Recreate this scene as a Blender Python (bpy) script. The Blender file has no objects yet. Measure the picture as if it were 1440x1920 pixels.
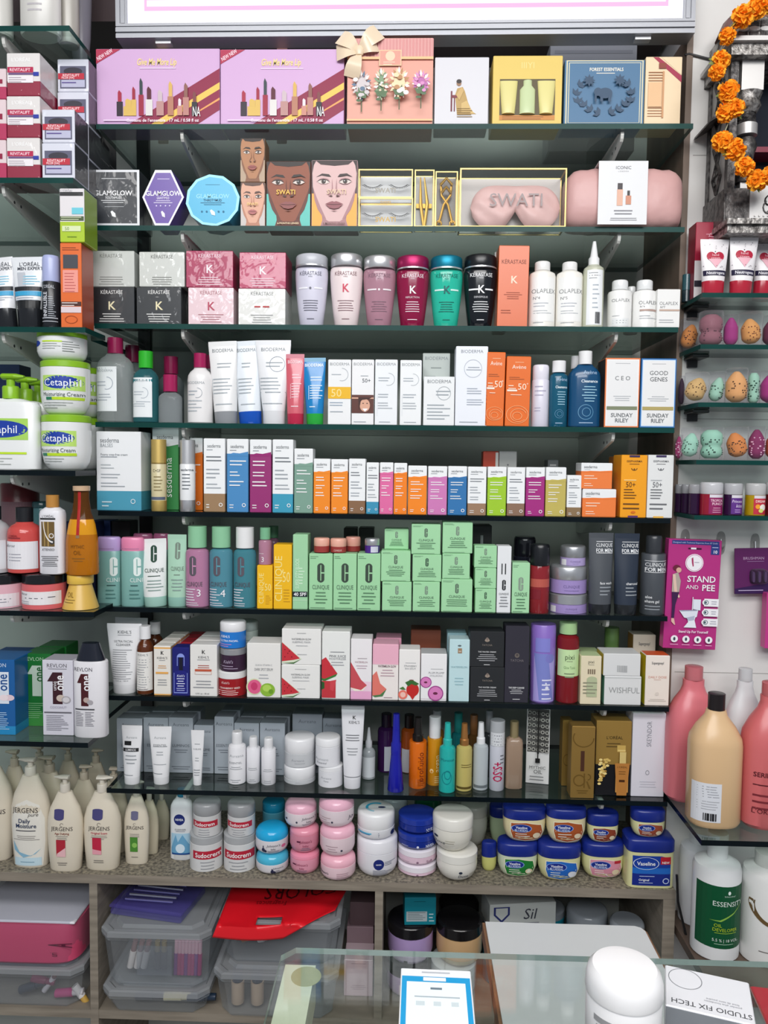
import bpy, math, random
from mathutils import Vector, Matrix
random.seed(7)
sc = bpy.context.scene
col = sc.collection
# ------------------------------------------------------------------ camera
F, W, H = 1443.0, 1440, 1920
CAM = Vector((0, 0, 1.45))
yaw, pit, rol = math.radians(1.66), math.radians(3.5), math.radians(0.68)
fw = Vector((-math.sin(yaw)*math.cos(pit), math.cos(yaw)*math.cos(pit), -math.sin(pit)))
r0 = Vector((math.cos(yaw), math.sin(yaw), 0)); u0 = r0.cross(fw)
rt = r0*math.cos(rol) + u0*math.sin(rol); up = rt.cross(fw)
cd = bpy.data.cameras.new('camera'); co = bpy.data.objects.new('camera', cd); col.objects.link(co)
co.matrix_world = Matrix(((rt.x, up.x, -fw.x, CAM.x), (rt.y, up.y, -fw.y, CAM.y), (rt.z, up.z, -fw.z, CAM.z), (0, 0, 0, 1)))
cd.sensor_fit = 'VERTICAL'; cd.sensor_height = 24; cd.lens = 24*F/H; cd.clip_start = .02
sc.camera = co
# ------------------------------------------------------------------ world, lamps, exposure
wd = bpy.data.worlds.new('world'); sc.world = wd; wd.use_nodes = True
bg = wd.node_tree.nodes['Background']; bg.inputs[0].default_value = (.80, .88, 1, 1); bg.inputs[1].default_value = .27
def area(name, loc, tgt, sx, sy, power, c=(1, .98, .96)):
    l = bpy.data.lights.new(name, 'AREA'); l.shape = 'RECTANGLE'; l.size = sx; l.size_y = sy; l.energy = power; l.color = c
    o = bpy.data.objects.new(name, l); col.objects.link(o); o.location = loc
    o.rotation_euler = (Vector(tgt)-Vector(loc)).to_track_quat('-Z', 'Y').to_euler()
    return o
area('ceiling_lamp', (-.55, -.25, 2.72), (-.4, 1.4, .9), 1.2, .5, 16)
area('ceiling_lamp', (.65, -.25, 2.72), (.5, 1.4, .9), 1.2, .5, 16)
area('ceiling_lamp', (0, -1.5, 2.6), (0, 1.5, .8), 2.4, .5, 34, (.96, .98, 1))
vs = sc.view_settings; vs.view_transform = 'Standard'; vs.look = 'None'; vs.exposure = .25; vs.gamma = 1; vs.use_curve_mapping = False
sc.cycles.transparent_max_bounces = 24; sc.cycles.max_bounces = 8; sc.cycles.caustics_refractive = False; sc.cycles.caustics_reflective = False
# ------------------------------------------------------------------ helpers
def ray(px, py): return fw*F + rt*(px-720) - up*(py-960)
def P(px, py, Y):
    d = ray(px, py); return CAM + d*((Y-CAM.y)/d.y)
def PZ(px, py, Z):
    d = ray(px, py); return CAM + d*((Z-CAM.z)/d.z)
def proj(p):
    d = Vector(p)-CAM; k = d.dot(fw); return (720+F*d.dot(rt)/k, 960-F*d.dot(up)/k)
def lin(h):
    o = []
    for i in (0, 2, 4):
        c = int(h[i:i+2], 16)/255; o.append(c/12.92 if c <= .04045 else ((c+.055)/1.055)**2.4)
    return (*o, 1)
MATS = {}
def schlick(nt, a, k):
    N = nt.nodes; lw = N.new('ShaderNodeLayerWeight'); p = N.new('ShaderNodeMath'); p.operation = 'POWER'; p.inputs[1].default_value = 4; lw.inputs[0].default_value = .5
    q = N.new('ShaderNodeMath'); q.operation = 'MULTIPLY_ADD'; q.inputs[1].default_value = k; q.inputs[2].default_value = a
    nt.links.new(lw.outputs['Facing'], p.inputs[0]); nt.links.new(p.outputs[0], q.inputs[0]); return q.outputs[0]
def mat(c, f='c'):
    """c: hex colour. f: finish - c card, g gloss plastic, s satin, w shrink-wrapped, k metal, q tinted liquid, x clear plastic, e lit"""
    k = c+f
    if k in MATS: return MATS[k]
    m = bpy.data.materials.new('finish_'+k); m.use_nodes = True; nt = m.node_tree; N = nt.nodes; Lk = nt.links
    b = N['Principled BSDF']; out = N['Material Output']; b.inputs['Base Color'].default_value = lin(c)
    def setp(**kw):
        for n, v in kw.items(): b.inputs[n.replace('_', ' ')].default_value = v
    def bump(scale, strength, dist=.002, detail=2):
        tc = N.new('ShaderNodeTexCoord'); nz = N.new('ShaderNodeTexNoise'); nz.inputs['Scale'].default_value = scale; nz.inputs['Detail'].default_value = detail
        bp = N.new('ShaderNodeBump'); bp.inputs['Strength'].default_value = strength; bp.inputs['Distance'].default_value = dist
        Lk.new(tc.outputs['Object'], nz.inputs['Vector']); Lk.new(nz.outputs['Fac'], bp.inputs['Height']); return bp, nz
    if f == 'c': setp(Roughness=.42); b.inputs['Specular IOR Level'].default_value = .35
    elif f == 'g': setp(Roughness=.16)
    elif f == 's': setp(Roughness=.3)
    elif f == 'm': setp(Roughness=.75); b.inputs['Specular IOR Level'].default_value = .2
    elif f == 'k': setp(Roughness=.3, Metallic=.72)
    elif f == 'r': setp(Roughness=.42, Metallic=.6)
    elif f == 'w':
        setp(Roughness=.4, Coat_Weight=.6, Coat_Roughness=.07); bp, nz = bump(30, .3, .006, 1.2); nz.inputs['Distortion'].default_value = 1.8
        Lk.new(bp.outputs[0], b.inputs['Coat Normal'])
    elif f == 'p':   # rumpled fabric or soft leather
        setp(Roughness=.45); bp, nz = bump(14, .5, .01, 3); Lk.new(bp.outputs[0], b.inputs['Normal'])
    elif f == 'e':
        e = N.new('ShaderNodeEmission'); e.inputs[0].default_value = lin(c); e.inputs[1].default_value = 1.15; Lk.new(e.outputs[0], out.inputs[0])
    elif f in 'qxhvj':
        t = N.new('ShaderNodeBsdfTransparent'); t.inputs[0].default_value = lin(c); mx = N.new('ShaderNodeMixShader')
        setp(Roughness=.08)
        if f == 'j': setp(Roughness=.3); mx.inputs[0].default_value = .5; t.inputs[0].default_value = (.95, .96, .97, 1)
        elif f == 'h': setp(Roughness=.3); mx.inputs[0].default_value = .22; t.inputs[0].default_value = (.93, .95, .96, 1)
        elif f == 'q': mx.inputs[0].default_value = .74
        elif f == 'v': Lk.new(schlick(nt, .22, .5), mx.inputs[0])
        else:
            Lk.new(schlick(nt, .03, .5), mx.inputs[0])
        Lk.new(t.outputs[0], mx.inputs[1]); Lk.new(b.outputs[0], mx.inputs[2]); Lk.new(mx.outputs[0], out.inputs[0])
    MATS[k] = m; return m
def glass_mat():
    m = bpy.data.materials.new('shelf_glass'); m.use_nodes = True; nt = m.node_tree; N = nt.nodes; N.remove(N['Principled BSDF'])
    t = N.new('ShaderNodeBsdfTransparent'); t.inputs[0].default_value = (.80, .89, .86, 1); g = N.new('ShaderNodeBsdfGlossy'); g.inputs['Roughness'].default_value = .03
    mx = N.new('ShaderNodeMixShader'); nt.links.new(schlick(nt, .05, .95), mx.inputs[0]); nt.links.new(t.outputs[0], mx.inputs[1]); nt.links.new(g.outputs[0], mx.inputs[2])
    nt.links.new(mx.outputs[0], N['Material Output'].inputs[0]); return m
GLASS = glass_mat()
def noisy(name, c1, c2, scale, rough=.5, bumpy=.1, detail=6, stretch=(1, 1, 1)):
    m = bpy.data.materials.new(name); m.use_nodes = True; nt = m.node_tree; N = nt.nodes; b = N['Principled BSDF']
    tc = N.new('ShaderNodeTexCoord'); mp = N.new('ShaderNodeMapping'); mp.inputs['Scale'].default_value = stretch
    nz = N.new('ShaderNodeTexNoise'); nz.inputs['Scale'].default_value = scale; nz.inputs['Detail'].default_value = detail
    cr = N.new('ShaderNodeValToRGB'); cr.color_ramp.elements[0].position = .35; cr.color_ramp.elements[1].position = .65
    cr.color_ramp.elements[0].color = lin(c1); cr.color_ramp.elements[1].color = lin(c2)
    bp = N.new('ShaderNodeBump'); bp.inputs['Strength'].default_value = bumpy; bp.inputs['Distance'].default_value = .003
    for a, c in ((tc.outputs['Object'], mp.inputs[0]), (mp.outputs[0], nz.inputs['Vector']), (nz.outputs['Fac'], cr.inputs[0]), (cr.outputs[0], b.inputs['Base Color']), (nz.outputs['Fac'], bp.inputs['Height']), (bp.outputs[0], b.inputs['Normal'])): nt.links.new(a, c)
    b.inputs['Roughness'].default_value = rough; return m
class MB:
    """collects faces and links them as ONE mesh object"""
    def __init__(s): s.v = []; s.f = []; s.m = []; s.sl = []
    def mi(s, m):
        if isinstance(m, str): m = mat(m)
        if m not in s.sl: s.sl.append(m)
        return s.sl.index(m)
    def add(s, vs, fs, m):
        o = len(s.v); s.v += [tuple(x) for x in vs]; i = s.mi(m)
        for f in fs: s.f.append([o+k for k in f]); s.m.append(i)
    def box(s, x0, x1, y0, y1, z0, z1, m, ch=0.0):
        if not ch:
            s.add([(x0, y0, z0), (x1, y0, z0), (x1, y1, z0), (x0, y1, z0), (x0, y0, z1), (x1, y0, z1), (x1, y1, z1), (x0, y1, z1)],
                  [(3, 2, 1, 0), (4, 5, 6, 7), (0, 1, 5, 4), (1, 2, 6, 5), (2, 3, 7, 6), (3, 0, 4, 7)], m)
        else: s.prism(x0, x1, y0, y1, [(z0, m), (z1, m)], ch)
    def prism(s, x0, x1, y0, y1, lv, c):
        """upright box with chamfered edges; lv = [(z0, m), (z1, m1), ...] each z closes a band of material m"""
        zs = [(lv[0][0], c), (lv[0][0]+c, 0)] + [(z, 0) for z, m in lv[1:-1]] + [(lv[-1][0]-c, 0), (lv[-1][0], c)]
        ms = [lv[1][1]] + [m for z, m in lv[1:]] + [lv[-1][1]]
        rings = []
        for z, i in zs:
            a, b, d, e = x0+i, x1-i, y0+i, y1-i; k = c*(.6)
            rings.append([(a+k, d, z), (b-k, d, z), (b, d+k, z), (b, e-k, z), (b-k, e, z), (a+k, e, z), (a, e-k, z), (a, d+k, z)])
        for j in range(len(rings)-1):
            s.add(rings[j]+rings[j+1], [(i, (i+1) % 8, 8+(i+1) % 8, 8+i) for i in range(8)], ms[min(j, len(ms)-1)])
        s.add(rings[0], [tuple(range(7, -1, -1))], ms[0]); s.add(rings[-1], [tuple(range(8))], ms[-1])
    def loft(s, rings, m, n=2.0, seg=28, cx=0, cy=0, ax='z', caps=(1, 1)):
        """rings = [(z, rx, ry)]; superellipse sections of exponent n along axis ax"""
        vs = []
        for z, a, b in rings:
            for i in range(seg):
                t = 2*math.pi*i/seg; c, d = math.cos(t), math.sin(t)
                x = a*math.copysign(abs(c)**(2/n), c); y = b*math.copysign(abs(d)**(2/n), d)
                vs.append((cx+x, cy+y, z) if ax == 'z' else ((z, cx+x, cy+y) if ax == 'x' else (cx+y, z, cy+x)))
        fs = []
        for j in range(len(rings)-1):
            for i in range(seg): fs.append((j*seg+i, j*seg+(i+1) % seg, (j+1)*seg+(i+1) % seg, (j+1)*seg+i))
        if caps[0]: fs.append(tuple(range(seg-1, -1, -1)))
        if caps[1]: fs.append(tuple(range((len(rings)-1)*seg, len(rings)*seg)))
        s.add(vs, fs, m)
    def tube(s, pts, r, m, seg=8):
        pts = [Vector(p) for p in pts]; vs = []
        for i, p in enumerate(pts):
            t = (pts[min(i+1, len(pts)-1)]-pts[max(i-1, 0)]).normalized()
            a = t.orthogonal().normalized() if i == 0 else (a-t*a.dot(t)).normalized()
            b = t.cross(a); rr = r[i] if isinstance(r, (list, tuple)) else r
            for k in range(seg): q = 2*math.pi*k/seg; vs.append(p+a*rr*math.cos(q)+b*rr*math.sin(q))
        fs = [(j*seg+i, j*seg+(i+1) % seg, (j+1)*seg+(i+1) % seg, (j+1)*seg+i) for j in range(len(pts)-1) for i in range(seg)]
        s.add(vs, fs+[tuple(range(seg-1, -1, -1)), tuple(range((len(pts)-1)*seg, len(pts)*seg))], m)
    def extrude(s, pts, y0, y1, m, ax='y'):
        """polygon pts (x,z) extruded along y (ax y) or (y,z) along x (ax x) or (x,y) along z"""
        n = len(pts); f = (lambda p, y: (p[0], y, p[1])) if ax == 'y' else ((lambda p, y: (y, p[0], p[1])) if ax == 'x' else (lambda p, y: (p[0], p[1], y)))
        s.add([f(p, y0) for p in pts]+[f(p, y1) for p in pts], [tuple(range(n)), tuple(range(2*n-1, n-1, -1))]+[(i, n+i, n+(i+1) % n, (i+1) % n) for i in range(n)], m)
    def build(s, name, parent=None, smooth=35, loc=None, fix=True):
        me = bpy.data.meshes.new(name); me.from_pydata(s.v, [], s.f)
        for m in s.sl: me.materials.append(m)
        me.polygons.foreach_set('material_index', s.m)
        if smooth:
            me.polygons.foreach_set('use_smooth', [True]*len(me.polygons)); me.set_sharp_from_angle(angle=math.radians(smooth))
        me.update()
        if fix: fixn(me)
        o = bpy.data.objects.new(name, me); col.objects.link(o)
        if parent: o.parent = parent
        if loc: o.location = loc
        return o
import bmesh
def fixn(me):
    b = bmesh.new(); b.from_mesh(me); bmesh.ops.recalc_face_normals(b, faces=b.faces); b.to_mesh(me); b.free()
def tag(o, label=None, cat=None, group=None, kind=None):
    for k, v in (('label', label), ('category', cat), ('group', group), ('kind', kind)):
        if v: o[k] = v
    return o
def empty(name, loc=(0, 0, 0)):
    o = bpy.data.objects.new(name, None); o.empty_display_size = .02; o.location = loc; col.objects.link(o); return o
def dup(root, dx=0, dy=0, dz=0, label=None, group=None):
    r = root.copy(); col.objects.link(r); r.location = root.location+Vector((dx, dy, dz))
    if label: r['label'] = label
    if group: r['group'] = group
    for c in root.children:
        d = c.copy(); col.objects.link(d); d.parent = r
        for g in c.children: e = g.copy(); col.objects.link(e); e.parent = d
    return r
TXT = {}
def text_geo(t, bold=0):
    k = (t, bold)
    if k in TXT: return TXT[k]
    cu = bpy.data.curves.new('lettering', 'FONT'); cu.body = t; cu.dimensions = '2D'; cu.fill_mode = 'FRONT'; cu.resolution_u = 2
    cu.offset = .022 if bold == 1 else (-.012 if bold == -1 else 0); cu.align_x = 'CENTER'; cu.size = 1.43
    ob = bpy.data.objects.new('lettering', cu); me = bpy.data.meshes.new_from_object(ob)
    v = [(p.co.x, p.co.y) for p in me.vertices]; f = [tuple(p.vertices) for p in me.polygons]
    bpy.data.objects.remove(ob); bpy.data.curves.remove(cu); bpy.data.meshes.remove(me)
    w = (max(p[0] for p in v)-min(p[0] for p in v)) if v else 1
    TXT[k] = (v, f, w); return TXT[k]
# ---- flat print, in fractions (u, v) of the front face
def T(s, u, v, h, c, w=.9, b=0, r=0, it=0, f='c'): return ('t', s, u, v, h, c, w, b, r, it, f)
def R(u0, v0, u1, v1, c, f='c'): return ('r', u0, v0, u1, v1, c, f)
def L(u0, u1, v, n, dv, c, k=.3): return ('l', u0, u1, v, n, dv, c, k)
def D(u, v, r, c, q=1, f='c'): return ('d', u, v, r, c, q, f)
def O(u, v, r, t, c, q=1, a0=0, a1=360, f='c'): return ('o', u, v, r, t, c, q, a0, a1, f)
def G(p, c, f='c'): return ('g', p, c, f)
def draw(mb, ops, wd, z0, ht, front, layer=0):
    """lays print ops on a face of width wd, from z0 up by ht; front(x, z) -> (x, y)"""
    e = .00028 + layer*.00013
    curved = abs(front(0, z0+ht*.5)[1]-front(wd*.3, z0+ht*.5)[1]) > 1e-5
    def put(pts, fs, m): mb.add([(lambda q: (q[0], q[1]-e, z))(front(x, z)) for x, z in pts], fs, m)
    X = lambda u: (u-.5)*wd
    Z = lambda v: z0+v*ht
    for o in ops:
        k = o[0]; e += .00013
        if k == 't':
            _, s, u, v, h, c, w, b, r, it, f = o; e += .0003 if curved and h*ht > .006 else 0; vs, fs, tw = text_geo(s, b); hh = h*ht
            lim = w*(ht if r in (90, -90) else wd); sx = min(hh, lim/max(tw, .01))
            ca, sa = math.cos(math.radians(r)), math.sin(math.radians(r)); pts = []
            for x, y in vs:
                a = (x+y*it)*sx; d = (y-.5)*hh; pts.append((X(u)+a*ca-d*sa, Z(v)+a*sa+d*ca))
            put(pts, fs, mat(c, f))
        elif k == 'r':
            _, a, b, c2, d, c, f = o; nx, ny = 14, 5
            tx = lambda u: X(.5+.5*math.sin(u))
            A, B = math.asin(max(-1, min(1, 2*a-1))), math.asin(max(-1, min(1, 2*c2-1)))
            pts = [(tx(A+(B-A)*i/nx), Z(b+(d-b)*j/ny)) for j in range(ny+1) for i in range(nx+1)]
            put(pts, [(j*(nx+1)+i, j*(nx+1)+i+1, (j+1)*(nx+1)+i+1, (j+1)*(nx+1)+i) for j in range(ny) for i in range(nx)], mat(c, f))
        elif k == 'l':
            _, a, b, v, n, dv, c, kk = o
            for i in range(n):
                w = b-a; r = random.random(); x0, x1 = (a, b-w*.4*r) if kk < .5 else ((a+b)/2-w*(.3+.2*r), (a+b)/2+w*(.3+.2*r)); zz = v-i*dv; t = dv*.15
                xs = [x0+(x1-x0)*j/4 for j in range(5)]
                put([(X(x), Z(zz-t)) for x in xs]+[(X(x), Z(zz+t)) for x in xs], [(j, j+1, j+6, j+5) for j in range(4)], mat(c))
        elif k == 'd':
            _, u, v, r, c, q, f = o; n = 24; m_ = 5 if curved else 1
            put([(X(u), Z(v))]+[(X(u)+r*j/m_*wd*math.cos(2*math.pi*i/n), Z(v)+r*j/m_*wd*q*math.sin(2*math.pi*i/n)) for j in range(1, m_+1) for i in range(n)],
                [(0, 1+i, 1+(i+1) % n) for i in range(n)]+[(1+j*n+i, 1+j*n+n+i, 1+j*n+n+(i+1) % n, 1+j*n+(i+1) % n) for j in range(m_-1) for i in range(n)], mat(c, f))
        elif k == 'o':
            _, u, v, r, t, c, q, a0, a1, f = o; n = 24; pts = []
            for i in range(n+1):
                g = math.radians(a0+(a1-a0)*i/n)
                for rr in (r, r-t): pts.append((X(u)+rr*wd*math.cos(g), Z(v)+rr*wd*q*math.sin(g)))
            put(pts, [(2*i, 2*i+2, 2*i+3, 2*i+1) for i in range(n)], mat(c, f))
        else:
            _, p, c, f = o
            if not curved: put([(X(u), Z(v)) for u, v in p], [tuple(range(len(p)))], mat(c, f)); continue
            us = sorted(set([u for u, v in p]+[min(q[0] for q in p)+(max(q[0] for q in p)-min(q[0] for q in p))*i/14 for i in range(15)])); pts = []; fs = []
            def cut(u): return sorted(v0+(v1-v0)*(u-a_)/(b_-a_) for (a_, v0), (b_, v1) in zip(p, p[1:]+p[:1]) if (a_ <= u < b_) or (b_ <= u < a_))
            for ua, ub in zip(us, us[1:]):
                if ub-ua < 1e-4: continue
                A_, B_ = cut(ua+(ub-ua)*.02), cut(ub-(ub-ua)*.02)
                if len(A_) != len(B_): continue
                for j in range(0, len(A_)-1, 2):
                    k0 = len(pts); pts += [(X(ua), Z(A_[j]+(A_[j+1]-A_[j])*i/4)) for i in range(5)]+[(X(ub), Z(B_[j]+(B_[j+1]-B_[j])*i/4)) for i in range(5)]
                    fs += [(k0+i, k0+5+i, k0+6+i, k0+1+i) for i in range(4)]
            put(pts, fs, mat(c, f))
def prints(root, ops, wd, z0, ht, front, name='print', parent=None):
    """print of one face; ops that lie far apart become prints of their own"""
    gs = []
    for i, o in enumerate(ops):
        mb = MB(); draw(mb, [o], wd, z0, ht, front, i)
        if not mb.v: continue
        bx = [f(c) for c in zip(*mb.v) for f in (min, max)]; g = ([mb], bx, 0 if o[0] == 't' else max(bx[k+1]-bx[k] for k in (0, 2, 4)))
        def near(p, q):
            gap = math.sqrt(sum(max(0, p[k]-q[k+1], q[k]-p[k+1])**2 for k in (0, 2, 4))); return gap, p

        hit = [h for h in gs if near(h[1], bx)[0] <= max(.018, .45*max(h[2], g[2]))]
        if o[0] == 't' and (bx[1]-bx[0]+bx[5]-bx[4]) < .03: hit = hit or gs[:0]
        for h in hit: gs.remove(h); g = (h[0]+g[0], [min(h[1][k], g[1][k]) if k % 2 == 0 else max(h[1][k], g[1][k]) for k in range(6)], max(h[2], g[2]))
        gs.append(g)
    for mbs, *_ in gs:
        m = MB()
        for k in mbs:
            o_ = len(m.v); m.v += k.v
            for f, i in zip(k.f, k.m): m.f.append([q+o_ for q in f]); m.m.append(m.mi(k.sl[i]))
        m.build(name, parent or root, smooth=0, fix=False)
# ------------------------------------------------------------------ shelves and goods
class S: pass
def shelf_at(py, Y, where, px=740):
    s = S(); s.z = P(px, py, Y).z; s.y = Y; s.n = where; return s
def place(s, x0, x1, yt, yb, d, z, mid=0):
    """returns base x, y of the front, width, height for a thing seen between x0..x1 with its top at yt"""
    zb = s.z if z is None else z
    if yb is not None and d is None: Y = PZ((x0+x1)/2, yb, zb).y
    else: Y = s.y+(.006 if d is None else d)
    Yr = Y+mid; yp = proj((P((x0+x1)/2, yt, Yr).x, Yr, zb))[1]; ym = (yt+yp)/2
    a, b = P(x0, ym, Yr).x, P(x1, ym, Yr).x
    return (a+b)/2, Y, b-a, P((x0+x1)/2, yt, Yr).z-zb, zb
def finish(o, s, label, cat, group, suffix=True):
    tag(o, (label+' '+s.n) if suffix else label, cat, group); return o
def carton(s, x0, x1, yt, bands, ops, label, d=None, D=None, z=None, yb=None, fin='c', name='carton', cat='carton', group=None, yaw=0, tilt=0, suf=True, top=None, ch=.0012, extra=None, side=None):
    x, Y, w, h, zb = place(s, x0, x1, yt, yb, d, z)
    D = D or min(max(w*.9, .03), .07)
    if isinstance(bands, str): bands = [(1, bands)]
    mb = MB(); m = lambda c: mat(c, fin)
    mb.prism(-w/2, w/2, -D/2, D/2, [(0, m(bands[0][1]))]+[(v*h, m(c)) for v, c in bands], ch)
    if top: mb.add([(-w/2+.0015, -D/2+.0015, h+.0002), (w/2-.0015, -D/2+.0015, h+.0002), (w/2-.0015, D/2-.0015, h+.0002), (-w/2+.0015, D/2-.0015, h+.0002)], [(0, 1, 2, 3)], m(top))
    if side:
        for sx in (-1, 1):
            xx = sx*(w/2+.0002); mb.add([(xx, -D/2+.0013, .0015), (xx, D/2-.0013, .0015), (xx, D/2-.0013, h-.0015), (xx, -D/2+.0013, h-.0015)], [(0, 1, 2, 3)], m(side))
    r = mb.build(name, loc=(x, Y+D/2, zb), smooth=0, fix=False); r.rotation_euler = (0, math.radians(tilt), math.radians(yaw))
    prints(r, ops, w, 0, h, lambda X, Z: (X, -D/2))
    finish(r, s, label, cat, group, suf); r_ = S(); r_.o = r; r_.top = zb+h; r_.w = w; r_.h = h; r_.D = D; r_.y = Y; r_.x = x; r_.z = zb
    return r_
PROF = {
 'cyl': [(0, .95), (.015, 1), (.985, 1), (1, .95)],
 'sh': [(0, .88), (.02, 1), (.78, 1), (.86, .95), (.93, .76), (.97, .54), (1, .47)],
 'sh2': [(0, .93), (.015, 1), (.9, 1), (.95, .93), (.98, .7), (1, .55)],
 'taper': [(0, .66), (.015, .71), (.3, .84), (.6, .95), (.82, 1), (.93, 1), (.97, .97), (1, .88)],
 'bowl': [(0, .62), (.05, .78), (.18, .92), (.4, 1), (1, 1)],
 'dove': [(0, .45), (.06, .62), (.25, .85), (.55, .98), (.8, 1), (1, .97)],
 'jerg': [(0, .82), (.02, .88), (.3, .96), (.5, 1), (.66, .97), (.8, .82), (.9, .6), (1, .4)],
 'vas': [(0, .5), (.06, .7), (.22, .87), (.5, .98), (.8, 1), (1, 1)],
 'cone': [(0, .95), (.02, 1), (.5, .8), (1, .6)],
 'big': [(0, .88), (.03, 1), (.62, 1), (.72, .94), (.82, .72), (.9, .48), (.95, .4), (1, .4)],
 'drum': [(0, .92), (.03, 1), (.7, 1), (.76, .96), (.86, .72), (.95, .42), (1, .36)],
 'oil': [(0, .95), (.02, 1), (.4, .97), (.6, .8), (.75, .56), (.9, .46), (1, .46)],
 'lid': [(0, .97), (.06, 1), (.82, 1), (.94, .95), (1, .86)],
 'dome': [(0, .98), (.1, 1), (.5, .97), (.8, .85), (1, .6)],
 'nozz': [(0, 1), (.28, 1), (.36, .72), (1, .3)],
 'spray': [(0, 1), (.25, 1), (.3, .8), (.6, .72), (1, .62)],
}
def interp(pr, v):
    for (a, b), (c, d) in zip(pr, pr[1:]):
        if v <= c: return b+(d-b)*(v-a)/max(c-a, 1e-6)
    return pr[-1][1]
def bottle(s, x0, x1, yt, yc, body, cap, ops, label, prof='sh', cw=.45, cprof='lid', dr=1.0, n=2.0, fin='g', cfin='g', lab=None, labf='c', d=None, z=None, yb=None, name='bottle', cat='bottle', group=None, tilt=0, yaw=0, cn=2.0, cdr=None, suf=True, bands=None, capname='cap', pump=0, cops=None, ring=None, cx=0):
    w0 = P(x1, yt, s.y).x-P(x0, yt, s.y).x; ry0 = w0*dr/2
    x, Y, w, h, zb = place(s, x0, x1, yt, yb, d, z, ry0)
    ztop = P((x0+x1)/2, yc, Y+ry0).z-zb; rx = w/2; ry = rx*dr; pr = PROF[prof]
    root = empty(name, (x, Y+ry, zb)); root.rotation_euler = (0, math.radians(tilt), math.radians(yaw))
    mb = MB(); rings = [(v*ztop, r*rx, r*ry if n <= 3 else max(r*ry, .001)) for v, r in pr]
    if bands:
        cuts = sorted(set([v for v, r in pr]+[v for v, c, f in bands]))
        for (lo, c, f), hi in zip(bands, [b[0] for b in bands[1:]]+[1]):
            rr = [(v*ztop, interp(pr, v)*rx, interp(pr, v)*ry) for v in cuts if lo-1e-6 <= v <= hi+1e-6]
            mb.loft(rr, mat(c, f), n, caps=(lo == 0, hi == 1))
    else: mb.loft(rings, mat(body, fin), n)
    bo = mb.build('body', root)
    def front(X, Z):
        v = max(0, min(1, Z/ztop)); k = interp(pr, v); a, b = k*rx, k*ry; t = max(-.965, min(.965, X/a)); return (t*a, -b*(1-abs(t)**n)**(1/n))
    if lab:
        lb = MB(); draw(lb, [R(*lab[:4], lab[4], labf)], w, 0, ztop, front, -1); lb.build('label', root, smooth=0, fix=False)
    prints(root, ops, w, 0, ztop, front)
    if cap:
        hc = h-ztop; cr = rx*cw; cd = cr*(cdr or (1 if dr >= .75 else min(1, dr/cw*.98))); cm = MB()
        if pump:
            hd = 1 if pump > 0 else -1; q = abs(pump)
            cm.loft([(0, cr, cr), (hc*.45, cr, cr), (hc*.5, cr*.9, cr*.9)], mat(cap, cfin)); cm.loft([(hc*.5, cr*.5, cr*.5), (hc*.75, cr*.5, cr*.5)], mat(cap, cfin))
            co_ = cm.build('collar', root, loc=(cx*rx, 0, ztop)); pm = MB()
            pm.loft([(-cr*1.0*hd, cr*.5, hc*.1), (-cr*.9*hd, cr*.85, hc*.13), (cr*.7*hd, cr*.8, hc*.125), (cr*1.5*q*hd, cr*.4, hc*.09), (cr*2.2*q*hd, cr*.28, hc*.05)], mat(cap, cfin), 2, 16, 0, hc*.87, 'x')
            pm.build('pump_head', root, loc=(cx*rx, 0, ztop))
        else:
            cm.loft([(v*hc, r*cr, r*cd) for v, r in PROF[cprof]], mat(cap, cfin), cn)
            c_ = cm.build(capname, root, loc=(cx*rx, 0, ztop))
            if cops: prints(root, cops, 2*cr, 0, hc, lambda X, Z: (max(-.96, min(.96, X/cr))*cr, -cd*math.sqrt(1-max(-.96, min(.96, X/cr))**2)), parent=c_)
        if ring: rm = MB(); rm.loft([(0, cr*1.02, cd*1.02), (.0025, cr*1.02, cd*1.02)], mat(ring, 'k')); rm.build('ring', root, loc=(cx*rx, 0, ztop-.001))
    finish(root, s, label, cat, group, suf)
    r_ = S(); r_.o = root; r_.top = zb+h; r_.w = w; r_.h = h; r_.y = Y; r_.x = x; r_.z = zb; r_.D = 2*ry
    return r_
def jar(s, x0, x1, yt, yl, body, lid, ops, label, **k):
    for a, b in (('cw', 1.0), ('prof', 'cyl'), ('name', 'jar'), ('cat', 'jar'), ('capname', 'lid')): k.setdefault(a, b)
    return bottle(s, x0, x1, yt, yl, body, lid, ops, label, **k)
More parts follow.
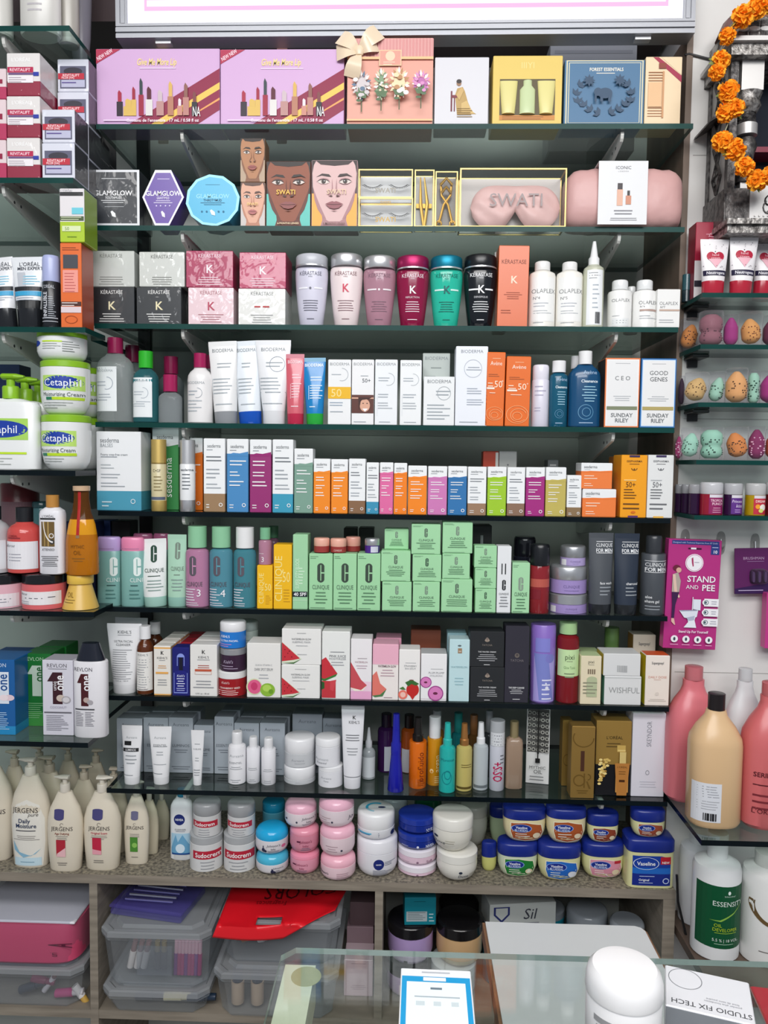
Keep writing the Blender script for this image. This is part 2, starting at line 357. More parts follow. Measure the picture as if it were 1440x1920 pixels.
def tube(s, t0, t1, yt, b0, b1, yc, body, cap, ops, label, fin='s', cfin='g', d=None, yb=None, z=None, group=None, suf=True, dr=.75, tilt=None, lower=None, crimp=None, name='cream_tube', cat='tube', yaw=0):
    wt = P(t1, yt, s.y).x-P(t0, yt, s.y).x; rb0 = (P(b1, yc, s.y).x-P(b0, yc, s.y).x)/2
    x, Y, w, h, zb = place(s, b0, b1, yt, yb, d, z, rb0*dr); rb = w/2; rtp = wt/2; ym = P((b0+b1)/2, yc, Y+rb*dr).z-zb
    xt = P((t0+t1)/2, yt, Y+rb*dr).x
    root = empty(name, (x, Y+rb*dr, zb)); root.rotation_euler = (0, math.atan2(xt-x, h) if tilt is None else math.radians(tilt), math.radians(yaw))
    hb = h-ym; pr = []
    for v in (0, .04, .2, .4, .6, .8, .93, .935, 1):
        q = min(1, v/.93); pr.append((ym+v*hb, rb+(rtp-rb)*q**.9, max(.0012, rb*dr*(1-q**1.35))))
    def front(X, Z):
        for (z0, a0, b0_), (z1, a1, b1_) in zip(pr, pr[1:]):
            if Z <= z1 or z1 == pr[-1][0]:
                t = max(0, min(1, (Z-z0)/max(1e-6, z1-z0))); a = a0+(a1-a0)*t; b = b0_+(b1_-b0_)*t; break
        q = max(-.965, min(.965, X/a)); return (q*a, -b*math.sqrt(1-q*q))
    mb = MB(); mb.loft(pr[:7], mat(body, fin)); mb.build('body', root)
    cm = MB(); cm.loft(pr[6:], mat(crimp or body, fin), seg=16); cm.build('crimped_end', root)
    c = MB(); c.loft([(0, rb*.93, rb*dr*.93), (.002, rb*.97, rb*dr*.97), (ym, rb*1.0, rb*dr*1.0)], mat(cap, cfin)); c.build('cap', root)
    if lower: ops = [R(.02, .0, .98, lower[0], lower[1])]+list(ops)
    prints(root, ops, max(wt, w), ym, hb, front)
    finish(root, s, label, cat, group, suf)
    r_ = S(); r_.o = root; r_.top = zb+h; r_.y = Y; r_.x = x; r_.z = zb; r_.D = 2*rb*dr; r_.w = w; r_.h = h
    return r_
# ------------------------------------------------------------------ room
YF, YW, YB, YL = 1.52, 1.585, 1.825, 1.42
def struct(name, mb, smooth=0): o = mb.build(name, smooth=smooth); o['kind'] = 'structure'; return o
WALLM = noisy('wall_paint', 'd4d2cf', 'dedcd9', 3, .5, .03); BACKM = noisy('back_laminate', 'b2b5af', 'bcbfb9', 4, .55, .03)
WOOD = noisy('side_laminate', '6a5a4e', '7d6c5f', 6, .5, .1, 6, (4, 4, .5)); LEDGE = noisy('ledge_board', '57524b', '99917f', 150, .6, .12, 3)
FRAMEM = noisy('ledge_edge', '7d7468', '958b7d', 22, .6, .05, 4, (.3, 1, 4)); FLOORM = noisy('floor_tile', '8c8884', '9b9793', 2, .3, .02); BROWN = noisy('dark_panel', '3a2b2c', '46383a', 3, .5, .03)
X = lambda px, py, Y: P(px, py, Y).x
RX = max(X(1300, 235, YF), X(1262, 800, YF), X(1254, 1495, YF))+.004
LX = -.622
m = MB(); m.box(-2.2, RX, YB, YB+.08, 0, 2.85, BACKM); struct('wall_back', m)
m = MB(); m.box(RX+.012, 2.0, YW, YB+.08, 0, 2.85, WALLM); struct('wall_right', m)
m = MB(); m.box(RX, RX+.012, YW-.004, YB, .3, 2.30, WOOD); struct('trim_1', m)
m = MB(); m.box(-2.2, RX, YB-.19, YB, 2.36, 2.85, BROWN); struct('wall_upper', m)
m = MB(); m.box(-2.2, 2.0, -3, YB+.08, -.05, 0, FLOORM); struct('floor', m)
m = MB(); m.box(-2.2, 2.0, -3, YB+.08, 2.85, 2.9, WALLM); struct('ceiling', m)
m = MB(); m.box(LX-.014, LX+.014, YB-.012, YB, .62, 2.36, mat('1b1c1e', 's')); struct('trim_2', m)
# joints of the painted wall
m = MB()
for zz in (1.03, 1.55, 2.07): m.box(RX+.02, 1.2, YW-.0008, YW, zz, zz+.0012, mat('a9a7a3'))
struct('trim_3', m)
# ------------------------------------------------------------------ glass shelves
EDGE_T, EDGE_SHADED = noisy('glass_edge_green', '0b3532', '154540', 3, .3, 0), noisy('glass_edge_shaded', '0a1216', '10191e', 3, .22, 0)  # one green glass edge; second colour is darkened for the less lit lower shelves
for e_ in (EDGE_T, EDGE_SHADED): e_.node_tree.nodes['Principled BSDF'].inputs['Specular IOR Level'].default_value = .15
def glass_shelf(name, x0, x1, y0, y1, zt, edge, label, th=.0098, notch=None):
    r = empty(name, ((x0+x1)/2, y0, zt-th)); a = (x1-x0)/2; d = y1-y0; c = (x0+x1)/2
    p = [(-a, 0), (a, 0), (a, d), (-a, d)]
    if notch and notch[0] < x1: p = [(-a, 0), (a, 0), (a, notch[1]-y0), (notch[0]-c, notch[1]-y0), (notch[0]-c, d), (-a, d)]
    n = len(p); v = [(x, y, 0) for x, y in p]+[(x, y, th) for x, y in p]
    b = MB(); b.add(v, [tuple(range(n-1, -1, -1)), tuple(range(n, 2*n))], GLASS); b.build('pane', r, smooth=0, fix=False)
    e = MB(); e.add(v, [(i, (i+1) % n, n+(i+1) % n, n+i) for i in range(n)], edge)
    e.build('polished_edge', r, smooth=0, fix=False); tag(r, label, 'shelf', 'glass shelves'); return r
ORD = ['top', 'second', 'third', 'fourth', 'fifth', 'sixth', 'seventh', 'eighth']
M = []
BRK = mat('cfcfca', 's')
def bracket(x, y0, y1, zt, lab, tip=.018, root=.05):
    n = 5; b = MB(); pts = [(y1, zt), (y1, zt-root), (y1-.03, zt-root)]+[(y0+.012-.012*math.sin(a), zt-tip+.012-.012*math.cos(a)) for a in (0, .5, 1.0, 1.57)]+[(y0, zt)]
    b.extrude(pts, x-.003, x+.003, BRK, 'x'); b.box(x-.0055, x+.0055, y0+.01, y1, zt-.0015, zt-.0003, BRK)
    for q in (.035, .06): b.loft([(x-.0035, .003, .003), (x+.0035, .003, .003)], mat('3a3a3c', 's'), 2, 10, y0+q, zt-tip, 'x')
    return tag(b.build('shelf_bracket', smooth=0), lab, 'bracket', 'shelf brackets')
MAINS = ((232, 180, 1300), (424, 163, 1284), (610, 165, 1272), (797, 175, 1265), (965, 184, 1257), (1147, 183, 1252), (1315, 195, 1255), (1491, 200, 1252))
for i, (py, a, b) in enumerate(MAINS):
    s = shelf_at(py, YF, 'on the %s shelf' % (ORD[i]+(' glass' if i in (0, 7) else ''))); M.append(s); x0 = max(LX+.002, X(a, py, YF)); x1 = min(RX-.001, X(b, py, YF))
    glass_shelf('glass_shelf', x0, x1, YF, YB-.001, s.z, EDGE_T if i < 4 else EDGE_SHADED, '%s long glass shelf with %s edge' % (ORD[i], 'green' if i < 4 else 'shade-darkened'))
    for bx, sd in ((-.448, 'left'), (.405, 'right')):
        bracket(bx, YF+.012, YB, s.z-.0098, 'grey steel bracket under the %s end of the %s main shelf' % (sd, ORD[i]), root=.075 if i < 4 else .045)
Lh = []
for i, (py, b) in enumerate(((48, 130), (333, 137), (613, 160), (882, 178), (1146, 176), (1391, 165))):
    s = shelf_at(py, YL, 'on the %s left shelf' % ORD[i], 80); Lh.append(s)
    glass_shelf('glass_shelf', -1.15, X(b, py, YL) if i != 3 else -.618, YL, YB-.001, s.z, EDGE_T if i < 3 else EDGE_SHADED, '%s short glass shelf of the left unit' % ORD[i], notch=(LX-.003, YF-.006))
    if i < 5: bracket(X(8 if i < 3 else 24, py, YL+.02), YL+.015, YB, s.z-.0098, 'grey steel bracket under the %s left shelf' % ORD[i], root=.085)
YR = 1.47; Rh = []
for i, py in enumerate((549, 646, 755, 863, 967)):
    s = shelf_at(py, YR, 'on the %s right shelf' % ORD[i], 1380); Rh.append(s)
    glass_shelf('glass_shelf', RX+.006, 1.0, YR, YW-.0005, s.z, EDGE_T, '%s small glass shelf on the white wall' % ORD[i], .0085)
    if i < 3:
        b = MB(); b.box(-.016, .016, 0, .05, -.006, 0, mat('1c1d1d', 's'), .001); b.box(-.01, .01, .045, .05, -.02, 0, mat('1c1d1d', 's'))
        tag(b.build('shelf_clip', loc=(X(1350, py, YR)-.01, YW-.0505, s.z-.0088), smooth=0), 'black clip under the %s small right shelf' % ORD[i], 'clip', 'shelf clips')
YR6 = 1.35; s = shelf_at(1577, YR6, 'on the low right shelf', 1390); Rh.append(s)
glass_shelf('glass_shelf', X(1252, 1491, YF)+.003, 1.0, YR6, YW-.0005, s.z, EDGE_SHADED, 'low right glass shelf carrying the big bottles', .01)
s = shelf_at(1815, 1.40, 'on the board beside the ledge', 1380); Rh.append(s)
m = MB(); m.box(RX+.02, 1.0, 1.32, YW-.001, s.z-.018, s.z, noisy('low_board', '5a4a40', '6a594d', 8, .5, .05)); tag(m.build('low_board', smooth=0), 'brown board low on the right wall under the green developer bottle', 'shelf')
# ------------------------------------------------------------------ speckled ledge and its compartments
LZ = P(740, 1655, YF).z; BZ = P(740, 1912, YF).z
ledge = S(); ledge.z = LZ; ledge.y = YF; ledge.n = 'on the stone ledge'
r = empty('storage_ledge', (0, YF, 0)); tag(r, 'speckled grey ledge with open compartments under the glass shelves', 'ledge')
RL = X(1266, 1690, YF)
m = MB(); m.box(-1.2, RL, 0, YB-YF-.0005, LZ-.018, LZ, LEDGE); m.box(-1.2, RL, -.0015, 0, LZ-.0185, LZ+.0002, FRAMEM); m.build('ledge_top', r, smooth=0)
for a, b in ((168, 183), (703, 718), (1243, 1266)):
    m = MB(); xa, xb = X(a, 1700, YF), min(X(b, 1700, YF), RL); m.box(xa, xb, -.001, YB-YF-.0005, .0, LZ-.019, FRAMEM); m.build('divider', r, smooth=0)
m = MB(); m.box(-1.2, RL-.025, .0, YB-YF-.0005, BZ-.018, BZ, FRAMEM); m.build('bottom_board', r, smooth=0)
# ------------------------------------------------------------------ light box sign
YS = 1.54; a, b = P(217, 70, YS), P(1303, 62, YS)
r = empty('light_box_sign', ((a.x+b.x)/2, YS, (a.z+b.z)/2)); r.rotation_euler = (0, math.radians(-.25), 0); w = (b.x-a.x)/2; hh = .42
tag(r, 'lit white sign with pink border in a ribbed aluminium frame above the shelves', 'sign')
AL = mat('a6a8ae', 'r')
m = MB()
for z0, z1, y in ((0, .008, .0), (.008, .011, .003), (.011, .019, -.001), (.019, .022, .002), (.022, .027, 0)): m.box(-w, w, y, .043, z0, z1, AL)
m.build('frame_bottom', r, smooth=0)
for sx in (-1, 1):
    m = MB()
    for q0, q1, y in ((0, .008, 0), (.008, .011, .003), (.011, .018, -.001), (.018, .022, .001)):
        p, q = sorted((sx*(w-q0), sx*(w-q1))); m.box(p, q, y, .043, .027, hh, AL)
    m.build('frame_side', r, smooth=0)
m = MB(); m.box(-w+.022, w-.022, .006, .042, .027, hh, mat('f4f4ff', 'e')); m.build('diffuser', r, smooth=0)
m = MB(); m.box(-w+.055, w-.05, .0052, .006, .053, .061, mat('f7b3d6', 'e')); m.box(-w+.055, -w+.06, .0052, .006, .06, hh, mat('f7b3d6', 'e')); m.box(w-.055, w-.05, .0052, .006, .06, hh, mat('f7b3d6', 'e')); m.box(-w+.06, w-.055, .0052, .006, .073, .0765, mat('e4b8f2', 'e')); m.build('border_print', r, smooth=0)
for px in (.075, 2*w-.11):
    m = MB(); m.box(-w+px, -w+px+.03, .01, .025, -.006, 0, mat('cfd0d2', 'r')); m.build('mounting_clip', r, smooth=0)
# ------------------------------------------------------------------ top shelf: gift boxes
s = M[0]
def lips():
    o = [R(.01, .01, .99, .99, 'd0a9d2'), G([(1, .74), (.26, .01), (.44, .01), (1, .56)], '8a1740'), G([(1, .56), (.44, .01), (.53, .01), (1, .47)], 'e9c25a'), G([(1, .47), (.53, .01), (.82, .01), (1, .2)], '8a1740'), G([(1, .36), (.84, .2), (.84, .18), (1, .33)], 'e9a05a'),
         G([(0, .8), (0, .99), (.2, .99)], 'b03050'), T('NEW NEW', .07, .92, .05, 'f6dce6', .14, 1, 30), T('Give Me More Lip', .49, .825, .085, 'f3dc8c', .32, 1, it=.25), L(.3, .7, .74, 1, .05, 'e6cfe8', .6)]
    for u, v, w, a, b, f in ((.19, .12, .025, .3, '2a1a2a', 'a51f3f'), (.26, .12, .04, .2, 'd9b45c', 'd9b45c'), (.305, .12, .02, .34, 'd9b45c', '9c1c38'), (.365, .12, .02, .44, '9a1838', '2b3c40'), (.43, .12, .028, .34, 'dcd8d4', '551026'), (.52, .12, .03, .3, 'b98a86', 'c9b6bc'), (.605, .12, .024, .4, 'b47a62', 'd6ae5c'), (.68, .12, .02, .2, 'c98a7a', 'e6d6dc'), (.73, .12, .024, .38, 'b98078', '8a5a50'), (.8, .12, .022, .28, '20222a', '7a3a3c')):
        o += [R(u-w, v, u+w, v+a*.62, b), G([(u-w*.6, v+a*.62), (u+w*.6, v+a*.62), (u+w*.6, v+a), (u-w*.2, v+a*1.12), (u-w*.6, v+a*1.02)], f)]
    o += [T('NA', .815, .17, .13, 'f2f2f2', .06), T('Contenu de l\'ensemble : 17 mL / 0.58 fl oz', .54, .055, .04, 'f4e6f0', .6, 1), L(.06, .32, .055, 1, .05, 'e8d4ea', .4)]
    return o
carton(s, 181, 412, 91, 'd0a9d2', lips(), 'leftmost pink lip gift set box with maroon stripes', D=.07, name='gift_box', cat='box', group='pink lip gift sets')
carton(s, 413.5, 645, 92, 'd0a9d2', lips(), 'pink lip gift set with maroon stripes beside the peach box', D=.07, name='gift_box', cat='box', group='pink lip gift sets')
for px, c in ((305, 'd8bb72'), (528, 'c08a7c')):
    carton(s, px-9, px+10, 84, c, [], 'small paper tag peeking over the %s pink lip set' % ('left' if px < 400 else 'right'), d=.09, D=.004, name='paper_tag', cat='tag')
lf = lambda u, v, a, l, w, c: G([(u, v), (u+math.cos(a-.5)*l*.5*w, v+math.sin(a-.5)*l*.5), (u+math.cos(a)*l*w, v+math.sin(a)*l), (u+math.cos(a+.5)*l*.5*w, v+math.sin(a+.5)*l*.5)], c)
fl = []
for u, c1, c2, w, h in ((.17, 'cfc6c8', '5f7790', .11, .22), (.4, '7f9a78', 'd8cdb0', .06, .24), (.61, 'f0d8b0', 'b8885c', .12, .24), (.86, 'b86aa8', 'd58fc0', .09, .12)):
    fl += [R(u-.006, .14, u+.006, .32, '4c5a38'), D(u, .44, w*.55, c1, h/w*.9)]+[lf(u+w*.5*math.cos(i*2.4), .44+h*.42*math.sin(i*2.4), i*2.4, .085, .75, (c1, 'f4ece6', c2)[i % 3]) for i in range(20)]+[lf(u, .3, a_, .13, .7, '55704c') for a_ in (.5, 2.6, 1.2, 2.0)]
    fl += [D(u+random.uniform(-w, w)*.7, .42+random.uniform(-.11, .11), w*.26, random.choice((c1, c2, 'f4e6e0', c2)), .8) for _ in range(7)]
    fl += [D(u-.03, .26, .03, '4c6a48', .5), D(u+.03, .3, .03, '557050', .5)]
g = carton(s, 651, 812, 71, 'e0a392', [R(.0, .76, 1, .99, 'd99a98')]+[R(i/26+.01, .77, i/26+.022, .985, 'e2aaa6') for i in range(26)]+[R(.0, .745, 1, .775, 'e8c08e'), R(.37, .67, .63, .85, 'e8c8a0'), R(.38, .68, .62, .84, 'dd9c8c'), D(.5, .78, .055, 'f1cdb0'), L(.42, .58, .71, 2, .025, 'f1dcc4'), R(0, .04, 1, .06, 'e8c08e')]+fl, 'tall peach gift box printed with four flowers and a bow', D=.08, name='gift_box', cat='box')
b = MB(); c = mat('e8d4b8', 's')
for q in ((-.030, .022, .7), (.026, .012, -.35), (-.012, -.038, 1.5), (.03, .03, .4), (-.035, -.002, -.1)):
    dx, dz, a = q; L_ = math.hypot(dx, dz)*1.25; ux, uz = dx/math.hypot(dx, dz), dz/math.hypot(dx, dz); vs = []
    for i in range(7):
        t = i/6; wd_ = .004+.012*math.sin(t*1.9)
        for k in (-1, 1): vs.append((ux*L_*t-uz*wd_*k, -.003-.012*math.sin(t*3.1)-.002*k, uz*L_*t+ux*wd_*k))
    b.add(vs, [(2*i, 2*i+1, 2*i+3, 2*i+2) for i in range(6)], c)
b.loft([(-.008, .007, .006), (0, .010, .008), (.008, .007, .006)], c, seg=12, cy=-.006)
b.build('ribbon_bow', g.o, loc=(-g.w*.36, -g.D/2, g.h*.83), smooth=60, fix=False)
carton(s, 815, 916, 107, 'd6d5da', [G([(.42, .16), (.78, .16), (.7, .2), (.62, .34), (.56, .5), (.52, .56), (.42, .54), (.38, .44), (.4, .3)], 'b8975a'), G([(.5, .18), (.74, .17), (.66, .26), (.6, .36), (.5, .32)], 'd0b070'), R(.3, .2, .33, .5, '6e2434'), R(.33, .4, .42, .44, '7a2a38'), R(.36, .2, .38, .4, '6e2434'), D(.45, .61, .045, '9a7458'), D(.45, .64, .048, '2a2224', .8), G([(.4, .44), (.5, .56), (.54, .5), (.46, .36)], 'caa86c'), L(.42, .72, .24, 5, .03, '8a6c38', .4)], 'white gift box with a small seated woman in gold', D=.06, name='gift_box', cat='box')
g = carton(s, 924, 1054, 104, 'dfc266', [T('IIIYI', .5, .86, .09, 'ecd68c', .2), R(.1, .07, .9, .66, '54482a'), R(.1, .07, .9, .14, 'c8843a'), L(.14, .86, .115, 2, .03, '7a4a20', .4)], 'yellow gift box with a window onto tubes and bottle', D=.07, name='gift_box', cat='box')
for px, k in ((-.32, 0), (0, 1), (.32, 0)):
    b = MB(); w_ = g.w*.125; zz = g.h
    if k: b.loft([(zz*.15, w_*.9, .008), (zz*.5, w_*.9, .008), (zz*.56, w_*.5, .006), (zz*.63, w_*.5, .006)], mat('c9d7a8', 'g'))
    else: b.loft([(zz*.15, w_*.75, .008), (zz*.3, w_*.85, .008), (zz*.63, w_*1.05, .002)], mat('e0d690', 's'))
    b.build('bottle' if k else 'tube', g.o, loc=(px*g.w*.85, -g.D/2-.0005, 0))
wr = [(.17, .33), (.14, .45), (.18, .58), (.25, .27), (.34, .2), (.45, .16), (.56, .17), (.66, .2), (.75, .27), (.82, .33), (.84, .45), (.8, .58)]
carton(s, 1058, 1208, 112, '4a7396', [R(.02, .01, .98, .99, 'd9d2b0'), R(.035, .02, .965, .975, '4a7396'), R(.05, .03, .95, .955, 'd9d2b0'), R(.06, .035, .94, .945, '4a7396'), T('FOREST ESSENTIALS', .52, .85, .05, 'f0ead8', .42, 1), L(.38, .64, .79, 1, .04, 'd8d6cc', .6)]+[lf(u, v, math.atan2(v-.45, u-.5)+(1.9 if u > .5 else -1.9)+q, .12, .8, '2a4763') for u, v in wr for q in (-.7, 0, .7)]+[lf(u, .66, .785*i, .1, .8, '2a4763') for u in (.3, .68) for i in range(8)]+[D(.5, .46, .09, '2a4763', .72), D(.41, .48, .05, '2a4763'), R(.37, .33, .395, .47, '2a4763'), R(.44, .33, .475, .44, '2a4763'), R(.54, .33, .575, .44, '2a4763')], 'wide blue gift box with an elephant inside a leaf wreath', D=.06, name='gift_box', cat='box', tilt=0)
carton(s, 1209.5, 1277, 106, 'ead2ae', [G([(.35, .99), (1, .72), (1, .62), (.2, .99)], 'a02848'), G([(.42, .99), (1, .99), (1, .73)], 'ead2ae')]+[R(.08, v, .5, v+.012, 'a8744c') for v in (.12, .16, .2, .24, .64, .68, .72, .76)]+[R(.08, .26, .46, .62, 'e3b98c'), R(.47, .1, .52, .78, 'c89468'), R(.36, .82, .56, .9, '8a3c30')], 'cream gift box with a red corner and brown building drawing', D=.06, name='gift_box', cat='box')
carton(s, 1030, 1192, 80, '8f9296', [R(.05, .9, .95, .93, '7e8186')], 'large grey box standing behind the blue gift box', d=.13, D=.07, name='gift_box', cat='box')
# ------------------------------------------------------------------ second shelf
s = M[1]
def prism_box(s, pts, px, d, D, colr, border, ops, label, fin='s', inner=.9):
    """carton whose front is a polygon given in pixels"""
    Y = s.y+d; q = [P(a, b, Y) for a, b in pts]; cx = (min(p.x for p in q)+max(p.x for p in q))/2; zb = min(p.z for p in q)
    w = max(p.x for p in q)-min(p.x for p in q); h = max(p.z for p in q)-zb
    f = [(p.x-cx, p.z-zb) for p in q]; m = MB(); m.extrude(f, -D/2, D/2, mat(colr, fin)); r = m.build('carton', loc=(cx, Y+D/2, s.z), smooth=0)
    uv = [(a/w+.5, b/h) for a, b in f]; inn = [(.5+(u-.5)*inner, .5+(v-.5)*inner) for u, v in uv]
    prints(r, [G(uv, border), G(inn, colr, fin)]+ops, w, 0, h, lambda X, Z: (X, -D/2)); finish(r, s, label, 'carton', None); return r
leaf = lambda u, v, c: [G([(u-.05, v+.05), (u-.02, v+.07), (u+.04, v+.02), (u+.05, v-.05), (u-.02, v-.03)], c)]
gl = lambda sub, c, w: [L(.28, .74, .84, 1, .03, c, .6), T('GLAMGLOW', .5, .585, .085, 'f4f4f6', w, 1), T(sub, .5, .5, .045, c, .3, 1), L(.24, .76, .45, 2, .035, c, .6)]
carton(s, 163, 262, 318, '2c3034', [R(.005, .005, .995, .995, 'e4e6ea'), R(.05, .045, .95, .955, '30343a', 'w')]+gl('YOUTHMUD', 'eceef0', .72)+[L(.26, .78, .34, 1, .03, 'b8bcc0', .6)]+leaf(.5, .2, 'f0f2f4'), 'black square mask box with a white border under film', D=.075, d=.004, name='mask_box', cat='box', fin='w')
prism_box(s, [(291, 419), (317, 419), (345, 365), (321, 314), (291, 314), (267, 365)], 0, .004, .06, '5b3a9c', 'f2f0f6', gl('GRAVITYMUD', 'e6dff4', .84)+[D(u, .36, .018, 'd8cdf0') for u in (.34, .44, .56, .66)]+leaf(.5, .2, 'f4f2f8'), 'purple six sided mask box with a white border')
prism_box(s, [(399+51*math.cos(math.radians(22.5+i*30)), 370.5+49*math.sin(math.radians(22.5+i*30))) for i in range(12)], 0, .004, .06, '22a9d2', 'a6e6f4', [L(.28, .72, .8, 1, .03, '1a6c90', .6), T('GLAMGLOW', .5, .58, .08, '9fe0f2', .74, 1), T('THIRSTYMUD', .5, .5, .045, '103c58', .34, 1), L(.26, .74, .45, 2, .035, '176080', .6)]+[D(u, .28, .018, '1a6c90') for u in (.3, .39, .61, .7)]+leaf(.5, .25, 'e8f8fc'), 'turquoise round mask box with a pale border')
def face(skin, sh, hair, lip, bg, e='3a2a22'):
    S_ = lambda p: p+[(1-u, v) for u, v in p[::-1]]
    jaw = S_([(.38, .08), (.27, .13), (.14, .26), (.07, .4), (.03, .6), (.02, .8), (.05, .92), (.1, .985)])
    o = [R(.01, .01, .99, .99, bg), G(S_([(.2, .01), (.24, .1), (.22, .26)]), sh), G(S_([(.01, .5), (.01, .99)]), hair), G(jaw, skin), G([(.03, .6), (.07, .4), (.14, .26), (.27, .13), (.33, .11), (.2, .3), (.11, .45)], sh), G([(.97, .6), (.93, .4), (.86, .26), (.73, .13), (.67, .11), (.8, .3), (.89, .45)], sh), G([(.1, .985), (.9, .985), (.8, .93), (.5, .91), (.2, .93)], hair)]
    for k in (-1, 1):
        x = lambda a: .5+k*a
        o += [G([(x(.07), .745), (x(.12), .785), (x(.27), .795), (x(.4), .74), (x(.28), .765), (x(.14), .748)], hair), D(x(.23), .68, .125, sh, .55), G([(x(.1), .66), (x(.16), .695), (x(.24), .705), (x(.32), .692), (x(.37), .668), (x(.3), .645), (x(.2), .64)], 'd8ccc4'), D(x(.235), .674, .048, e), D(x(.235), .674, .022, '101010'), D(x(.22), .684, .01, 'f0f0f0'),
              G([(x(.09), .658), (x(.15), .7), (x(.24), .715), (x(.33), .7), (x(.4), .665), (x(.33), .69), (x(.24), .702), (x(.16), .69)], '1c1412'), G([(x(.05), .72), (x(.055), .56), (x(.13), .49), (x(.12), .455), (x(.05), .445), (x(.09), .5), (x(.03), .56)], sh), D(x(.07), .458, .03, '4a2a22', .5)]
    return o+[G([(.3, .335), (.4, .365), (.46, .378), (.5, .368), (.54, .378), (.6, .365), (.7, .335), (.5, .325)], lip), G([(.31, .33), (.5, .32), (.69, .33), (.6, .275), (.5, .262), (.4, .275)], lip), G([(.3, .336), (.5, .33), (.7, .336), (.5, .322)], '4a1c1e'), G([(.42, .245), (.58, .245), (.5, .23)], sh)]
fb = carton(s, 451, 497, 342, 'c9a898', face('d9a58c', 'b98068', '5a4038', 'b06868', 'c8c0bc')+[T('SWATI', .5, .5, .06, 'e8c87a', .5, 1)], 'small lens box with a fair woman\'s face, lower of two', D=.045, name='lens_box', cat='box', group='lens boxes')
carton(s, 450.5, 497, 259, '8a6a50', face('b07a54', '84553a', '2a1c18', '98504c', 'b49c84'), 'small lens box with a tanned woman\'s face, upper of two', D=.045, z=fb.top+.0003, name='lens_box', cat='box', group='lens boxes')
carton(s, 499, 582.5, 302, '6a3c2c', face('8c4a30', '5f2c1e', '20140f', '8a4a48', '5fc0b4')+[T('SWATI', .45, .52, .07, 'f0c050', .62, 1), T('6-MONTHS LENSES', .5, .045, .028, 'e8d0a8', .5, 1)], 'large lens box with a dark skinned face on turquoise', D=.06, name='lens_box', cat='box', group='lens boxes')
carton(s, 584, 670, 300, 'caa9ac', face('d6b2b0', 'a97c80', '2c1c1c', '8f5058', 'ecaa48')+[T('SWATI', .55, .52, .07, 'dcc0a0', .62, 1), T('6-MONTHS LENSES', .5, .045, .028, '6a4a40', .5, 1)], 'large lens box with a pale face on orange', D=.06, name='lens_box', cat='box', group='lens boxes')
def framed(s, x0, x1, yt, D, label, fill, inner, cat='box', name='window_box', z=None, t=.0022, back='c9cccd'):
    """clear box with gold edges and something inside"""
    x, Y, w, h, zb = place(s, x0, x1, yt, None, .004, z); r = empty(name, (x, Y+D/2, zb)); g_ = mat('c9ad6c', 'r'); m = MB()
    for a in (-1, 1):
        for b in (-1, 1):
            p, q = sorted((a*w/2, a*(w/2-t))); y0, y1 = sorted((b*D/2, b*(D/2-t))); m.box(p, q, y0, y1, 0, h, g_)
    for z0 in (0, h-t):
        for b in (-1, 1):
            y0, y1 = sorted((b*D/2, b*(D/2-t))); m.box(-w/2+t, w/2-t, y0, y1, z0, z0+t, g_)
            p, q = sorted((b*w/2, b*(w/2-t))); m.box(p, q, -D/2+t, D/2-t, z0, z0+t, g_)
    m.build('gold_frame', r, smooth=0)
    m = MB(); m.box(-w/2+t, w/2-t, D/2-t-.002, D/2-t, t, h-t, mat(back, 's')); m.build('backing_card', r, smooth=0)
    inner(r, w, h, D)
    m = MB(); m.add([(-w/2+t, -D/2+.001, t), (w/2-t, -D/2+.001, t), (w/2-t, -D/2+.001, h-t), (-w/2+t, -D/2+.001, h-t)], [(0, 1, 2, 3)], mat('f4f4f4', 'x')); m.build('clear_window', r, smooth=0, fix=False)
    finish(r, s, label, cat, None); q_ = S(); q_.top = zb+h; q_.o = r; return q_
def lashes(gold):
    def f(r, w, h, D):
        for k in (-1, 1):
            m = MB()
            for i in range(15):
                t = -1+2*i/14; x = k*w*.25+t*w*.15; z = h*(.62-.1*(1-t*t)); ln = h*(.12+.08*(1-abs(t)))
                m.tube([(x, D*.12, z), (x+t*.003, D*.0, z-ln*.5), (x+t*.006, -D*.1, z-ln*.55)], [.0006, .0004, .0002], mat('17171a'), 4)
            m.tube([(k*w*.25+t/6*w*.15, D*.12, h*(.62-.1*(1-(t/6)**2))) for t in range(-6, 7)], .0006, mat('17171a'), 4); m.build('false_lash', r, smooth=0, fix=False)
        prints(r, [T('SWATI', .5, .26, .17, 'c9a24a' if gold else '9a9488', .5, 1)]+([T('FLASHES', .5, .86, .07, 'c9a24a', .3, 1)] if gold else []), w*.9, 0, h, lambda X, Z: (X, -D/2+.0008))
    return f
q = framed(s, 672, 774, 371, .04, 'gold edged box of two false lashes, lower of the pair', 0, lashes(1))
framed(s, 672, 774, 317, .04, 'gold edged box of two false lashes, upper of the pair', 0, lashes(0), z=q.top+.0003)
def tweezers(r, w, h, D):
    m = MB(); g_ = mat('dcb458', 'r')
    for k in (-1, 1): m.tube([(w*.02+k*w*.02, 0, h*.06), (k*w*.17, 0, h*.45), (-w*.1+k*w*.1, 0, h*.92)], [.003, .0035, .0012], g_, 6)
    m.build('tweezers', r); m = MB(); m.box(-w*.4, w*.4, D*.2, D*.25, h*.4, h*.48, mat('c9a24a', 'r')); m.build('gold_strap', r, smooth=0)
framed(s, 777, 814, 318, .035, 'narrow gold edged box holding gold tweezers', 0, tweezers, back='b9b6ac')
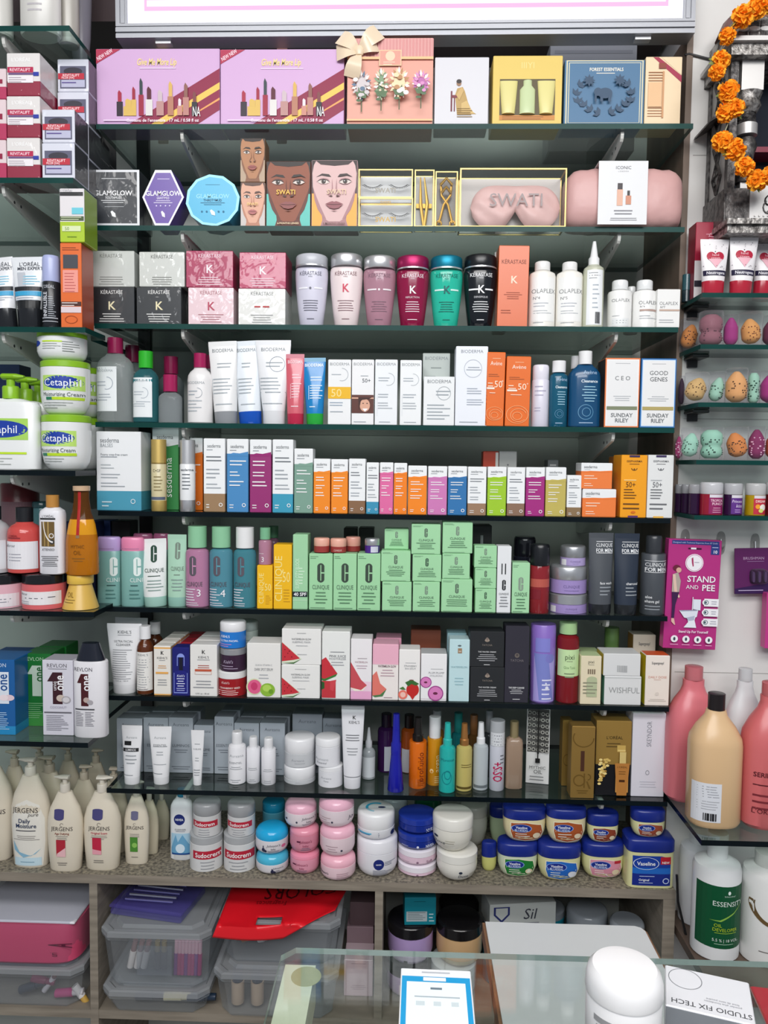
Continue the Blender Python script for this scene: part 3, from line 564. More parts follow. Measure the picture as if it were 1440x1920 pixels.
def curler(r, w, h, D):
    m = MB(); g_ = mat('d2a548', 'r')
    for k in (-1, 1):
        m.tube([(k*w*.3, 0, h*.12), (k*w*.1, 0, h*.45), (-k*w*.2, 0, h*.62), (-k*w*.24, 0, h*.82)], .0025, g_, 6)
        m.tube([(k*w*.3+.005*math.cos(a*.9), 0, h*.1+.007*math.sin(a*.9)) for a in range(8)], .0016, g_, 6)
    m.tube([(-w*.26, -.004, h*.8), (0, -.01, h*.9), (w*.26, -.004, h*.8)], .003, g_, 6); m.tube([(-w*.2, -.004, h*.66), (0, -.01, h*.74), (w*.2, -.004, h*.66)], .003, g_, 6); m.build('eyelash_curler', r)
framed(s, 816, 858, 321, .035, 'narrow gold edged box holding a gold eyelash curler', 0, curler, back='6d6356')
def mask(r, w, h, D):
    m = MB(); nx, nz = 40, 18; vs = []
    for side in (-1, 1):
        for j in range(nz+1):
            for i in range(nx+1):
                t = -1+2*i/nx; a = abs(t); v = j/nz; top = .80-.10*a**6-.02*(1-a)**2; bot = .04+.30*max(0, 1-a/.32)**1.5+.2*max(0, a-.8)**1.2*2; env = math.sqrt(max(0, 1-a**5))
                zc = (top+bot)/2; z = zc+(v-.5)*(top-bot)*env; puff = (1-(2*v-1)**4)*max(0, 1-a**6)
                vs.append((t*w*.43+w*.04, side*puff*.011+.0005*side+.003*puff*math.sin(9*t+5*v)*math.sin(7*v), z*h))
    n1 = (nx+1)*(nz+1); fs = []
    for sd in (0, 1): fs += [tuple(sd*n1+q for q in (j*(nx+1)+i, j*(nx+1)+i+1, (j+1)*(nx+1)+i+1, (j+1)*(nx+1)+i)) for j in range(nz) for i in range(nx)]
    m.add(vs, fs, mat('e9c0bb', 'p')); m.build('satin_eye_mask', r, smooth=80)
    prints(r, [T('SWATI', .54, .5, .22, 'a99a9a', .5)], w, 0, h, lambda X, Z: (X, -.0165), name='embroidered_lettering')
framed(s, 862, 1062, 315, .055, 'wide gold edged box holding a pink satin sleep mask', 0, mask, t=.0026, back='bdb6b0')
# pink pouch with a paper sleeve
x, Y, w, h, zb = place(s, 1066, 1287, 306, None, -.008, None); r = empty('cosmetic_pouch', (x, Y+.05, zb)); m = MB(); rg = []
for i in range(19):
    t = math.sin((-1+2*i/18)*math.pi/2); k = (1-abs(t)**7)**.5; rg.append((t*w/2, h/2*(.66+.34*k)+.0012*math.sin(i*2.3), .048*(.55+.45*k)))
vs = []; seg = 32
for zz, a, b in rg:
    for i in range(seg):
        q = 2*math.pi*i/seg; c_, d_ = math.cos(q), math.sin(q); n = 3.2
        vs.append((zz, b*math.copysign(abs(c_)**(2/n), c_), h/2+a*math.copysign(abs(d_)**(2/n), d_)-(h/2-a)*.35))
fs = [(j*seg+i, j*seg+(i+1) % seg, (j+1)*seg+(i+1) % seg, (j+1)*seg+i) for j in range(18) for i in range(seg)]+[tuple(range(seg)), tuple(range(18*seg, 19*seg))]
zmin = min(v[2] for v in vs); m.add([(a, b, c-zmin) for a, b, c in vs], fs, mat('cfa3a0', 'p')); m.build('pouch', r, smooth=75)
m = MB(); xa, xb = (P(1121, 360, Y).x-x), (P(1213, 360, Y).x-x); m.box(xa, xb, -.0535, -.052, .001, h+.0015, 'dfe0e2'); m.box(xa, xb, -.0535, .0535, h+.0015, h+.003, 'dfe0e2'); sl = m.build('paper_sleeve', r, smooth=0)
prints(r, [T('ICONIC', .5, .91, .05, '5a5a60', .42), T('L O N D O N', .5, .85, .02, '8a8a90', .3), R(.38, .3, .5, .56, 'dcae98'), R(.39, .56, .49, .66, '3a3438'), R(.56, .32, .67, .46, 'c98a70'), R(.59, .46, .64, .54, '2a2628'), L(.25, .78, .22, 2, .05, '8a8a90', .6), L(.2, .85, .1, 2, .03, 'b0b0b4', .6)], xb-xa, .001, h, lambda X, Z: (X+(xa+xb)/2, -.0535), parent=sl)
finish(r, s, 'dusty pink cosmetic pouch wrapped in a white paper sleeve', 'pouch', None)
# ------------------------------------------------------------------ third shelf: hair care
s = M[2]
K = lambda c, k, kc, sub='': [T('KÉRASTASE', .5, .86, .1, c, .48)]+([T('K', .5, .5, .22, kc, .2, 1)] if k else [])+[L(.22, .78, .27, 4, .065, c, .6)]
rows = ((167, 252, 538, '23272b', K('e8e8e6', 1, 'e9dfb8'), 'leftmost black film wrapped hair mask box below a silver one', 165, 252, 470, 'c4c8c4', K('8a8c88', 0, ''), 'silver film wrapped hair mask box on the leftmost black one'),
 (256, 340, 538, '23272b', K('e8e8e6', 1, 'e9dfb8'), 'black film wrapped hair mask box second from the left', 261, 346, 472, 'cacdc8', K('7a7c78', 0, ''), 'silver film wrapped hair mask box beside a magenta one'),
 (353, 438, 539, 'e2c6cc', K('b07880', 1, 'b3445c'), 'pale pink film wrapped hair mask box', 349, 437, 470, 'a41f50', K('f0d8e0', 1, 'f4e6ec'), 'magenta film wrapped hair mask box on the pale pink one'),
 (447, 535, 541, 'dcdcd8', K('8a8c8c', 0, '')[:1]+[R(.34, .48, .47, .52, 'b02028'), R(.52, .48, .66, .52, 'b02028')]+K('9a9c9c', 0, '')[1:], 'white film wrapped hair mask box with a red dash', 449, 536, 473, 'b02a58', K('f0d8e0', 1, 'f4e6ec'), 'magenta film wrapped hair mask box on the white one'))
for a, b, yt, c, o, lb, a2, b2, yt2, c2, o2, lb2 in rows:
    q = carton(s, a, b, yt, c, o, lb, D=.085, fin='w', name='hair_mask_box', cat='box', group='film wrapped hair mask boxes')
    carton(s, a2, b2, yt2, c2, o2, lb2, D=.08, z=q.top+.0003, fin='w', name='hair_mask_box', cat='box', group='film wrapped hair mask boxes')
carton(s, 430, 447, 560, 'e0e0e2', [L(.1, .9, .8, 6, .1, '9a9aa0')], 'white slip standing between two hair mask boxes', d=.095, D=.03)
KB = lambda c, kc, k=1, dash=None: [T('KÉRASTASE', .5, .87, .065, c, .66), T('PARIS', .5, .815, .02, c, .15)]+([R(.14, .615, .42, .64, dash), R(.62, .615, .86, .64, dash)] if dash else [])+([T('K', .5, .63, .13, kc, .2, 1)] if k else [D(.5, .625, .035, kc)])+[L(.25, .75, .42, 5, .04, c, .6), L(.34, .66, .12, 1, .04, c, .6)]
for x0, x1, yt, yc, c, f, cc, cf, o, lb in (
 (554, 615, 481, 503, 'd2d0e0', 's', 'bcbec6', 's', KB('6a6a78', '6a6a78', 0, 'f0f0f6'), 'lavender white tapered shampoo bottle with grey cap'),
 (619, 680, 480, 503, 'ecdcdc', 's', 'd8d8da', 'k', KB('8a6a70', 'd04860'), 'pinkish white tapered shampoo bottle with chrome cap'),
 (681, 742, 484, 507, 'c493a4', 'q', 'd8d8da', 'k', KB('8a6a78', 'e8dce0', 0, 'eee6ea'), 'clear mauve tapered shampoo bottle with chrome cap'),
 (743, 804, 484, 508, '8a1440', 'g', 'a8245c', 'r', KB('f0dce4', 'f4eef0')+[T('REFLECTION', .5, .5, .03, 'f0dce4', .5)], 'maroon tapered shampoo bottle with magenta cap'),
 (806, 867, 484, 508, '34d0b4', 'q', '14809a', 'r', KB('0f6c60', '0c5a5a', 1, 'd8f4ee'), 'teal green tapered shampoo bottle with blue cap'),
 (869, 931, 482, 506, '16191f', 'g', '14161a', 's', KB('f0f0f2', 'f4f4f6', 1, 'f4f4f6')+[T('DENSIFIQUE', .5, .5, .03, 'd8d8dc', .5)], 'black tapered shampoo bottle with black cap')):
    bottle(s, x0, x1, yt, yc, c, cc, o, lb, prof='taper', cw=.97, cprof='lid', dr=.75, fin=f, cfin=cf, name='shampoo_bottle', group='tapered shampoo bottles', ring='d8d8da' if cf != 'k' else None)
carton(s, 926, 950, 472, 'e4ded8', [L(.1, .9, .9, 4, .1, 'a09a94')], 'pale carton standing behind the orange hair oil carton', d=.075, D=.03)
carton(s, 933, 990, 460, 'd4622c', [T('KÉRASTASE', .5, .8, .05, '7a2c10', .8), T('K', .52, .58, .09, 'f6dcc4', .24, 1), L(.2, .8, .42, 4, .025, '9a3c18', .6), L(.12, .5, .2, 2, .03, '9a3c18')], 'tall orange hair oil carton', D=.05, fin='s', tilt=.6)
OL = lambda n, w=.86, u=.5: [T('OLAPLEX', u, .62, .075, '6c6e70', w, -1)]+([T(n, u-.26, .5, .05, '6c6e70', .3)] if n else [])+[L(.14, .8, .41, 2, .05, 'b0b4bc'), L(.14, .8, .28, 2, .04, 'b4b8bc'), L(.14, .7, .08, 1, .04, 'b0b4b8')]
bottle(s, 991, 1041, 492, 509, 'eeebe4', 'e8e8e6', OL('Nº4'), 'white hair treatment bottle right of the orange carton', prof='sh2', cw=.58, dr=.9, fin='s', lab=(.08, .1, .92, .86, 'f0f0ee'), group='white hair treatment bottles')
bottle(s, 1042, 1092, 493, 509, 'eeebe4', 'e8e8e6', OL('Nº5'), 'white hair treatment bottle left of the nozzle bottle', prof='sh2', cw=.56, dr=.9, fin='s', lab=(.04, .1, .9, .86, 'f0f0ee'), group='white hair treatment bottles')
bottle(s, 1093, 1132, 453, 498, 'dcdfca', 'eceeee', [L(.2, .75, .85, 3, .04, '8a8e90'), L(.36, .7, .66, 6, .07, 'a8b0b8')]+[R(.5+i*.03, .06, .515+i*.03+.012*(i % 2), .24, '2a2a2e') for i in range(8)], 'pale bottle with a long pointed white nozzle', prof='sh2', cw=.52, cprof='nozz', fin='q', cfin='s', lab=(.12, .04, .86, .9, 'eef0f2'), group='white hair treatment bottles', capname='nozzle')
bottle(s, 1139, 1184, 527, 545, 'ececea', 'e4e6e6', [T('OLAPLEX', .45, .7, .08, '7c7e80', .72, -1), L(.12, .5, .3, 1, .05, 'a8acb0'), R(.12, .04, .78, .24, 'e4e6e6'), L(.15, .7, .18, 2, .06, 'a8acb0')], 'small white bottle right of the nozzle bottle', prof='sh2', cw=.66, fin='s', group='white hair treatment bottles')
bottle(s, 1185.5, 1230, 527, 545, 'ececea', 'e4e6e6', [T('OLAPLEX', .56, .64, .09, '6c6e70', .8, -1), T('Nº6', .3, .54, .05, '6c6e70', .3), R(.2, .42, .97, .47, 'b49a90'), L(.2, .9, .3, 2, .06, 'b0b4b8')], 'small white bottle with a brown stripe beside the white carton', prof='sh2', cw=.66, fin='s', group='white hair treatment bottles')
bottle(s, 1170, 1196, 538, 552, 'dcdcda', 'd4d6d6', [], 'small white bottle hidden behind two white ones', prof='sh2', cw=.6, fin='s', d=.07, group='white hair treatment bottles')
carton(s, 1232, 1275, 542, 'e9e9e7', [T('OLAPLEX', .5, .63, .085, '6c6e70', .8, -1), T('Nº7', .24, .53, .055, '6c6e70', .3), R(.1, .43, .98, .475, 'c2a898'), L(.1, .9, .2, 2, .06, 'b0b4b8')], 'small white carton with a tan stripe at the right end', D=.04)
# ------------------------------------------------------------------ fourth shelf: cleansers and sun care
s = M[3]
BD = lambda v=.9, ring=1: [T('BIODERMA', .5, v, .055, '6a7278', .74, -1)]+([O(.66, v-.3, .22, .022, '9aa0a6', 1, -100, 80)] if ring else [])+[L(.2, .72, v-.27, 2, .06, 'a8b2b8', .4), L(.08, .9, v-.52, 4, .055, 'a8b0b6')]
def micellar(x0, x1, yt, yc, c, cap, lab, lb, cw=.42, d=None, ops=1, cx=0, z=0):
    o = []
    if ops:
        u0, v0, u1, v1 = lab; f = lambda q: [(k[0], *k[1:]) for k in q]; cu = (u0+u1)/2; W_ = u1-u0
        o = [T('BIODERMA', cu, v1-.06, .035, '8a9298', W_*.86, -1), O(cu+.06, (v0+v1)/2+.08, .16*W_/.6, .02, 'a0a8b4', 1, -110, 90), L(u0+.08, cu+.12, (v0+v1)/2+.1, 2, .05, 'b0b8c0'), L(u0+.05, u1-.05, (v0+v1)/2-.08, 3, .04, 'a8b0b8')]
    return bottle(s, x0, x1, yt, yc, c, cap, o, lb, prof='sh', cw=cw, cprof='cyl', dr=.72, n=2.4, fin='v', lab=(*lab, 'e4e8ea') if ops else None, d=d, group='clear cleanser bottles', cx=cx)
micellar(183, 250, 634, 664, 'e2e8e8', '8a1a48', (.0, .16, .66, .8), 'large clear cleanser bottle with magenta cap at the left end')
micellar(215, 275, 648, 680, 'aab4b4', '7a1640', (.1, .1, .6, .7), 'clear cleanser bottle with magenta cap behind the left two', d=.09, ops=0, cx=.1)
micellar(250.5, 297, 659, 691, '5cb0b8', '2fae2c', (.02, .1, .84, .82), 'blue cleanser bottle with bright green cap', cw=.56)
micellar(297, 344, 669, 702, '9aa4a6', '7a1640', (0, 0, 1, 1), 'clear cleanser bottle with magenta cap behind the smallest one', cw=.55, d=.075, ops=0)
micellar(298, 341, 703, 735, 'd8dee0', 'a01c54', (.0, .1, .12, .72), 'smallest clear cleanser bottle with magenta cap', cw=.6, ops=0)
bottle(s, 352, 399, 663, 690, 'e4e2e2', 'a01c54', [T('BIODERMA', .4, .72, .05, '8a9298', .72, -1), O(.48, .54, .2, .02, '9aa0a8', 1, -110, 90), L(.1, .5, .57, 2, .06, 'a8b0b8'), L(.06, .7, .4, 4, .06, 'b0b6bc')], 'white rounded lotion bottle with magenta cap', prof='sh', cw=.5, cprof='cyl', dr=.8, fin='s', group='lotion bottles')
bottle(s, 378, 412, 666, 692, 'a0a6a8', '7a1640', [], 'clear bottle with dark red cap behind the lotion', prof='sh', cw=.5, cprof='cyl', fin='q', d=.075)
TB = [T('BIODERMA', .5, .87, .05, '6a7278', .74, -1), L(.3, .8, .68, 2, .05, '9aa2a8', .4), R(.1, .2, .115, .47, 'c0c6ca'), L(.14, .9, .46, 5, .05, 'a0a8ae'), L(.2, .8, .1, 1, .05, 'a8b0b6')]
tube(s, 390, 444, 640, 403, 446, 772, 'e6e6e6', '8f9296', TB, 'white cream tube with grey cap', group='upright cream tubes')
tube(s, 437, 485, 639, 449, 492, 772, 'e2e8ee', '1450b4', TB, 'white cream tube with blue cap', group='upright cream tubes', d=.012)
tube(s, 479, 546, 638, 493, 535, 771, 'e8e9ec', 'dcdde0', TB+[O(.62, .66, .22, .012, '8a94a0')], 'white cream tube with white cap', group='upright cream tubes')
tw = lambda c: [T('BIODERMA', .5, .87, .055, c, .8, 1), L(.35, .85, .65, 2, .05, c), R(.26, .25, .28, .5, c), L(.32, .86, .5, 6, .045, c), L(.3, .7, .12, 1, .05, c)]
tube(s, 536, 571, 664, 539, 570, 776, 'd0606e', 'b82848', tw('f2d4da'), 'pink gel tube with red cap', group='upright cream tubes', fin='g', crimp='d88c98')
tube(s, 567, 611, 671, 575, 607, 776, '1a80c0', '28a43c', tw('e8f2fa'), 'blue gel tube with green cap', group='upright cream tubes', fin='g', crimp='8ab8d4')
WB = lambda *e: [T('BIODERMA', .5, .93, .045, '7c8288', .84, -1)]+list(e)
cr = [O(.6, .7, .28, .02, 'a8aeb6', 1, -110, 90), L(.15, .7, .72, 2, .04, 'a8b0b8'), R(.1, .14, .11, .46, 'c8ccd2'), L(.14, .84, .47, 2, .04, 'a8b0b8'), L(.14, .84, .34, 3, .04, 'b4bac0'), L(.2, .8, .05, 1, .03, 'b0b6bc')]
carton(s, 615, 658, 674, 'e8e9ea', WB(O(.6, .77, .28, .02, 'a8aeb6', 1, -110, 90), L(.15, .7, .77, 1, .04, 'a8b0b8'), R(.005, .4, .995, .58, 'e8b41e'), T('50', .36, .49, .12, 'f4dc90', .5), L(.08, .7, .34, 2, .04, 'a0b0c0'), L(.1, .8, .2, 1, .04, 'a8b0b8')), 'white carton with a yellow band across the middle', D=.04)
carton(s, 659.5, 701, 674, 'e9e9ea', WB(T('50+', .66, .68, .06, '4a5058', .42), L(.4, .9, .75, 1, .03, '9aa2a8'), R(.005, .18, .995, .46, '5a3028'), R(.005, .4, .995, .42, 'd8a890'), D(.6, .3, .23, 'd8a58c', 1.25), D(.52, .33, .035, '2a1a18', .6), D(.7, .33, .035, '2a1a18', .6), G([(.48, .25), (.74, .25), (.61, .2)], 'f4eeee'), G([(.3, .42), (.9, .42), (.8, .4), (.42, .38), (.34, .22)], '3a1c18'), L(.1, .8, .05, 1, .03, 'b0b6bc')), 'white carton with a smiling woman\'s photo', D=.04)
carton(s, 703, 745, 674, 'e8ebee', WB(*cr), 'slim white carton with a grey arc beside the smiling photo', D=.04, group='slim white cartons with an arc')
carton(s, 750, 790, 675, 'e9ebec', WB(*cr), 'slim white carton with a grey arc, left of the short one', D=.04, group='slim white cartons with an arc')
carton(s, 792, 843, 662, 'b4bcb8', WB(L(.3, .85, .8, 1, .04, '7c8684'), L(.1, .7, .68, 4, .07, '8c9694')), 'greyish carton standing behind the short white one', d=.055, D=.04, side='1c2c48')
carton(s, 794, 852, 706, 'e6e8e9', [T('BIODERMA', .5, .9, .07, '5a6268', .84, -1), O(.66, .66, .22, .014, '98a0a6'), L(.4, .9, .7, 2, .07, '9aa2a8'), L(.12, .9, .42, 5, .07, 'a0a8ae', .4)], 'short white carton with a thin ring', D=.045)
carton(s, 854, 914, 649, 'e6e9f0', [T('BIODERMA', .5, .935, .04, '6a727a', .82, -1), O(.54, .72, .28, .013, 'a8aeb8'), L(.3, .82, .735, 2, .03, '9aa2aa', .6), L(.36, .9, .47, 3, .03, 'a0a8b4'), L(.36, .9, .33, 3, .03, 'a8b0bc'), L(.14, .8, .05, 1, .03, 'a0a8b0')], 'tallest white carton with a thin ring, left of the orange ones', D=.05)
AV = [L(.25, .8, .915, 1, .02, 'f4c8a0', .6), T('Avène', .52, .85, .055, 'fbe6d4', .62), L(.12, .8, .7, 2, .025, '9a4a18'), T('50', .66, .57, .09, 'fbe0c8', .42), T('+', .88, .61, .04, 'fbe0c8', .1), R(.05, .5, .46, .525, 'fbe6d8'), L(.1, .42, .58, 2, .04, 'fbe0c8'), L(.2, .7, .45, 1, .03, 'fbe0c8'), O(.5, .17, .46, .02, 'f6b47c', .8), O(.55, .16, .34, .02, 'f6b47c', .8, 20, 320), O(.5, .15, .2, .02, 'f6b47c', .8)]
carton(s, 910, 945, 660, 'e06a1e', AV, 'orange sun cream carton, narrower and taller one', D=.035, tilt=.8, group='orange sun cream cartons')
carton(s, 947.5, 993, 668, 'e06a1e', AV, 'orange sun cream carton, wider and shorter one', D=.04, tilt=.8, group='orange sun cream cartons')
bottle(s, 997, 1029, 685, 713, 'dcd9e6', 'e4e1ec', [L(.12, .8, .85, 3, .09, 'b4b0c4'), L(.12, .6, .4, 2, .06, 'b4b0c4')], 'white aerosol water can', prof='cyl', cw=.96, cprof='lid', fin='s', name='spray_can', cat='can')
bl = lambda t=1: [T('Avène', .62, .87, .06, 'a8c4e0', .6), T('Cleanance', .6, .73, .045, 'e6f2f8', .66, 1), L(.36, .86, .64, 6, .045, '9cc8dc', .6), O(.5, .24, .24, .02, '5a90b4'), O(.52, .24, .14, .02, '5a90b4'), L(.3, .75, .07, 1, .04, 'a8c4e0')]
bottle(s, 1030, 1064, 677, 699, '14546e', 'e9e9ea', bl(), 'smaller blue cleansing gel bottle with white cap', prof='sh2', cw=.74, cprof='cyl', dr=.7, group='blue gel bottles')
bottle(s, 1066, 1126, 659, 684, '174a72', 'ececec', bl(), 'larger blue cleansing gel bottle with white cap', prof='sh', cw=.42, cprof='cyl', dr=.5, lab=None, group='blue gel bottles')
bottle(s, 1062, 1100, 668, 692, '174a72', 'd8d8da', [], 'blue cleansing gel bottle behind the larger one', prof='sh', cw=.42, cprof='cyl', dr=.5, d=.07, group='blue gel bottles', cx=-.2)
SR = lambda a, b, bd, st: [R(.005, .005, .995, .995, bd), R(.035, .022, .965, .978, 'f4f0ee' if bd == 'dd7a44' else 'cfe2f6'), R(.06, .035, .94, .965, 'e6e6e6'), L(.2, .8, .92, 1, .03, 'b4b4b8', .6)]+a+[L(.2, .8, .45, 3, .03, 'b0b4b8', .6), R(.06, .255, .94, .305, st), T('SUNDAY', .5, .18, .055, '74787c', .66, 1), T('RILEY', .5, .105, .055, '74787c', .46, 1)]
carton(s, 1134, 1199, 671, 'dd7a44', SR([T('C E O', .5, .71, .06, '5c6064', .5)], 0, 'dd7a44', '7c8468'), 'white carton with an orange border', D=.06, side='2a2428', group='bordered cartons')
carton(s, 1201, 1267, 672, '2a6cac', SR([T('GOOD', .5, .79, .06, '4c5054', .56), T('GENES', .5, .7, .06, '4c5054', .62)], 0, '2a6cac', 'b0a064'), 'white carton with a blue border at the right end', D=.06, group='bordered cartons')
# ------------------------------------------------------------------ fifth shelf: white topped skin care cartons
s = M[4]
def ses(c, low=None, cut=.76, ink=None, t2=1):
    """ops and bands: white head with a wavy border over a coloured body, or (low) coloured foot"""
    i = ink or 'f2f2f2'; o = []
    if low is None:
        o = [G([(.005, cut-.02), (.3, cut+.012), (.6, cut+.004), (.995, cut+.03), (.995, cut-.03), (.005, cut-.03)], c), T('sesderma', .48, .9, .05, '50565c', .62), L(.14, .6, .845, 1, .03, '8a9096'), L(.14, .9, cut-.1, 2, .05, i), L(.14, .7, cut-.25, 2, .045, i), L(.12, .8, cut-.38, 2, .05, i), L(.12, .35, .1, 2, .035, i), O(.8, .1, .09, .03, i)]
        return [(cut, c), (1, 'eceeef')], o
    o = [T('sesderma', .48, .9, .05, '50565c', .62), L(.14, .6, .845, 1, .03, '8a9096'), L(.12, .9, .75, 2, .05, '6c7278'), L(.12, .8, .58, 3, .055, 'a0a6ac'), L(.12, .85, .38, 2, .05, 'a8aeb4'), L(.12, .35, low*.4, 2, .035, i), O(.8, low*.4, .09, .03, i)]
    return [(low, c), (1, 'eceeef')], o
def sc_(x0, x1, yt, c, lb, low=None, cut=.76, tilt=0, **k):
    bd, o = ses(c, low, cut); k.setdefault('group', 'white topped skin care cartons'); return carton(s, x0, x1, yt, bd, o, lb, D=k.pop('D', None) or .04, tilt=tilt, **k)
carton(s, 181, 264.5, 809, [(.25, '4a98b2'), (1, 'e8eaec')], [T('sesderma', .3, .89, .06, '5a6066', .42), T('BALSES', .23, .825, .045, '8a9096', .28), T('Foamy soap-free cream', .4, .71, .028, '6c7278', .6), L(.1, .68, .68, 1, .04, 'a0a6ac'), L(.1, .4, .58, 2, .04, 'b4babe'), L(.1, .7, .46, 2, .04, 'a8aeb4'), L(.1, .7, .35, 2, .04, 'a8aeb4'), L(.12, .36, .11, 2, .05, 'c8dce4'), O(.82, .12, .055, .018, 'c8dce4')], 'largest white carton with a blue foot at the left end', D=.06, group='white topped skin care cartons')
bd, o = ses('3c8a4c', None, .78); carton(s, 286, 335, 804, bd, o[:3]+[T('sesderma', .6, .4, .09, 'e8f0e8', .5, 0, 90)], 'green carton with white top behind the gold bottle', d=.052, D=.04, group='white topped skin care cartons')
bottle(s, 284, 312, 824, 869, 'd8c48c', 'd2b56a', [R(.1, .28, .9, .3, 'c2a660'), T('C+GF', .5, .85, .06, '4a4438', .5), L(.3, .9, .72, 5, .07, '8a7c54'), R(.03, .24, .97, .3, '5a6478')], 'slim gold airless bottle', prof='cyl', cw=.98, cprof='cyl', fin='r', cfin='r', ring='a88c4c', bands=[(0, 'd2b56a', 'r'), (.22, 'cfc49c', 's')], name='serum_bottle')
bd, o = ses('e8761e', None, .78); carton(s, 341, 380, 821, bd, o, 'orange carton with white top behind the silver bottle', d=.05, D=.035, group='white topped skin care cartons')
bottle(s, 337.5, 366, 825, 870, 'e4e6e8', 'd8d8da', [T('sesderma', .56, .88, .055, '4a5058', .8, 1), L(.26, .95, .78, 5, .075, '6c7278')], 'slim silver and white airless bottle', prof='cyl', cw=.98, cprof='cyl', fin='s', cfin='k', bands=[(0, 'd0d0d4', 'k'), (.24, 'e4e6e8', 's')], name='serum_bottle')
A = 'tall white carton with a '
sc_(382, 422, 822, '9a7c5c', A+'brown foot', .25); sc_(425.5, 465.5, 823, '4a8ac0', 'tall blue carton with white top', None, .8, fin='s'); sc_(468.5, 508.5, 824, '94206c', 'tall magenta carton with white top, left part of the row', None, .8, fin='w')
sc_(511, 549.5, 824, '3c9ab8', A+'teal foot', .26); sc_(551.5, 586.5, 841, '7ca090', 'grey green carton with white top', None, .76, fin='s')
O5 = 'orange carton with white top, '
sc_(588, 619, 860, 'f08a22', O5+'beside the grey green one'); sc_(621, 652, 861, 'f08a22', O5+'left of a brown footed one'); sc_(654, 685, 860, '866448', 'white carton with brown foot between orange and slim teal footed ones', .24)
sc_(687, 710, 867, '3a90b4', 'slim white carton with teal foot', .24); sc_(712, 737, 867, 'de6aa0', 'slim pink carton with white top', None, .8); sc_(738.5, 763, 868, 'f0801c', 'slim orange carton with white top', None, .8)
sc_(765, 800, 873, 'f2861e', 'wide orange carton with white top between slim orange and pink', None, .77); sc_(802.5, 838, 874, 'cc7ab4', 'wide pink carton with white top', None, .77); sc_(840, 875, 874, '2f72ac', 'shorter blue carton with white top', None, .77)
sc_(877, 911.5, 875, '9a7a60', 'short white carton with brown foot right of the blue one', .25); sc_(914, 949, 875, '9cc81c', 'lime green carton with white top', None, .78, fin='w'); sc_(951, 984, 876, '8a6c58', 'short white carton with brown foot right of the lime one', .26)
sc_(986, 1021, 876, 'a22a7c', 'shorter magenta carton with white top', None, .79); sc_(1023, 1061, 876, 'c0b05c', 'olive yellow carton with white top', None, .74); sc_(1063, 1090, 891, '8a7050', 'smallest white carton with brown foot', .23)
for a, b, yt, z, lb in ((1092, 1155, 917, None, 'lower'), (1089.5, 1148, 868, 1, 'upper')):
    bd, o = ses('ee7c34', None, .68); q = carton(s, a, b, yt, bd, [o[0], T('sesderma', .3, .85, .11, '50565c', .42), L(.1, .3, .74, 1, .03, '8a9096'), L(.1, .6, .5, 2, .1, 'f6dcc4'), L(.1, .4, .2, 2, .08, 'f6dcc4')], 'wide orange film wrapped carton, %s of the pair' % lb, D=.05, z=q.top+.0003 if z else None, fin='w', group='wide orange cartons')
IS = lambda c, k: [T('ISISPHARMA', .5, .9, .032, c, .8, 1), L(.3, .7, .855, 1, .03, c, .6), O(.5, .79, .12, .03, c, .8, 180, 360), D(.5, .775, .03, c), L(.12, .7, .6, 1, .05, k), T('50+', .38, .53, .085, c, .36), L(.12, .64, .45, 4, .045, c), L(.1, .8, .22, 2, .07, c), R(.3, .965, .7, .995, '3a2a58')]
carton(s, 1164, 1212.5, 853, 'f0a01c', IS('6a4418', 'f6d890')+[D(.5, .09, .09, 'd8701c', .5), R(.3, .002, .68, .035, '5a3468')], 'yellow sun care carton with dark tabs', D=.06, group='sun care cartons with dark tabs')
carton(s, 1214, 1262, 853, 'e2e3e2', IS('6a6c70', 'b8babc')+[R(.25, .002, .65, .03, 'e8b44c')], 'white sun care carton with dark tab at the right end', D=.06, group='sun care cartons with dark tabs')
carton(s, 1152, 1180, 856, 'd8883c', [], 'yellow carton hidden behind the yellow sun care carton', d=.075, D=.05)
carton(s, 905, 934, 846, 'b03c24', [R(.8, .02, .98, .98, 'c8c8c4')], 'red carton behind the lime one, under the shelf', d=.1, D=.04); carton(s, 935, 968, 846, 'a8aaa8', [T('sesderma', .5, .64, .07, '4a4c50', .6), D(.5, .78, .05, '6a6c70')], 'grey carton behind the brown footed ones, beside the red one', d=.1, D=.04)
carton(s, 1026, 1046, 862, '54585a', [L(.2, .8, .9, 1, .1, '9a9c9c')], 'dark grey carton behind the olive yellow one', d=.1, D=.04)
# ------------------------------------------------------------------ sixth shelf: green cartons and toners
s = M[5]
def cee(u, v, hgt, c, asp, t=1): # narrow rounded C emblem: hgt fraction, asp = width/height of face
    w = hgt*.42/asp; return [R(u-w/2, v-hgt*.42, u+w/2, v+hgt*.42, c), D(u, v+hgt*.36, w/2, c), D(u, v-hgt*.36, w/2, c)]+([R(u-w*.06, v-hgt*.46, u+w*.06, v+hgt*.46, t), R(u, v-hgt*.04, u+w/2, v+hgt*.04, t)] if t != 1 else [])
def wash(x0, x1, yt, capc, lb):
    bottle(s, x0, x1, yt, 1032, '7fb0aa', capc, cee(.78, .72, .3, 'e4efec', .42, '7fb0aa')+[T('CLINI', .74, .48, .075, 'e4efec', .5), L(.5, .95, .38, 1, .05, '2a4c4c'), L(.45, .95, .29, 3, .07, '4c7c78')], lb, prof='sh2' if 0 else 'cyl', cw=1.0, cprof='lid', dr=.6, n=2.6, fin='s', cfin='s', name='face_wash_bottle', group='teal face wash bottles', cops=[L(.1, .9, .15, 1, .1, '8a6a90', .4)])
wash(183.5, 227, 1006, 'b8a0d4', 'teal face wash bottle with lilac cap'); wash(228, 270.5, 1007, 'e88ab0', 'teal face wash bottle with pink cap')
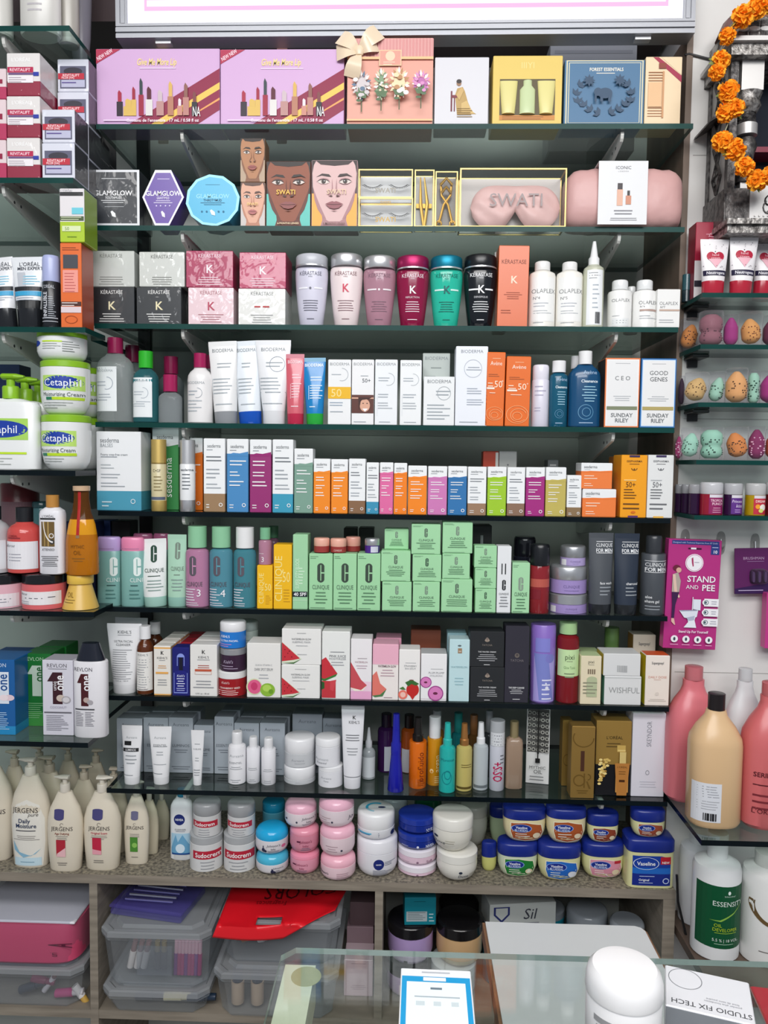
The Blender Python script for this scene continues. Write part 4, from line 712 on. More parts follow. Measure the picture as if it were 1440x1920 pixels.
for a, b, c in ((250, 287, 'lilac'), (288, 318, 'white')):
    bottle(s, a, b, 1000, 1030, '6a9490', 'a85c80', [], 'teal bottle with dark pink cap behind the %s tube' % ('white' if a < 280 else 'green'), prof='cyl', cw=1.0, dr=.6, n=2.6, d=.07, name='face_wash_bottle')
carton(s, 172, 207, 976, '1c2c58', [R(.1, .1, .9, .3, '2a3c6c')], 'navy box standing behind the lilac capped bottle', d=.09, D=.05)
carton(s, 210, 244, 977, '16171a', [T('LOREAL', .4, .12, .09, 'c8c8ca', .5, 1)], 'black box standing behind the pink capped bottle', d=.09, D=.05)
CT = lambda c, k, asp: cee(.56, .74, .26, c, asp, k)+[T('CLINIQUE', .56, .46, .065, c, .66), L(.3, .82, .36, 1, .04, c, .6), L(.24, .88, .28, 4, .055, '8aa09a', .6)]
tube(s, 258, 312, 1010, 271, 313, 1117, 'e6e9e8', '9cc4b8', CT('1f4434', 'e6e9e8', .5), 'white face wash tube with pale green cap', cfin='s')
tube(s, 314, 350, 1002, 315, 350, 1118, 'a8d0b8', '8fbcae', CT('78887c', 'a8d0b8', .4), 'pale green scrub tube', d=.012, cfin='s')
def toner(x0, x1, yt, yc, c, cc, num, lb, **k):
    bottle(s, x0, x1, yt, yc, c, cc, cee(.4, .7, .3, '5c5660', .42, c)+[T('CLINIQUE', .46, .4, .075, '5c5660', .68), L(.06, .56, .31, 5, .045, 'e8e4ec'), T(num, .66, .25, .12, 'f0eef2', .2)]+[L(.08, .8, .08, 2, .035, 'e0dce4')], lb, prof='sh2', cw=.78, cprof='cyl', dr=.8, fin='q', cfin='s', name='toner_bottle', group='toner bottles', **k)
toner(348.5, 392, 986, 1026, 'c88cb0', '8cc49c', '3', 'mauve toner bottle with green cap'); toner(393, 437, 987, 1026, '5c9cae', '8cc49c', '4', 'blue toner bottle with green cap'); toner(438, 480.5, 988, 1027, '4c909e', 'e6e6e6', '', 'blue toner bottle with white cap')
yl = lambda: [T('CLINIQUE', .27, .47, .11, 'f6e28a', .86, 0, 90), T('50', .7, .5, .16, 'f6e28a', .4), L(.55, .95, .3, 5, .045, 'c8941c')]
q = carton(s, 482, 511, 1060, 'efb81c', yl(), 'short yellow sun cream carton under a small toner bottle', D=.04, group='yellow sun cream cartons'); carton(s, 513, 547, 1021, 'efb81c', yl(), 'taller yellow sun cream carton beside the green one', D=.04, group='yellow sun cream cartons')
bottle(s, 485, 509.5, 989, 1011, 'c48ca4', '78b48c', [T('3', .4, .22, .2, 'f0e8ec', .25), L(.1, .5, .45, 1, .05, 'f0e8ec')], 'small mauve toner bottle with green cap on the yellow carton', prof='sh2', cw=.78, cprof='cyl', fin='q', cfin='s', z=q.top+.0002, d=.009, name='toner_bottle', group='toner bottles')
carton(s, 486, 530, 1075, 'c89a20', [], 'yellow carton behind the yellow ones', d=.055, D=.05, name='carton')
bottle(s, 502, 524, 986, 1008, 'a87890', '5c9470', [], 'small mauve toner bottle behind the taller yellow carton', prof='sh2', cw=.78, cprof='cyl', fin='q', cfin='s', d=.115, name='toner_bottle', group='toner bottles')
carton(s, 549, 577, 1002, '9fd0a4', [T('SUPER CITY BLOCK', .3, .48, .05, 'd8f0d8', .4, 0, 90), L(.4, .8, .55, 6, .04, 'd8f0d8'), R(.01, .17, .99, .24, '1f2a30'), T('40 SPF', .5, .205, .045, 'f4f4f4', .84, 1), R(.01, .12, .99, .125, 'd8f0d8')], 'slim tall green carton with a black stripe', D=.045)
GB = lambda asp, k='3f5a48', v=.68, h=.22, cv=.47: [L(.05, .4, .945, 2, .03, '5c8464')]+cee(.5, v, h, k, asp, 'a2d4a4')+[T('CLINIQUE', .5, cv, .075, '5c7a64', .72), L(.16, .84, cv-.1, 4, .06, '5c8464', .6), L(.06, .94, .04, 1, .03, '6c9474', .4)]
for a, b, lb in ((579.5, 623.5, 'leftmost of three, under the pink jars'), (625, 668.5, 'middle of three'), (670, 713, 'rightmost of three, under a purple jar')):
    q = carton(s, a, b, 1038, 'a0d4a4', GB(.42, '3c4a40', .66, .3, .41), 'tall pale green carton, '+lb, D=.05, group='tall pale green cartons')
zt = q.top+.0003
def pot(x0, x1, yt, yl_, body, lid, lb, d, lf='s', ops=[], bf='g'):
    jar(s, x0, x1, yt, yl_, body, lid, ops, lb, d=d, z=zt, dr=1, fin=bf, cfin=lf, group='small cream pots')
pot(588.5, 618, 1008, 1023, '9c3c38', 'eab09c', 'small pink lidded pot on the leftmost tall green carton', .008); pot(619.5, 649.5, 1009, 1024, '9c3c38', 'eab09c', 'small pink lidded pot on the middle tall green carton', .008, ops=[T('CLINIQUE', .5, .4, .3, 'e8c4bc', .5)])
pot(648, 676, 1006, 1023, '8c3430', 'd89c8c', 'small pink lidded pot behind two others', .034); pot(684, 712, 1009, 1022, '4c2a88', 'c8c8cc', 'small purple pot with silver lid on tall green carton', .009, 'k', [R(.42, .1, .9, .9, 'cfd0e0')])
carton(s, 579, 712, 1042, '86b48c', [], 'long green carton behind the three tall green ones', d=.058, D=.06)
for a, b in ((644, 668), (672, 700)): carton(s, a, b, 990, '20261f', [], 'dark box at the back %s' % ('above a pink pot' if a < 660 else 'above the purple pot'), d=.128, D=.05)
stacks = (((716.5, 771.5, 1091, .006), (714.5, 769.5, 1033, .006), (721, 766, 992, .03)), ((774, 824.5, 1091, .006), (773.5, 827.5, 1040, .006), (771.5, 826, 983, .006)), ((827.5, 885.5, 1086, .006), (829.5, 881, 1038, .006), (830, 886, 979, .006)), ((891, 929.5, 1104, .006), (890.5, 930.5, 1065, .006), (889.5, 931.5, 1023, .006)))
nm = ('stack beside the tall cartons', 'second stack', 'third stack', 'small stack')
for st, n_ in zip(stacks, nm):
    z = None
    for (a, b, yt, d), lv in zip(st, ('bottom', 'middle', 'topmost')):
        q = carton(s, a, b, yt, 'a2d6a6', GB(1.0, random.choice(('3f5a48', '7c9080', '5c7060')), .72, .26, .48), '%s green cream carton of the %s' % (lv, n_), d=d, D=.045 if n_[:3] != 'sma' else .035, z=z, group='stacked pale green cream cartons'); z = q.top+.0003
carton(s, 884, 921, 985, '191c1c', cee(.5, .75, .3, '8a9290', 1, '191c1c')+[T('CLINIQUE', .5, .3, .12, '6a7270', .6)], 'black cream carton behind the small green stack', d=.09, D=.05)
carton(s, 932, 958, 1024, 'e4e6e8', [R(.3, .58, .38, .74, '2a2c30'), R(.55, .58, .63, .74, '2a2c30')]+cee(.5, .42, .14, '26282c', .22, 'e4e6e8')+[T('CLINIQUE', .5, .29, .03, '6a6c70', .7), L(.16, .84, .24, 4, .045, '8a8c90', .6)], 'slim white carton between green cartons', D=.035, side='50545c')
carton(s, 960, 993, 1055, 'a6d8aa', GB(.36, '8a9c8c', .58, .24, .38), 'short green carton beside the red bottle', D=.035)
bottle(s, 993.5, 1030, 1020, 1059, '9c2c34', '15171c', [R(.02, .55, .98, .72, 'b8584c'), R(.02, .3, .5, .5, '7a1c28')], 'red makeup remover bottle with black cap', prof='cyl', cw=.98, cprof='lid', dr=.8, fin='q', cfin='s')
bottle(s, 962, 1004, 1006, 1042, '1c1e28', '14151b', [], 'dark bottle behind the short green carton', prof='cyl', cw=.98, d=.07)
PJ = [T('CLINIQUE', .5, .55, .2, '7a6a9c', .44), L(.3, .7, .25, 1, .1, '7a6a9c', .6)]
q = jar(s, 1029.5, 1100, 1109, 1129, 'a08cc4', 'c4c6ca', PJ, 'lowest purple cream jar with silver lid in a stack', cfin='k', group='purple cream jars with silver lids', lab=(.02, .1, .12, .8, 'e4e4e8'))
q = jar(s, 1031, 1100, 1058, 1084, 'a08cc4', 'c4c6ca', PJ, 'middle purple cream jar with silver lid in a stack', cfin='k', z=q.top+.0003, group='purple cream jars with silver lids')
jar(s, 1051, 1098, 1022, 1044, 'b0a0d0', 'b4b6ba', PJ, 'topmost and smallest purple cream jar with silver lid', cfin='k', z=q.top+.0003, d=.012, group='purple cream jars with silver lids', lab=(.02, .05, .16, .8, 'e8e8ec'))
FM = lambda b1, b2: [T('CLINIQUE', .62, .83, .05, 'eceef0', .66), T('FOR MEN', .62, .755, .05, 'eceef0', .66, 1), R(.3, .875, .96, .882, 'eceef0'), R(.3, .715, .96, .722, 'eceef0'), T(b1, .68, .3, .035, 'dcdee0', .5, 1), L(.42, .94, .24, 3, .05, '9aa0a6')]
tube(s, 1104, 1151, 999, 1105, 1147, 1131, '4c5056', '23262a', FM('face wash', ''), 'dark grey men\'s tube beside the purple jars', group='dark men\'s grooming goods')
tube(s, 1152, 1200, 1000, 1153, 1195, 1132, '2a3342', '23262a', FM('charcoal', ''), 'black blue men\'s tube between grey ones', group='dark men\'s grooming goods')
bottle(s, 1202, 1247, 1004, 1037, '4a4e54', '33363b', [T('CLINIQUE', .5, .83, .06, 'eceef0', .86), T('FOR MEN', .5, .75, .06, 'eceef0', .86, 1), R(.06, .885, .95, .892, 'eceef0'), R(.06, .7, .95, .708, 'eceef0'), T('aloe', .22, .3, .045, 'dcdee0', .24, 1), T('shave gel', .36, .23, .045, 'dcdee0', .54, 1), L(.1, .8, .15, 2, .05, '9aa0a6')], 'grey shave gel can at the right end', prof='cyl', cw=.66, cprof='lid', fin='s', cfin='s', name='shave_gel_can', cat='can', group='dark men\'s grooming goods')
# ------------------------------------------------------------------ seventh shelf: serums and fruit masks
s = M[6]
KT = [T("KIEHL'S", .52, .86, .05, '5a5c60', .42), L(.32, .72, .81, 1, .03, '8a8c90', .6), T('ULTRA FACIAL', .5, .71, .038, '5a5c60', .54), T('CLEANSER', .5, .655, .038, '5a5c60', .42), L(.2, .8, .57, 14, .036, '9a9ca0', .4), T('5.0 fl. oz. - 150 ml', .5, .07, .02, '5a5c60', .4)]
tube(s, 200, 266, 1169, 212, 255, 1280, 'e9e9eb', 'e4e4e6', KT, 'white printed face cleanser tube at the left end', group='face cleanser tubes', d=.01)
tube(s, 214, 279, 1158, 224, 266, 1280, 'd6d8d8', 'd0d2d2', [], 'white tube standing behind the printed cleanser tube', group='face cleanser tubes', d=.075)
KB_ = lambda: [R(.02, .08, .99, .78, 'e8e6e2'), T("KIEHL'S", .5, .73, .04, '6a6c70', .64), L(.1, .9, .64, 13, .045, '9a9ca0'), T('8.4 fl. oz. 250 ml', .5, .11, .02, '6a4a40', .6)]
bottle(s, 257, 288, 1173, 1197, '5a2c14', 'e8e8ea', KB_(), 'amber bottle with white cap and long white label', prof='sh', cw=.64, cprof='cyl', fin='g', group='amber bottles')
bottle(s, 276, 306, 1165, 1188, '4a2410', 'd0d0d0', [], 'amber bottle standing behind the labelled amber one', prof='sh', cw=.64, cprof='cyl', d=.085, group='amber bottles')
kq = lambda c: [R(.44, .83, .47, .9, '2a2a2c'), T('K', .5, .86, .07, '2a2a2c', .2, 1), T("KIEHL'S", .5, .76, .045, '5a5c60', .62), L(.24, .76, .71, 1, .03, '8a8c90', .6), L(.2, .8, .6, 2, .04, c, .6)]
def backs(q, n, sp, lb, grp):
    for i in range(n): dup(q.o, 0, sp*(i+1), 0, lb % ('first', 'second', 'rearmost')[i]+' '+s.n, grp)
q = carton(s, 288.5, 320, 1211, [(.035, 'e6ab5c'), (.94, 'e6e2da'), (.97, 'e6ab5c'), (1, 'e6e2da')], kq('c8924c')+[R(.12, .44, .86, .48, 'e6ab5c'), L(.2, .8, .32, 3, .05, '9a9ca0', .6)], 'cream serum carton with orange edges, in front of its copies', D=.033, group='cream serum cartons')
backs(q, 3, .0345, '%s cream serum carton queued behind the orange edged one', 'cream serum cartons')
carton(s, 323, 355, 1214, '1d1f6e', [R(.28, .62, .72, .82, '8a9ae0'), D(.5, .8, .22, '8a9ae0', 1), R(.32, .62, .68, .8, '1d1f6e'), R(.4, .5, .62, .8, '15162a'), R(.1, .06, .9, .48, '8a9ae0'), R(.13, .08, .87, .46, '20227a'), D(.5, .48, .38, '20227a', .4), T("Kiehl's", .5, .42, .05, 'e0e4f8', .44, it=.2), L(.24, .76, .36, 4, .05, 'e0e4f8', .6), L(.2, .8, .16, 2, .04, 'c0c8f0', .6)], 'dark blue serum carton with a dropper bottle drawn on it', D=.033)
q = carton(s, 324, 354, 1212, 'a01c2c', [], 'dark red serum carton behind the blue one', d=.042, D=.033, group='dark red serum cartons'); backs(q, 3, .037, '%s dark red serum carton queued behind another dark red one', 'dark red serum cartons')
q = carton(s, 356.5, 407, 1209, 'e6e4e0', kq('a83c28')+[R(.18, .49, .8, .53, 'c0583c'), R(.18, .43, .8, .48, 'e0b0a0'), R(.2, .435, .78, .475, 'e6e4e0'), L(.1, .9, .3, 3, .06, '9a9ca0', .6), T('1.0 fl. oz - 30 ml', .45, .06, .03, '5a5c60', .5)], 'white eye serum carton with a red stripe, beside jars', D=.04); backs(q, 2, .043, '%s white serum carton queued behind the red striped one', 'white serum cartons')
q = jar(s, 409, 462.5, 1253, 1267, '9c1820', 'e4e4e4', [T("Kiehl's", .36, .8, .13, 'f0d8d4', .36, it=.2), T('CRANBERRY SEED', .5, .5, .1, 'f0d8d4', .8, 1), L(.1, .9, .34, 3, .11, 'f0d8d4')], 'red mask jar with white lid, bottom of a stack', group='stacked face cream jars')
q = jar(s, 413.5, 462, 1211, 1224, '382038', 'c4c4c8', [T("Kiehl's", .4, .62, .2, 'b8a8c0', .36, it=.2), L(.06, .94, .34, 2, .15, 'a898b0')], 'dark plum cream jar with chrome lid, middle of a stack', z=q.top+.0003, cfin='k', group='stacked face cream jars')
jar(s, 413, 461, 1163, 1181, '2478cc', 'e8e8ea', [T("KIEHL'S", .3, .74, .14, 'e8f0fa', .36, 1), T('ULTRA FACIAL', .44, .48, .12, 'e8f0fa', .7, 1), L(.06, .6, .26, 2, .12, 'd08ac0')], 'blue cream jar with white lid, topmost of a stack', z=q.top+.0003, group='stacked face cream jars')
q = jar(s, 440, 486, 1213, 1226, '42484a', 'a8acae', [], 'dark jar behind the plum cream jar', d=.065); jar(s, 442, 484, 1163, 1180, 'bcc8c0', 'a8b4b0', [L(.4, .9, .5, 3, .15, '8a9890')], 'pale jar with grey lid behind the blue cream jar', d=.068, z=q.top+.0003)
carton(s, 463, 526, 1206, 'e8e6e2', [T('GUAVA VITAMIN C', .5, .6, .035, '9a9ca0', .5), T('DARK SPOT SERUM', .5, .52, .05, '6c6e72', .54), L(.34, .66, .42, 2, .06, 'b0b2b6', .6), D(.22, .2, .235, 'd0dcb0', 1.05), D(.23, .2, .205, 'e0608c', 1.05), D(.22, .21, .1, 'c83c6c', 1.2), D(.62, .15, .22, '8cb83c', .9), D(.6, .18, .13, 'b0d45c', .8), D(.72, .12, .07, '6c9c2c', 1)], 'white carton printed with a cut guava', D=.06)
def melon(u, v, k, fl_=1): # slice of watermelon, asp 1
    c = lambda a, b: (u+a*k*fl_, v+b*k)
    return [G([c(-.5, .62), c(.5, -.3), c(.2, -.5), c(-.5, -.55)], 'd8e0c8'), G([c(-.5, -.55), c(.1, -.5), c(.5, -.3), c(.1, -.58)], '3c6a34'), G([c(-.5, .6), c(.42, -.28), c(.1, -.36), c(-.5, -.45)], 'c8343e')]+[D(c(a, b)[0], c(a, b)[1], .012, '4a1018') for a, b in ((-.35, .2), (-.2, 0), (-.35, -.2), (0, -.2), (-.12, .12))]
WG = [L(.34, .66, .88, 1, .03, '8a8c90', .6), T('WATERMELON GLOW', .5, .72, .05, '6c6e72', .5), T('SLEEPING MASK', .5, .64, .05, '9a9ca0', .5), L(.28, .74, .54, 1, .04, 'b0b2b6', .6), L(.34, .7, .3, 1, .04, 'b0b2b6', .6)]
q = carton(s, 528, 599.5, 1247, 'e9e8e5', melon(.255, .32, .5)+WG, 'white melon mask carton, lower of the pair', D=.06, group='white melon cartons')
carton(s, 528.5, 602, 1179, 'e9e8e5', melon(.255, .32, .5)+WG, 'white melon mask carton, upper of the pair', D=.06, z=q.top+.0003, group='white melon cartons')
WG2 = [L(.3, .8, .7, 1, .03, '8a8c90', .6), T('PINK JUICE', .56, .64, .035, '7c7e82', .6), T('MOISTURIZER', .56, .6, .03, '9a9ca0', .6), L(.3, .8, .55, 2, .04, 'b0b2b6', .6)]
carton(s, 603.5, 656, 1184, 'e8e9e6', [G([(.0, .58), (.14, .62), (.56, .38), (.1, .3), (0, .31)], 'c8343e'), G([(0, .31), (.1, .3), (.56, .38), (.5, .34), (.1, .265), (0, .28)], '3c7a38'), R(.005, .02, .5, .27, 'c23840'), G([(.0, .14), (.1, .16), (.1, .25), (0, .26)], '2c5a2c'), G([(.3, .27), (.52, .29), (.42, .12), (.3, .14)], 'd04850')]+WG2, 'tall white carton printed with stacked melon pieces', D=.055)
carton(s, 657.5, 697, 1198, [(.14, 'e6a8cc'), (.3, 'ecccdc'), (1, 'ece8ea')], [G([(.0, .62), (.5, .33), (.78, .24), (.5, .16), (0, .2)], 'c85058'), G([(0, .2), (.5, .16), (.78, .24), (.6, .15), (.2, .14)], 'f0e8d8'), L(.25, .85, .68, 1, .03, '9a8c94', .6), T('WATERMELON', .5, .62, .03, 'a8848e', .6), L(.25, .8, .56, 2, .04, 'c0a8b4', .6)], 'white carton fading to pink with a melon slice', D=.05, ch=.001)
carton(s, 698.5, 747, 1208, [(.64, 'eee6e2'), (1, 'eab0c4')], [R(.005, .64, .995, .66, 'eab4c6'), G([(.0, .44), (.16, .52), (.3, .3), (.55, .2), (.3, .1), (0, .08)], 'e0786c'), G([(0, .08), (.3, .1), (.55, .2), (.4, .07), (.1, .05)], '4c7c4c'), T('WATERMELON GLOW', .56, .61, .04, '7a5c68', .7, 1), L(.3, .85, .54, 3, .05, 'b89aa4', .6), L(.36, .86, .05, 1, .04, 'a89098', .6)], 'pink topped white carton with an orange melon slice', D=.05)
q = carton(s, 704, 752, 1196, 'd89ab0', [], 'pink carton behind the pink topped one', d=.064, D=.05)
carton(s, 748, 787.5, 1218, 'eeebe8', [L(.25, .85, .74, 1, .03, '9a9ca0', .6), T('STRAWBERRY', .54, .68, .034, '7c7e82', .6), T('BHA SERUM', .54, .63, .034, '9a9ca0', .5), D(.66, .22, .3, 'c22a28', 1.1), G([(.38, .2), (.94, .2), (.66, .02)], 'c22a28'), G([(.3, .36), (.6, .42), (.96, .34), (.8, .3), (.6, .33), (.45, .28)], '3a6a34'), R(.5, .4, .7, .415, '7a3c3c'), D(.2, .12, .22, 'e87868', 1), D(.2, .12, .13, 'f2c0b4', 1), G([(.02, .24), (.2, .28), (.34, .22), (.18, .22)], '4c7c40')], 'white carton printed with strawberries', D=.045)
plum = lambda u, v, r: [D(u, v, r, 'a0408c', 1), D(u, v, r*.86, 'd880bc', 1), D(u-.01, v, r*.3, '6c2c4c', .6)]
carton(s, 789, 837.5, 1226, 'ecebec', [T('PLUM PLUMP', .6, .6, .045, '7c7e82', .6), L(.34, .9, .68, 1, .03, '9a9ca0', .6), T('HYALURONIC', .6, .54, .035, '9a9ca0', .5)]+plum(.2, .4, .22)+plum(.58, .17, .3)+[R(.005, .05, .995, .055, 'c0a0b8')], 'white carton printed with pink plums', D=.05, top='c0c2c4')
carton(s, 770, 826, 1181, '8a4c38', [R(.4, .3, .54, .68, '20226a')], 'terracotta box standing behind the plum carton', d=.1, D=.05)
carton(s, 842, 880, 1199, 'bfdce0', [D(.5, .9, .09, '5a6a70', .5), R(.42, .78, .62, .86, '9c8064'), R(.46, .8, .58, .82, 'c8b8a8'), T('WATERMELON', .5, .56, .03, '8ab0b8', .8), L(.2, .8, .38, 3, .05, '9cc0c8', .6)], 'pale blue carton with a hanging hole', D=.04, group='pale blue cartons')
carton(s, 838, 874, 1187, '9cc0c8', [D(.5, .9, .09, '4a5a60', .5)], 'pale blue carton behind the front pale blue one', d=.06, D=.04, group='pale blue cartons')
TA = [D(.5, .76, .06, '8a7c70'), D(.5, .8, .035, '7a6c64'), D(.46, .75, .03, '9a8c80'), D(.54, .75, .03, '9a8c80'), T('TATCHA', .5, .62, .05, '8a8078', .5), T('THE WATER CREAM', .5, .43, .04, 'd0d0d2', .52, 1), L(.16, .84, .35, 4, .055, 'b8b8bc', .6), L(.38, .62, .07, 1, .05, 'e0e0e2', .6)]
q = carton(s, 881.5, 945.5, 1251, '26282b', TA, 'black cream carton, lower of the pair', D=.05, group='black cream cartons'); carton(s, 881, 945.5, 1184, '26282b', TA, 'black cream carton, upper of the pair', D=.05, z=q.top+.0003, group='black cream cartons')
carton(s, 946.8, 991.5, 1174, '312f3a', [D(.5, .62, .1, '6a625c', 1), D(.5, .625, .05, '4a4244', 1), T('TATCHA', .5, .555, .03, '7a7478', .66), T('THE DEEP CLEANSE', .5, .2, .022, 'e0e0e2', .66, 1), L(.2, .8, .17, 3, .022, 'c8c8cc', .6), L(.26, .74, .05, 1, .02, 'f0f0f2', .6)], 'tall charcoal carton right of the black pair', D=.045)
bottle(s, 994, 1041, 1168, 1169, '8a6cc0', None, [R(.1, .02, .9, .6, 'a89cdc'), G([(.1, .64), (.62, .64), (.86, .04), (.3, .04)], '7c84c8'), R(.14, .66, .7, .84, '8484d0'), D(.7, .58, .18, '7c7cc4', 1), L(.4, .8, .3, 5, .06, 'e0e0f4'), D(.6, .2, .07, 'e4e4f4', 1), D(.56, .26, .035, 'e4e4f4', 1)], 'purple tin cylinder with a tube drawn on it', prof='cyl', fin='s', name='tin_cylinder', cat='tin')
bottle(s, 1043, 1085, 1166, 1187, '8c2028', 'a4c890', [T('pixi', .5, .685, .075, '4c5c40', .4), L(.3, .7, .62, 1, .03, '7c8c6c', .6), T('Glow Tonic', .5, .53, .04, '7c9c6c', .5), L(.24, .76, .44, 2, .05, '7c8c6c', .6)], 'red tonic bottle with pale green cap and label', prof='sh2', cw=.78, cprof='cyl', fin='q', cfin='s', lab=(.03, .4, .97, .79, 'c4e0a8'), name='tonic_bottle')
carton(s, 1088.5, 1127, 1230, 'e2d6b8', [T('pixi', .5, .88, .06, '4c4c40', .4), L(.3, .7, .82, 1, .03, '8a8a7c', .6)]+[R(.34+.1*i, .63, .34+.1*i+.06, .73, '7c6c58') for i in range(4)]+[R(.3, .16, .8, .5, 'b4bc98'), D(.55, .52, .25, 'b4bc98', .6), L(.12, .9, .45, 4, .07, '8a8a74')], 'cream serum carton with a green bottle drawn on it', D=.04, top='c4d8a4', group='cream green topped cartons')
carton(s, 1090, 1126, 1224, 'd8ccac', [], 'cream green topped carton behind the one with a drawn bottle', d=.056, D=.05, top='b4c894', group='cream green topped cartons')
q = carton(s, 1133, 1202, 1268, 'dcdddd', [R(.005, .93, .995, .96, 'c4c6c6'), T('WISHFUL', .54, .52, .2, '9a9c9c', .84)], 'silvery white mask carton, lower of the pair', D=.06, side='5c9c84')
carton(s, 1131.5, 1201, 1226, 'dadbdb', [R(.37+.028*i, .18, .37+.028*i+.014, .48, 'a0a2a4') for i in range(10)], 'white carton with a barcode, on the silvery white one', D=.055, z=q.top+.0003, side='c8b43c')
bottle(s, 1132, 1160, 1176, 1213, '40181c', '5c7c44', [], 'dark bottle with green cap behind the barcode carton', prof='cyl', cw=.95, cprof='cyl', d=.085, cfin='s')
SG = [T('Supergoop!', .5, .85, .05, '4c4c50', .5, 1)]
carton(s, 1186, 1228, 1190, 'cfc4b4', SG, 'cream sun stick carton at the back right end', d=.08, D=.04, side='a8782c', group='cream sun care cartons')
carton(s, 1210, 1255, 1229, 'ece2d8', SG+[T('DAILY DOSE', .5, .57, .045, 'd09080', .86), L(.3, .7, .52, 1, .03, 'd0a898', .6), D(.5, .24, .08, 'dcd2c8'), L(.12, .9, .13, 2, .03, 'c0b8b0', .6)], 'cream vitamin carton with orange top and yellow side', D=.04, top='d8582c', side='d8c41c', group='cream sun care cartons')
# ------------------------------------------------------------------ eighth shelf: grey cartons, oils and sprays
s = M[7]
AU = lambda t='': [T('Aureana', .5, .88, .06, '5a6068', .86, -1), T(t, .5, .5, .05, '5a6068', .8) if t else L(.2, .8, .5, 1, .05, '6a7078', .6), L(.2, .8, .42, 2, .04, '70767e', .6), L(.1, .9, .12, 2, .04, '70767e', .6)]
for i, (a, b, yt, t, k) in enumerate(((219, 267, 1347, 'LUMINOS', 'behind the black banded tube'), (269, 315.5, 1346, 'ESSENTIEL', 'behind the wide white tube'), (316.5, 362, 1346, 'LUMINOS', 'between wide and slim white tubes'), (363.5, 400, 1360, 'SUBLIME', 'behind the slimmest tube'), (402, 438, 1344, 'ESSENTIEL', 'beside the slimmest tube'), (439, 485.5, 1356, '', 'behind the short white bottles'), (487, 534, 1356, '', 'beside the double jars'))):
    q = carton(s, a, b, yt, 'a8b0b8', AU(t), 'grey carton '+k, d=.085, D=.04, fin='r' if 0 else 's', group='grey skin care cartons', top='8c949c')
    if i in (0, 1, 2, 4, 5, 6): dup(q.o, .004, .045, 0, q.o['label'].replace('carton', 'rear carton', 1), 'grey skin care cartons')
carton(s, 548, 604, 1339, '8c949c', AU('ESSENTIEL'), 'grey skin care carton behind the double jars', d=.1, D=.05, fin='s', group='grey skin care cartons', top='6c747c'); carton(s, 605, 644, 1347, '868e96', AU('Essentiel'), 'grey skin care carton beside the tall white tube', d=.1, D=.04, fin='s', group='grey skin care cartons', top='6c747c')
def wt(t0, t1, yt, b0, b1, yc, yb, ops, lb): tube(s, t0, t1, yt, b0, b1, yc, 'ebebed', 'e6e6e8', ops, lb, yb=yb, group='white tubes in front of grey cartons')
wt(228, 267, 1360, 233, 262, 1454, 1472, [T('Aureana', .5, .77, .045, 'a0a4a8', .6), R(.16, .62, .5, .7, '1c1c1e'), R(.1, .5, .86, .57, '2a2a2c'), T('LUMINOS', .48, .535, .04, 'e0e0e2', .5, 1), L(.2, .8, .42, 3, .07, 'a0a4a8', .6), L(.14, .86, .05, 1, .04, '8a8e92', .4)], 'white tube with black bands')
wt(279, 322, 1362, 288, 317, 1454, 1472, [T('Aureana', .5, .78, .05, 'a0a4a8', .6), T('ESSENTIEL', .5, .63, .045, '6a6e72', .6), R(.18, .6, .82, .606, '8a8e92'), L(.3, .7, .5, 2, .05, 'a0a4a8', .6), L(.2, .8, .26, 1, .04, 'a0a4a8', .6), L(.14, .86, .08, 1, .04, '8a8e92', .4)], 'wide white tube without bands')
wt(358, 383, 1369, 362, 378, 1460, 1473, [L(.2, .8, .72, 1, .05, 'a0a4a8', .6), T('SUBLIME', .5, .62, .03, '8a8e92', .6), L(.3, .7, .44, 2, .05, 'a0a4a8', .6), L(.2, .8, .2, 3, .05, '8a8e92', .6)], 'slimmest white tube')
WB8 = [T('Aureana', .55, .74, .07, 'a0a4a8', .8, -1), T('ESSENTIEL', .5, .56, .05, '8a8e92', .7), L(.14, .9, .45, 2, .05, '9a9ea2', .6), L(.2, .8, .12, 2, .05, '9a9ea2', .6)]
bottle(s, 428, 461, 1371, 1393, 'ecebee', 'e8e8ea', WB8, 'white bottle with short round cap', prof='sh2', cw=.6, fin='s', yb=1472, group='small white bottles'); bottle(s, 462.5, 487.5, 1381, 1401, 'e9e8ec', 'e6e6e8', WB8[2:], 'slim white pump bottle left of its twin', prof='cyl', cw=.62, fin='s', yb=1470, group='small white bottles', capname='pump'); bottle(s, 490, 517, 1383, 1403, 'e9e8ec', 'e6e6e8', WB8[2:], 'slim white pump bottle right of its twin', prof='cyl', cw=.62, fin='s', yb=1473, group='small white bottles', capname='pump')
JJ = [T('Aureana', .5, .55, .2, 'a0a4aa', .5, -1), L(.4, .8, .3, 1, .1, '9a9ea2')]
q = jar(s, 532.5, 591.5, 1429, 1453, 'c8cacd', 'eaeaec', JJ, 'flat white lidded jar, lower of two', yb=1472, fin='s', group='white lidded cream jars'); jar(s, 533.5, 590.5, 1378, 1405, 'c8cacd', 'eaeaec', JJ, 'flat white lidded jar, upper of two', d=q.y-s.y, z=q.top+.0003, fin='s', group='white lidded cream jars')
q = jar(s, 597, 643, 1431, 1440, 'e6e6ea', 'ececee', [T('Aureana', .36, .62, .14, 'a0a4aa', .66, -1), T('Forte', .36, .42, .1, '7a7e84', .34)], 'taller white jar, lower of two', yb=1478, fin='s', group='white lidded cream jars'); jar(s, 591.5, 638.5, 1379, 1394, 'e6e6ea', 'ececee', [T('Aureana', .3, .4, .14, 'a0a4aa', .6, -1), T('Essentiel', .3, .22, .1, '7a7e84', .4)], 'taller white jar, upper of two', d=q.y-s.y, z=q.top+.0003, fin='s', group='white lidded cream jars')
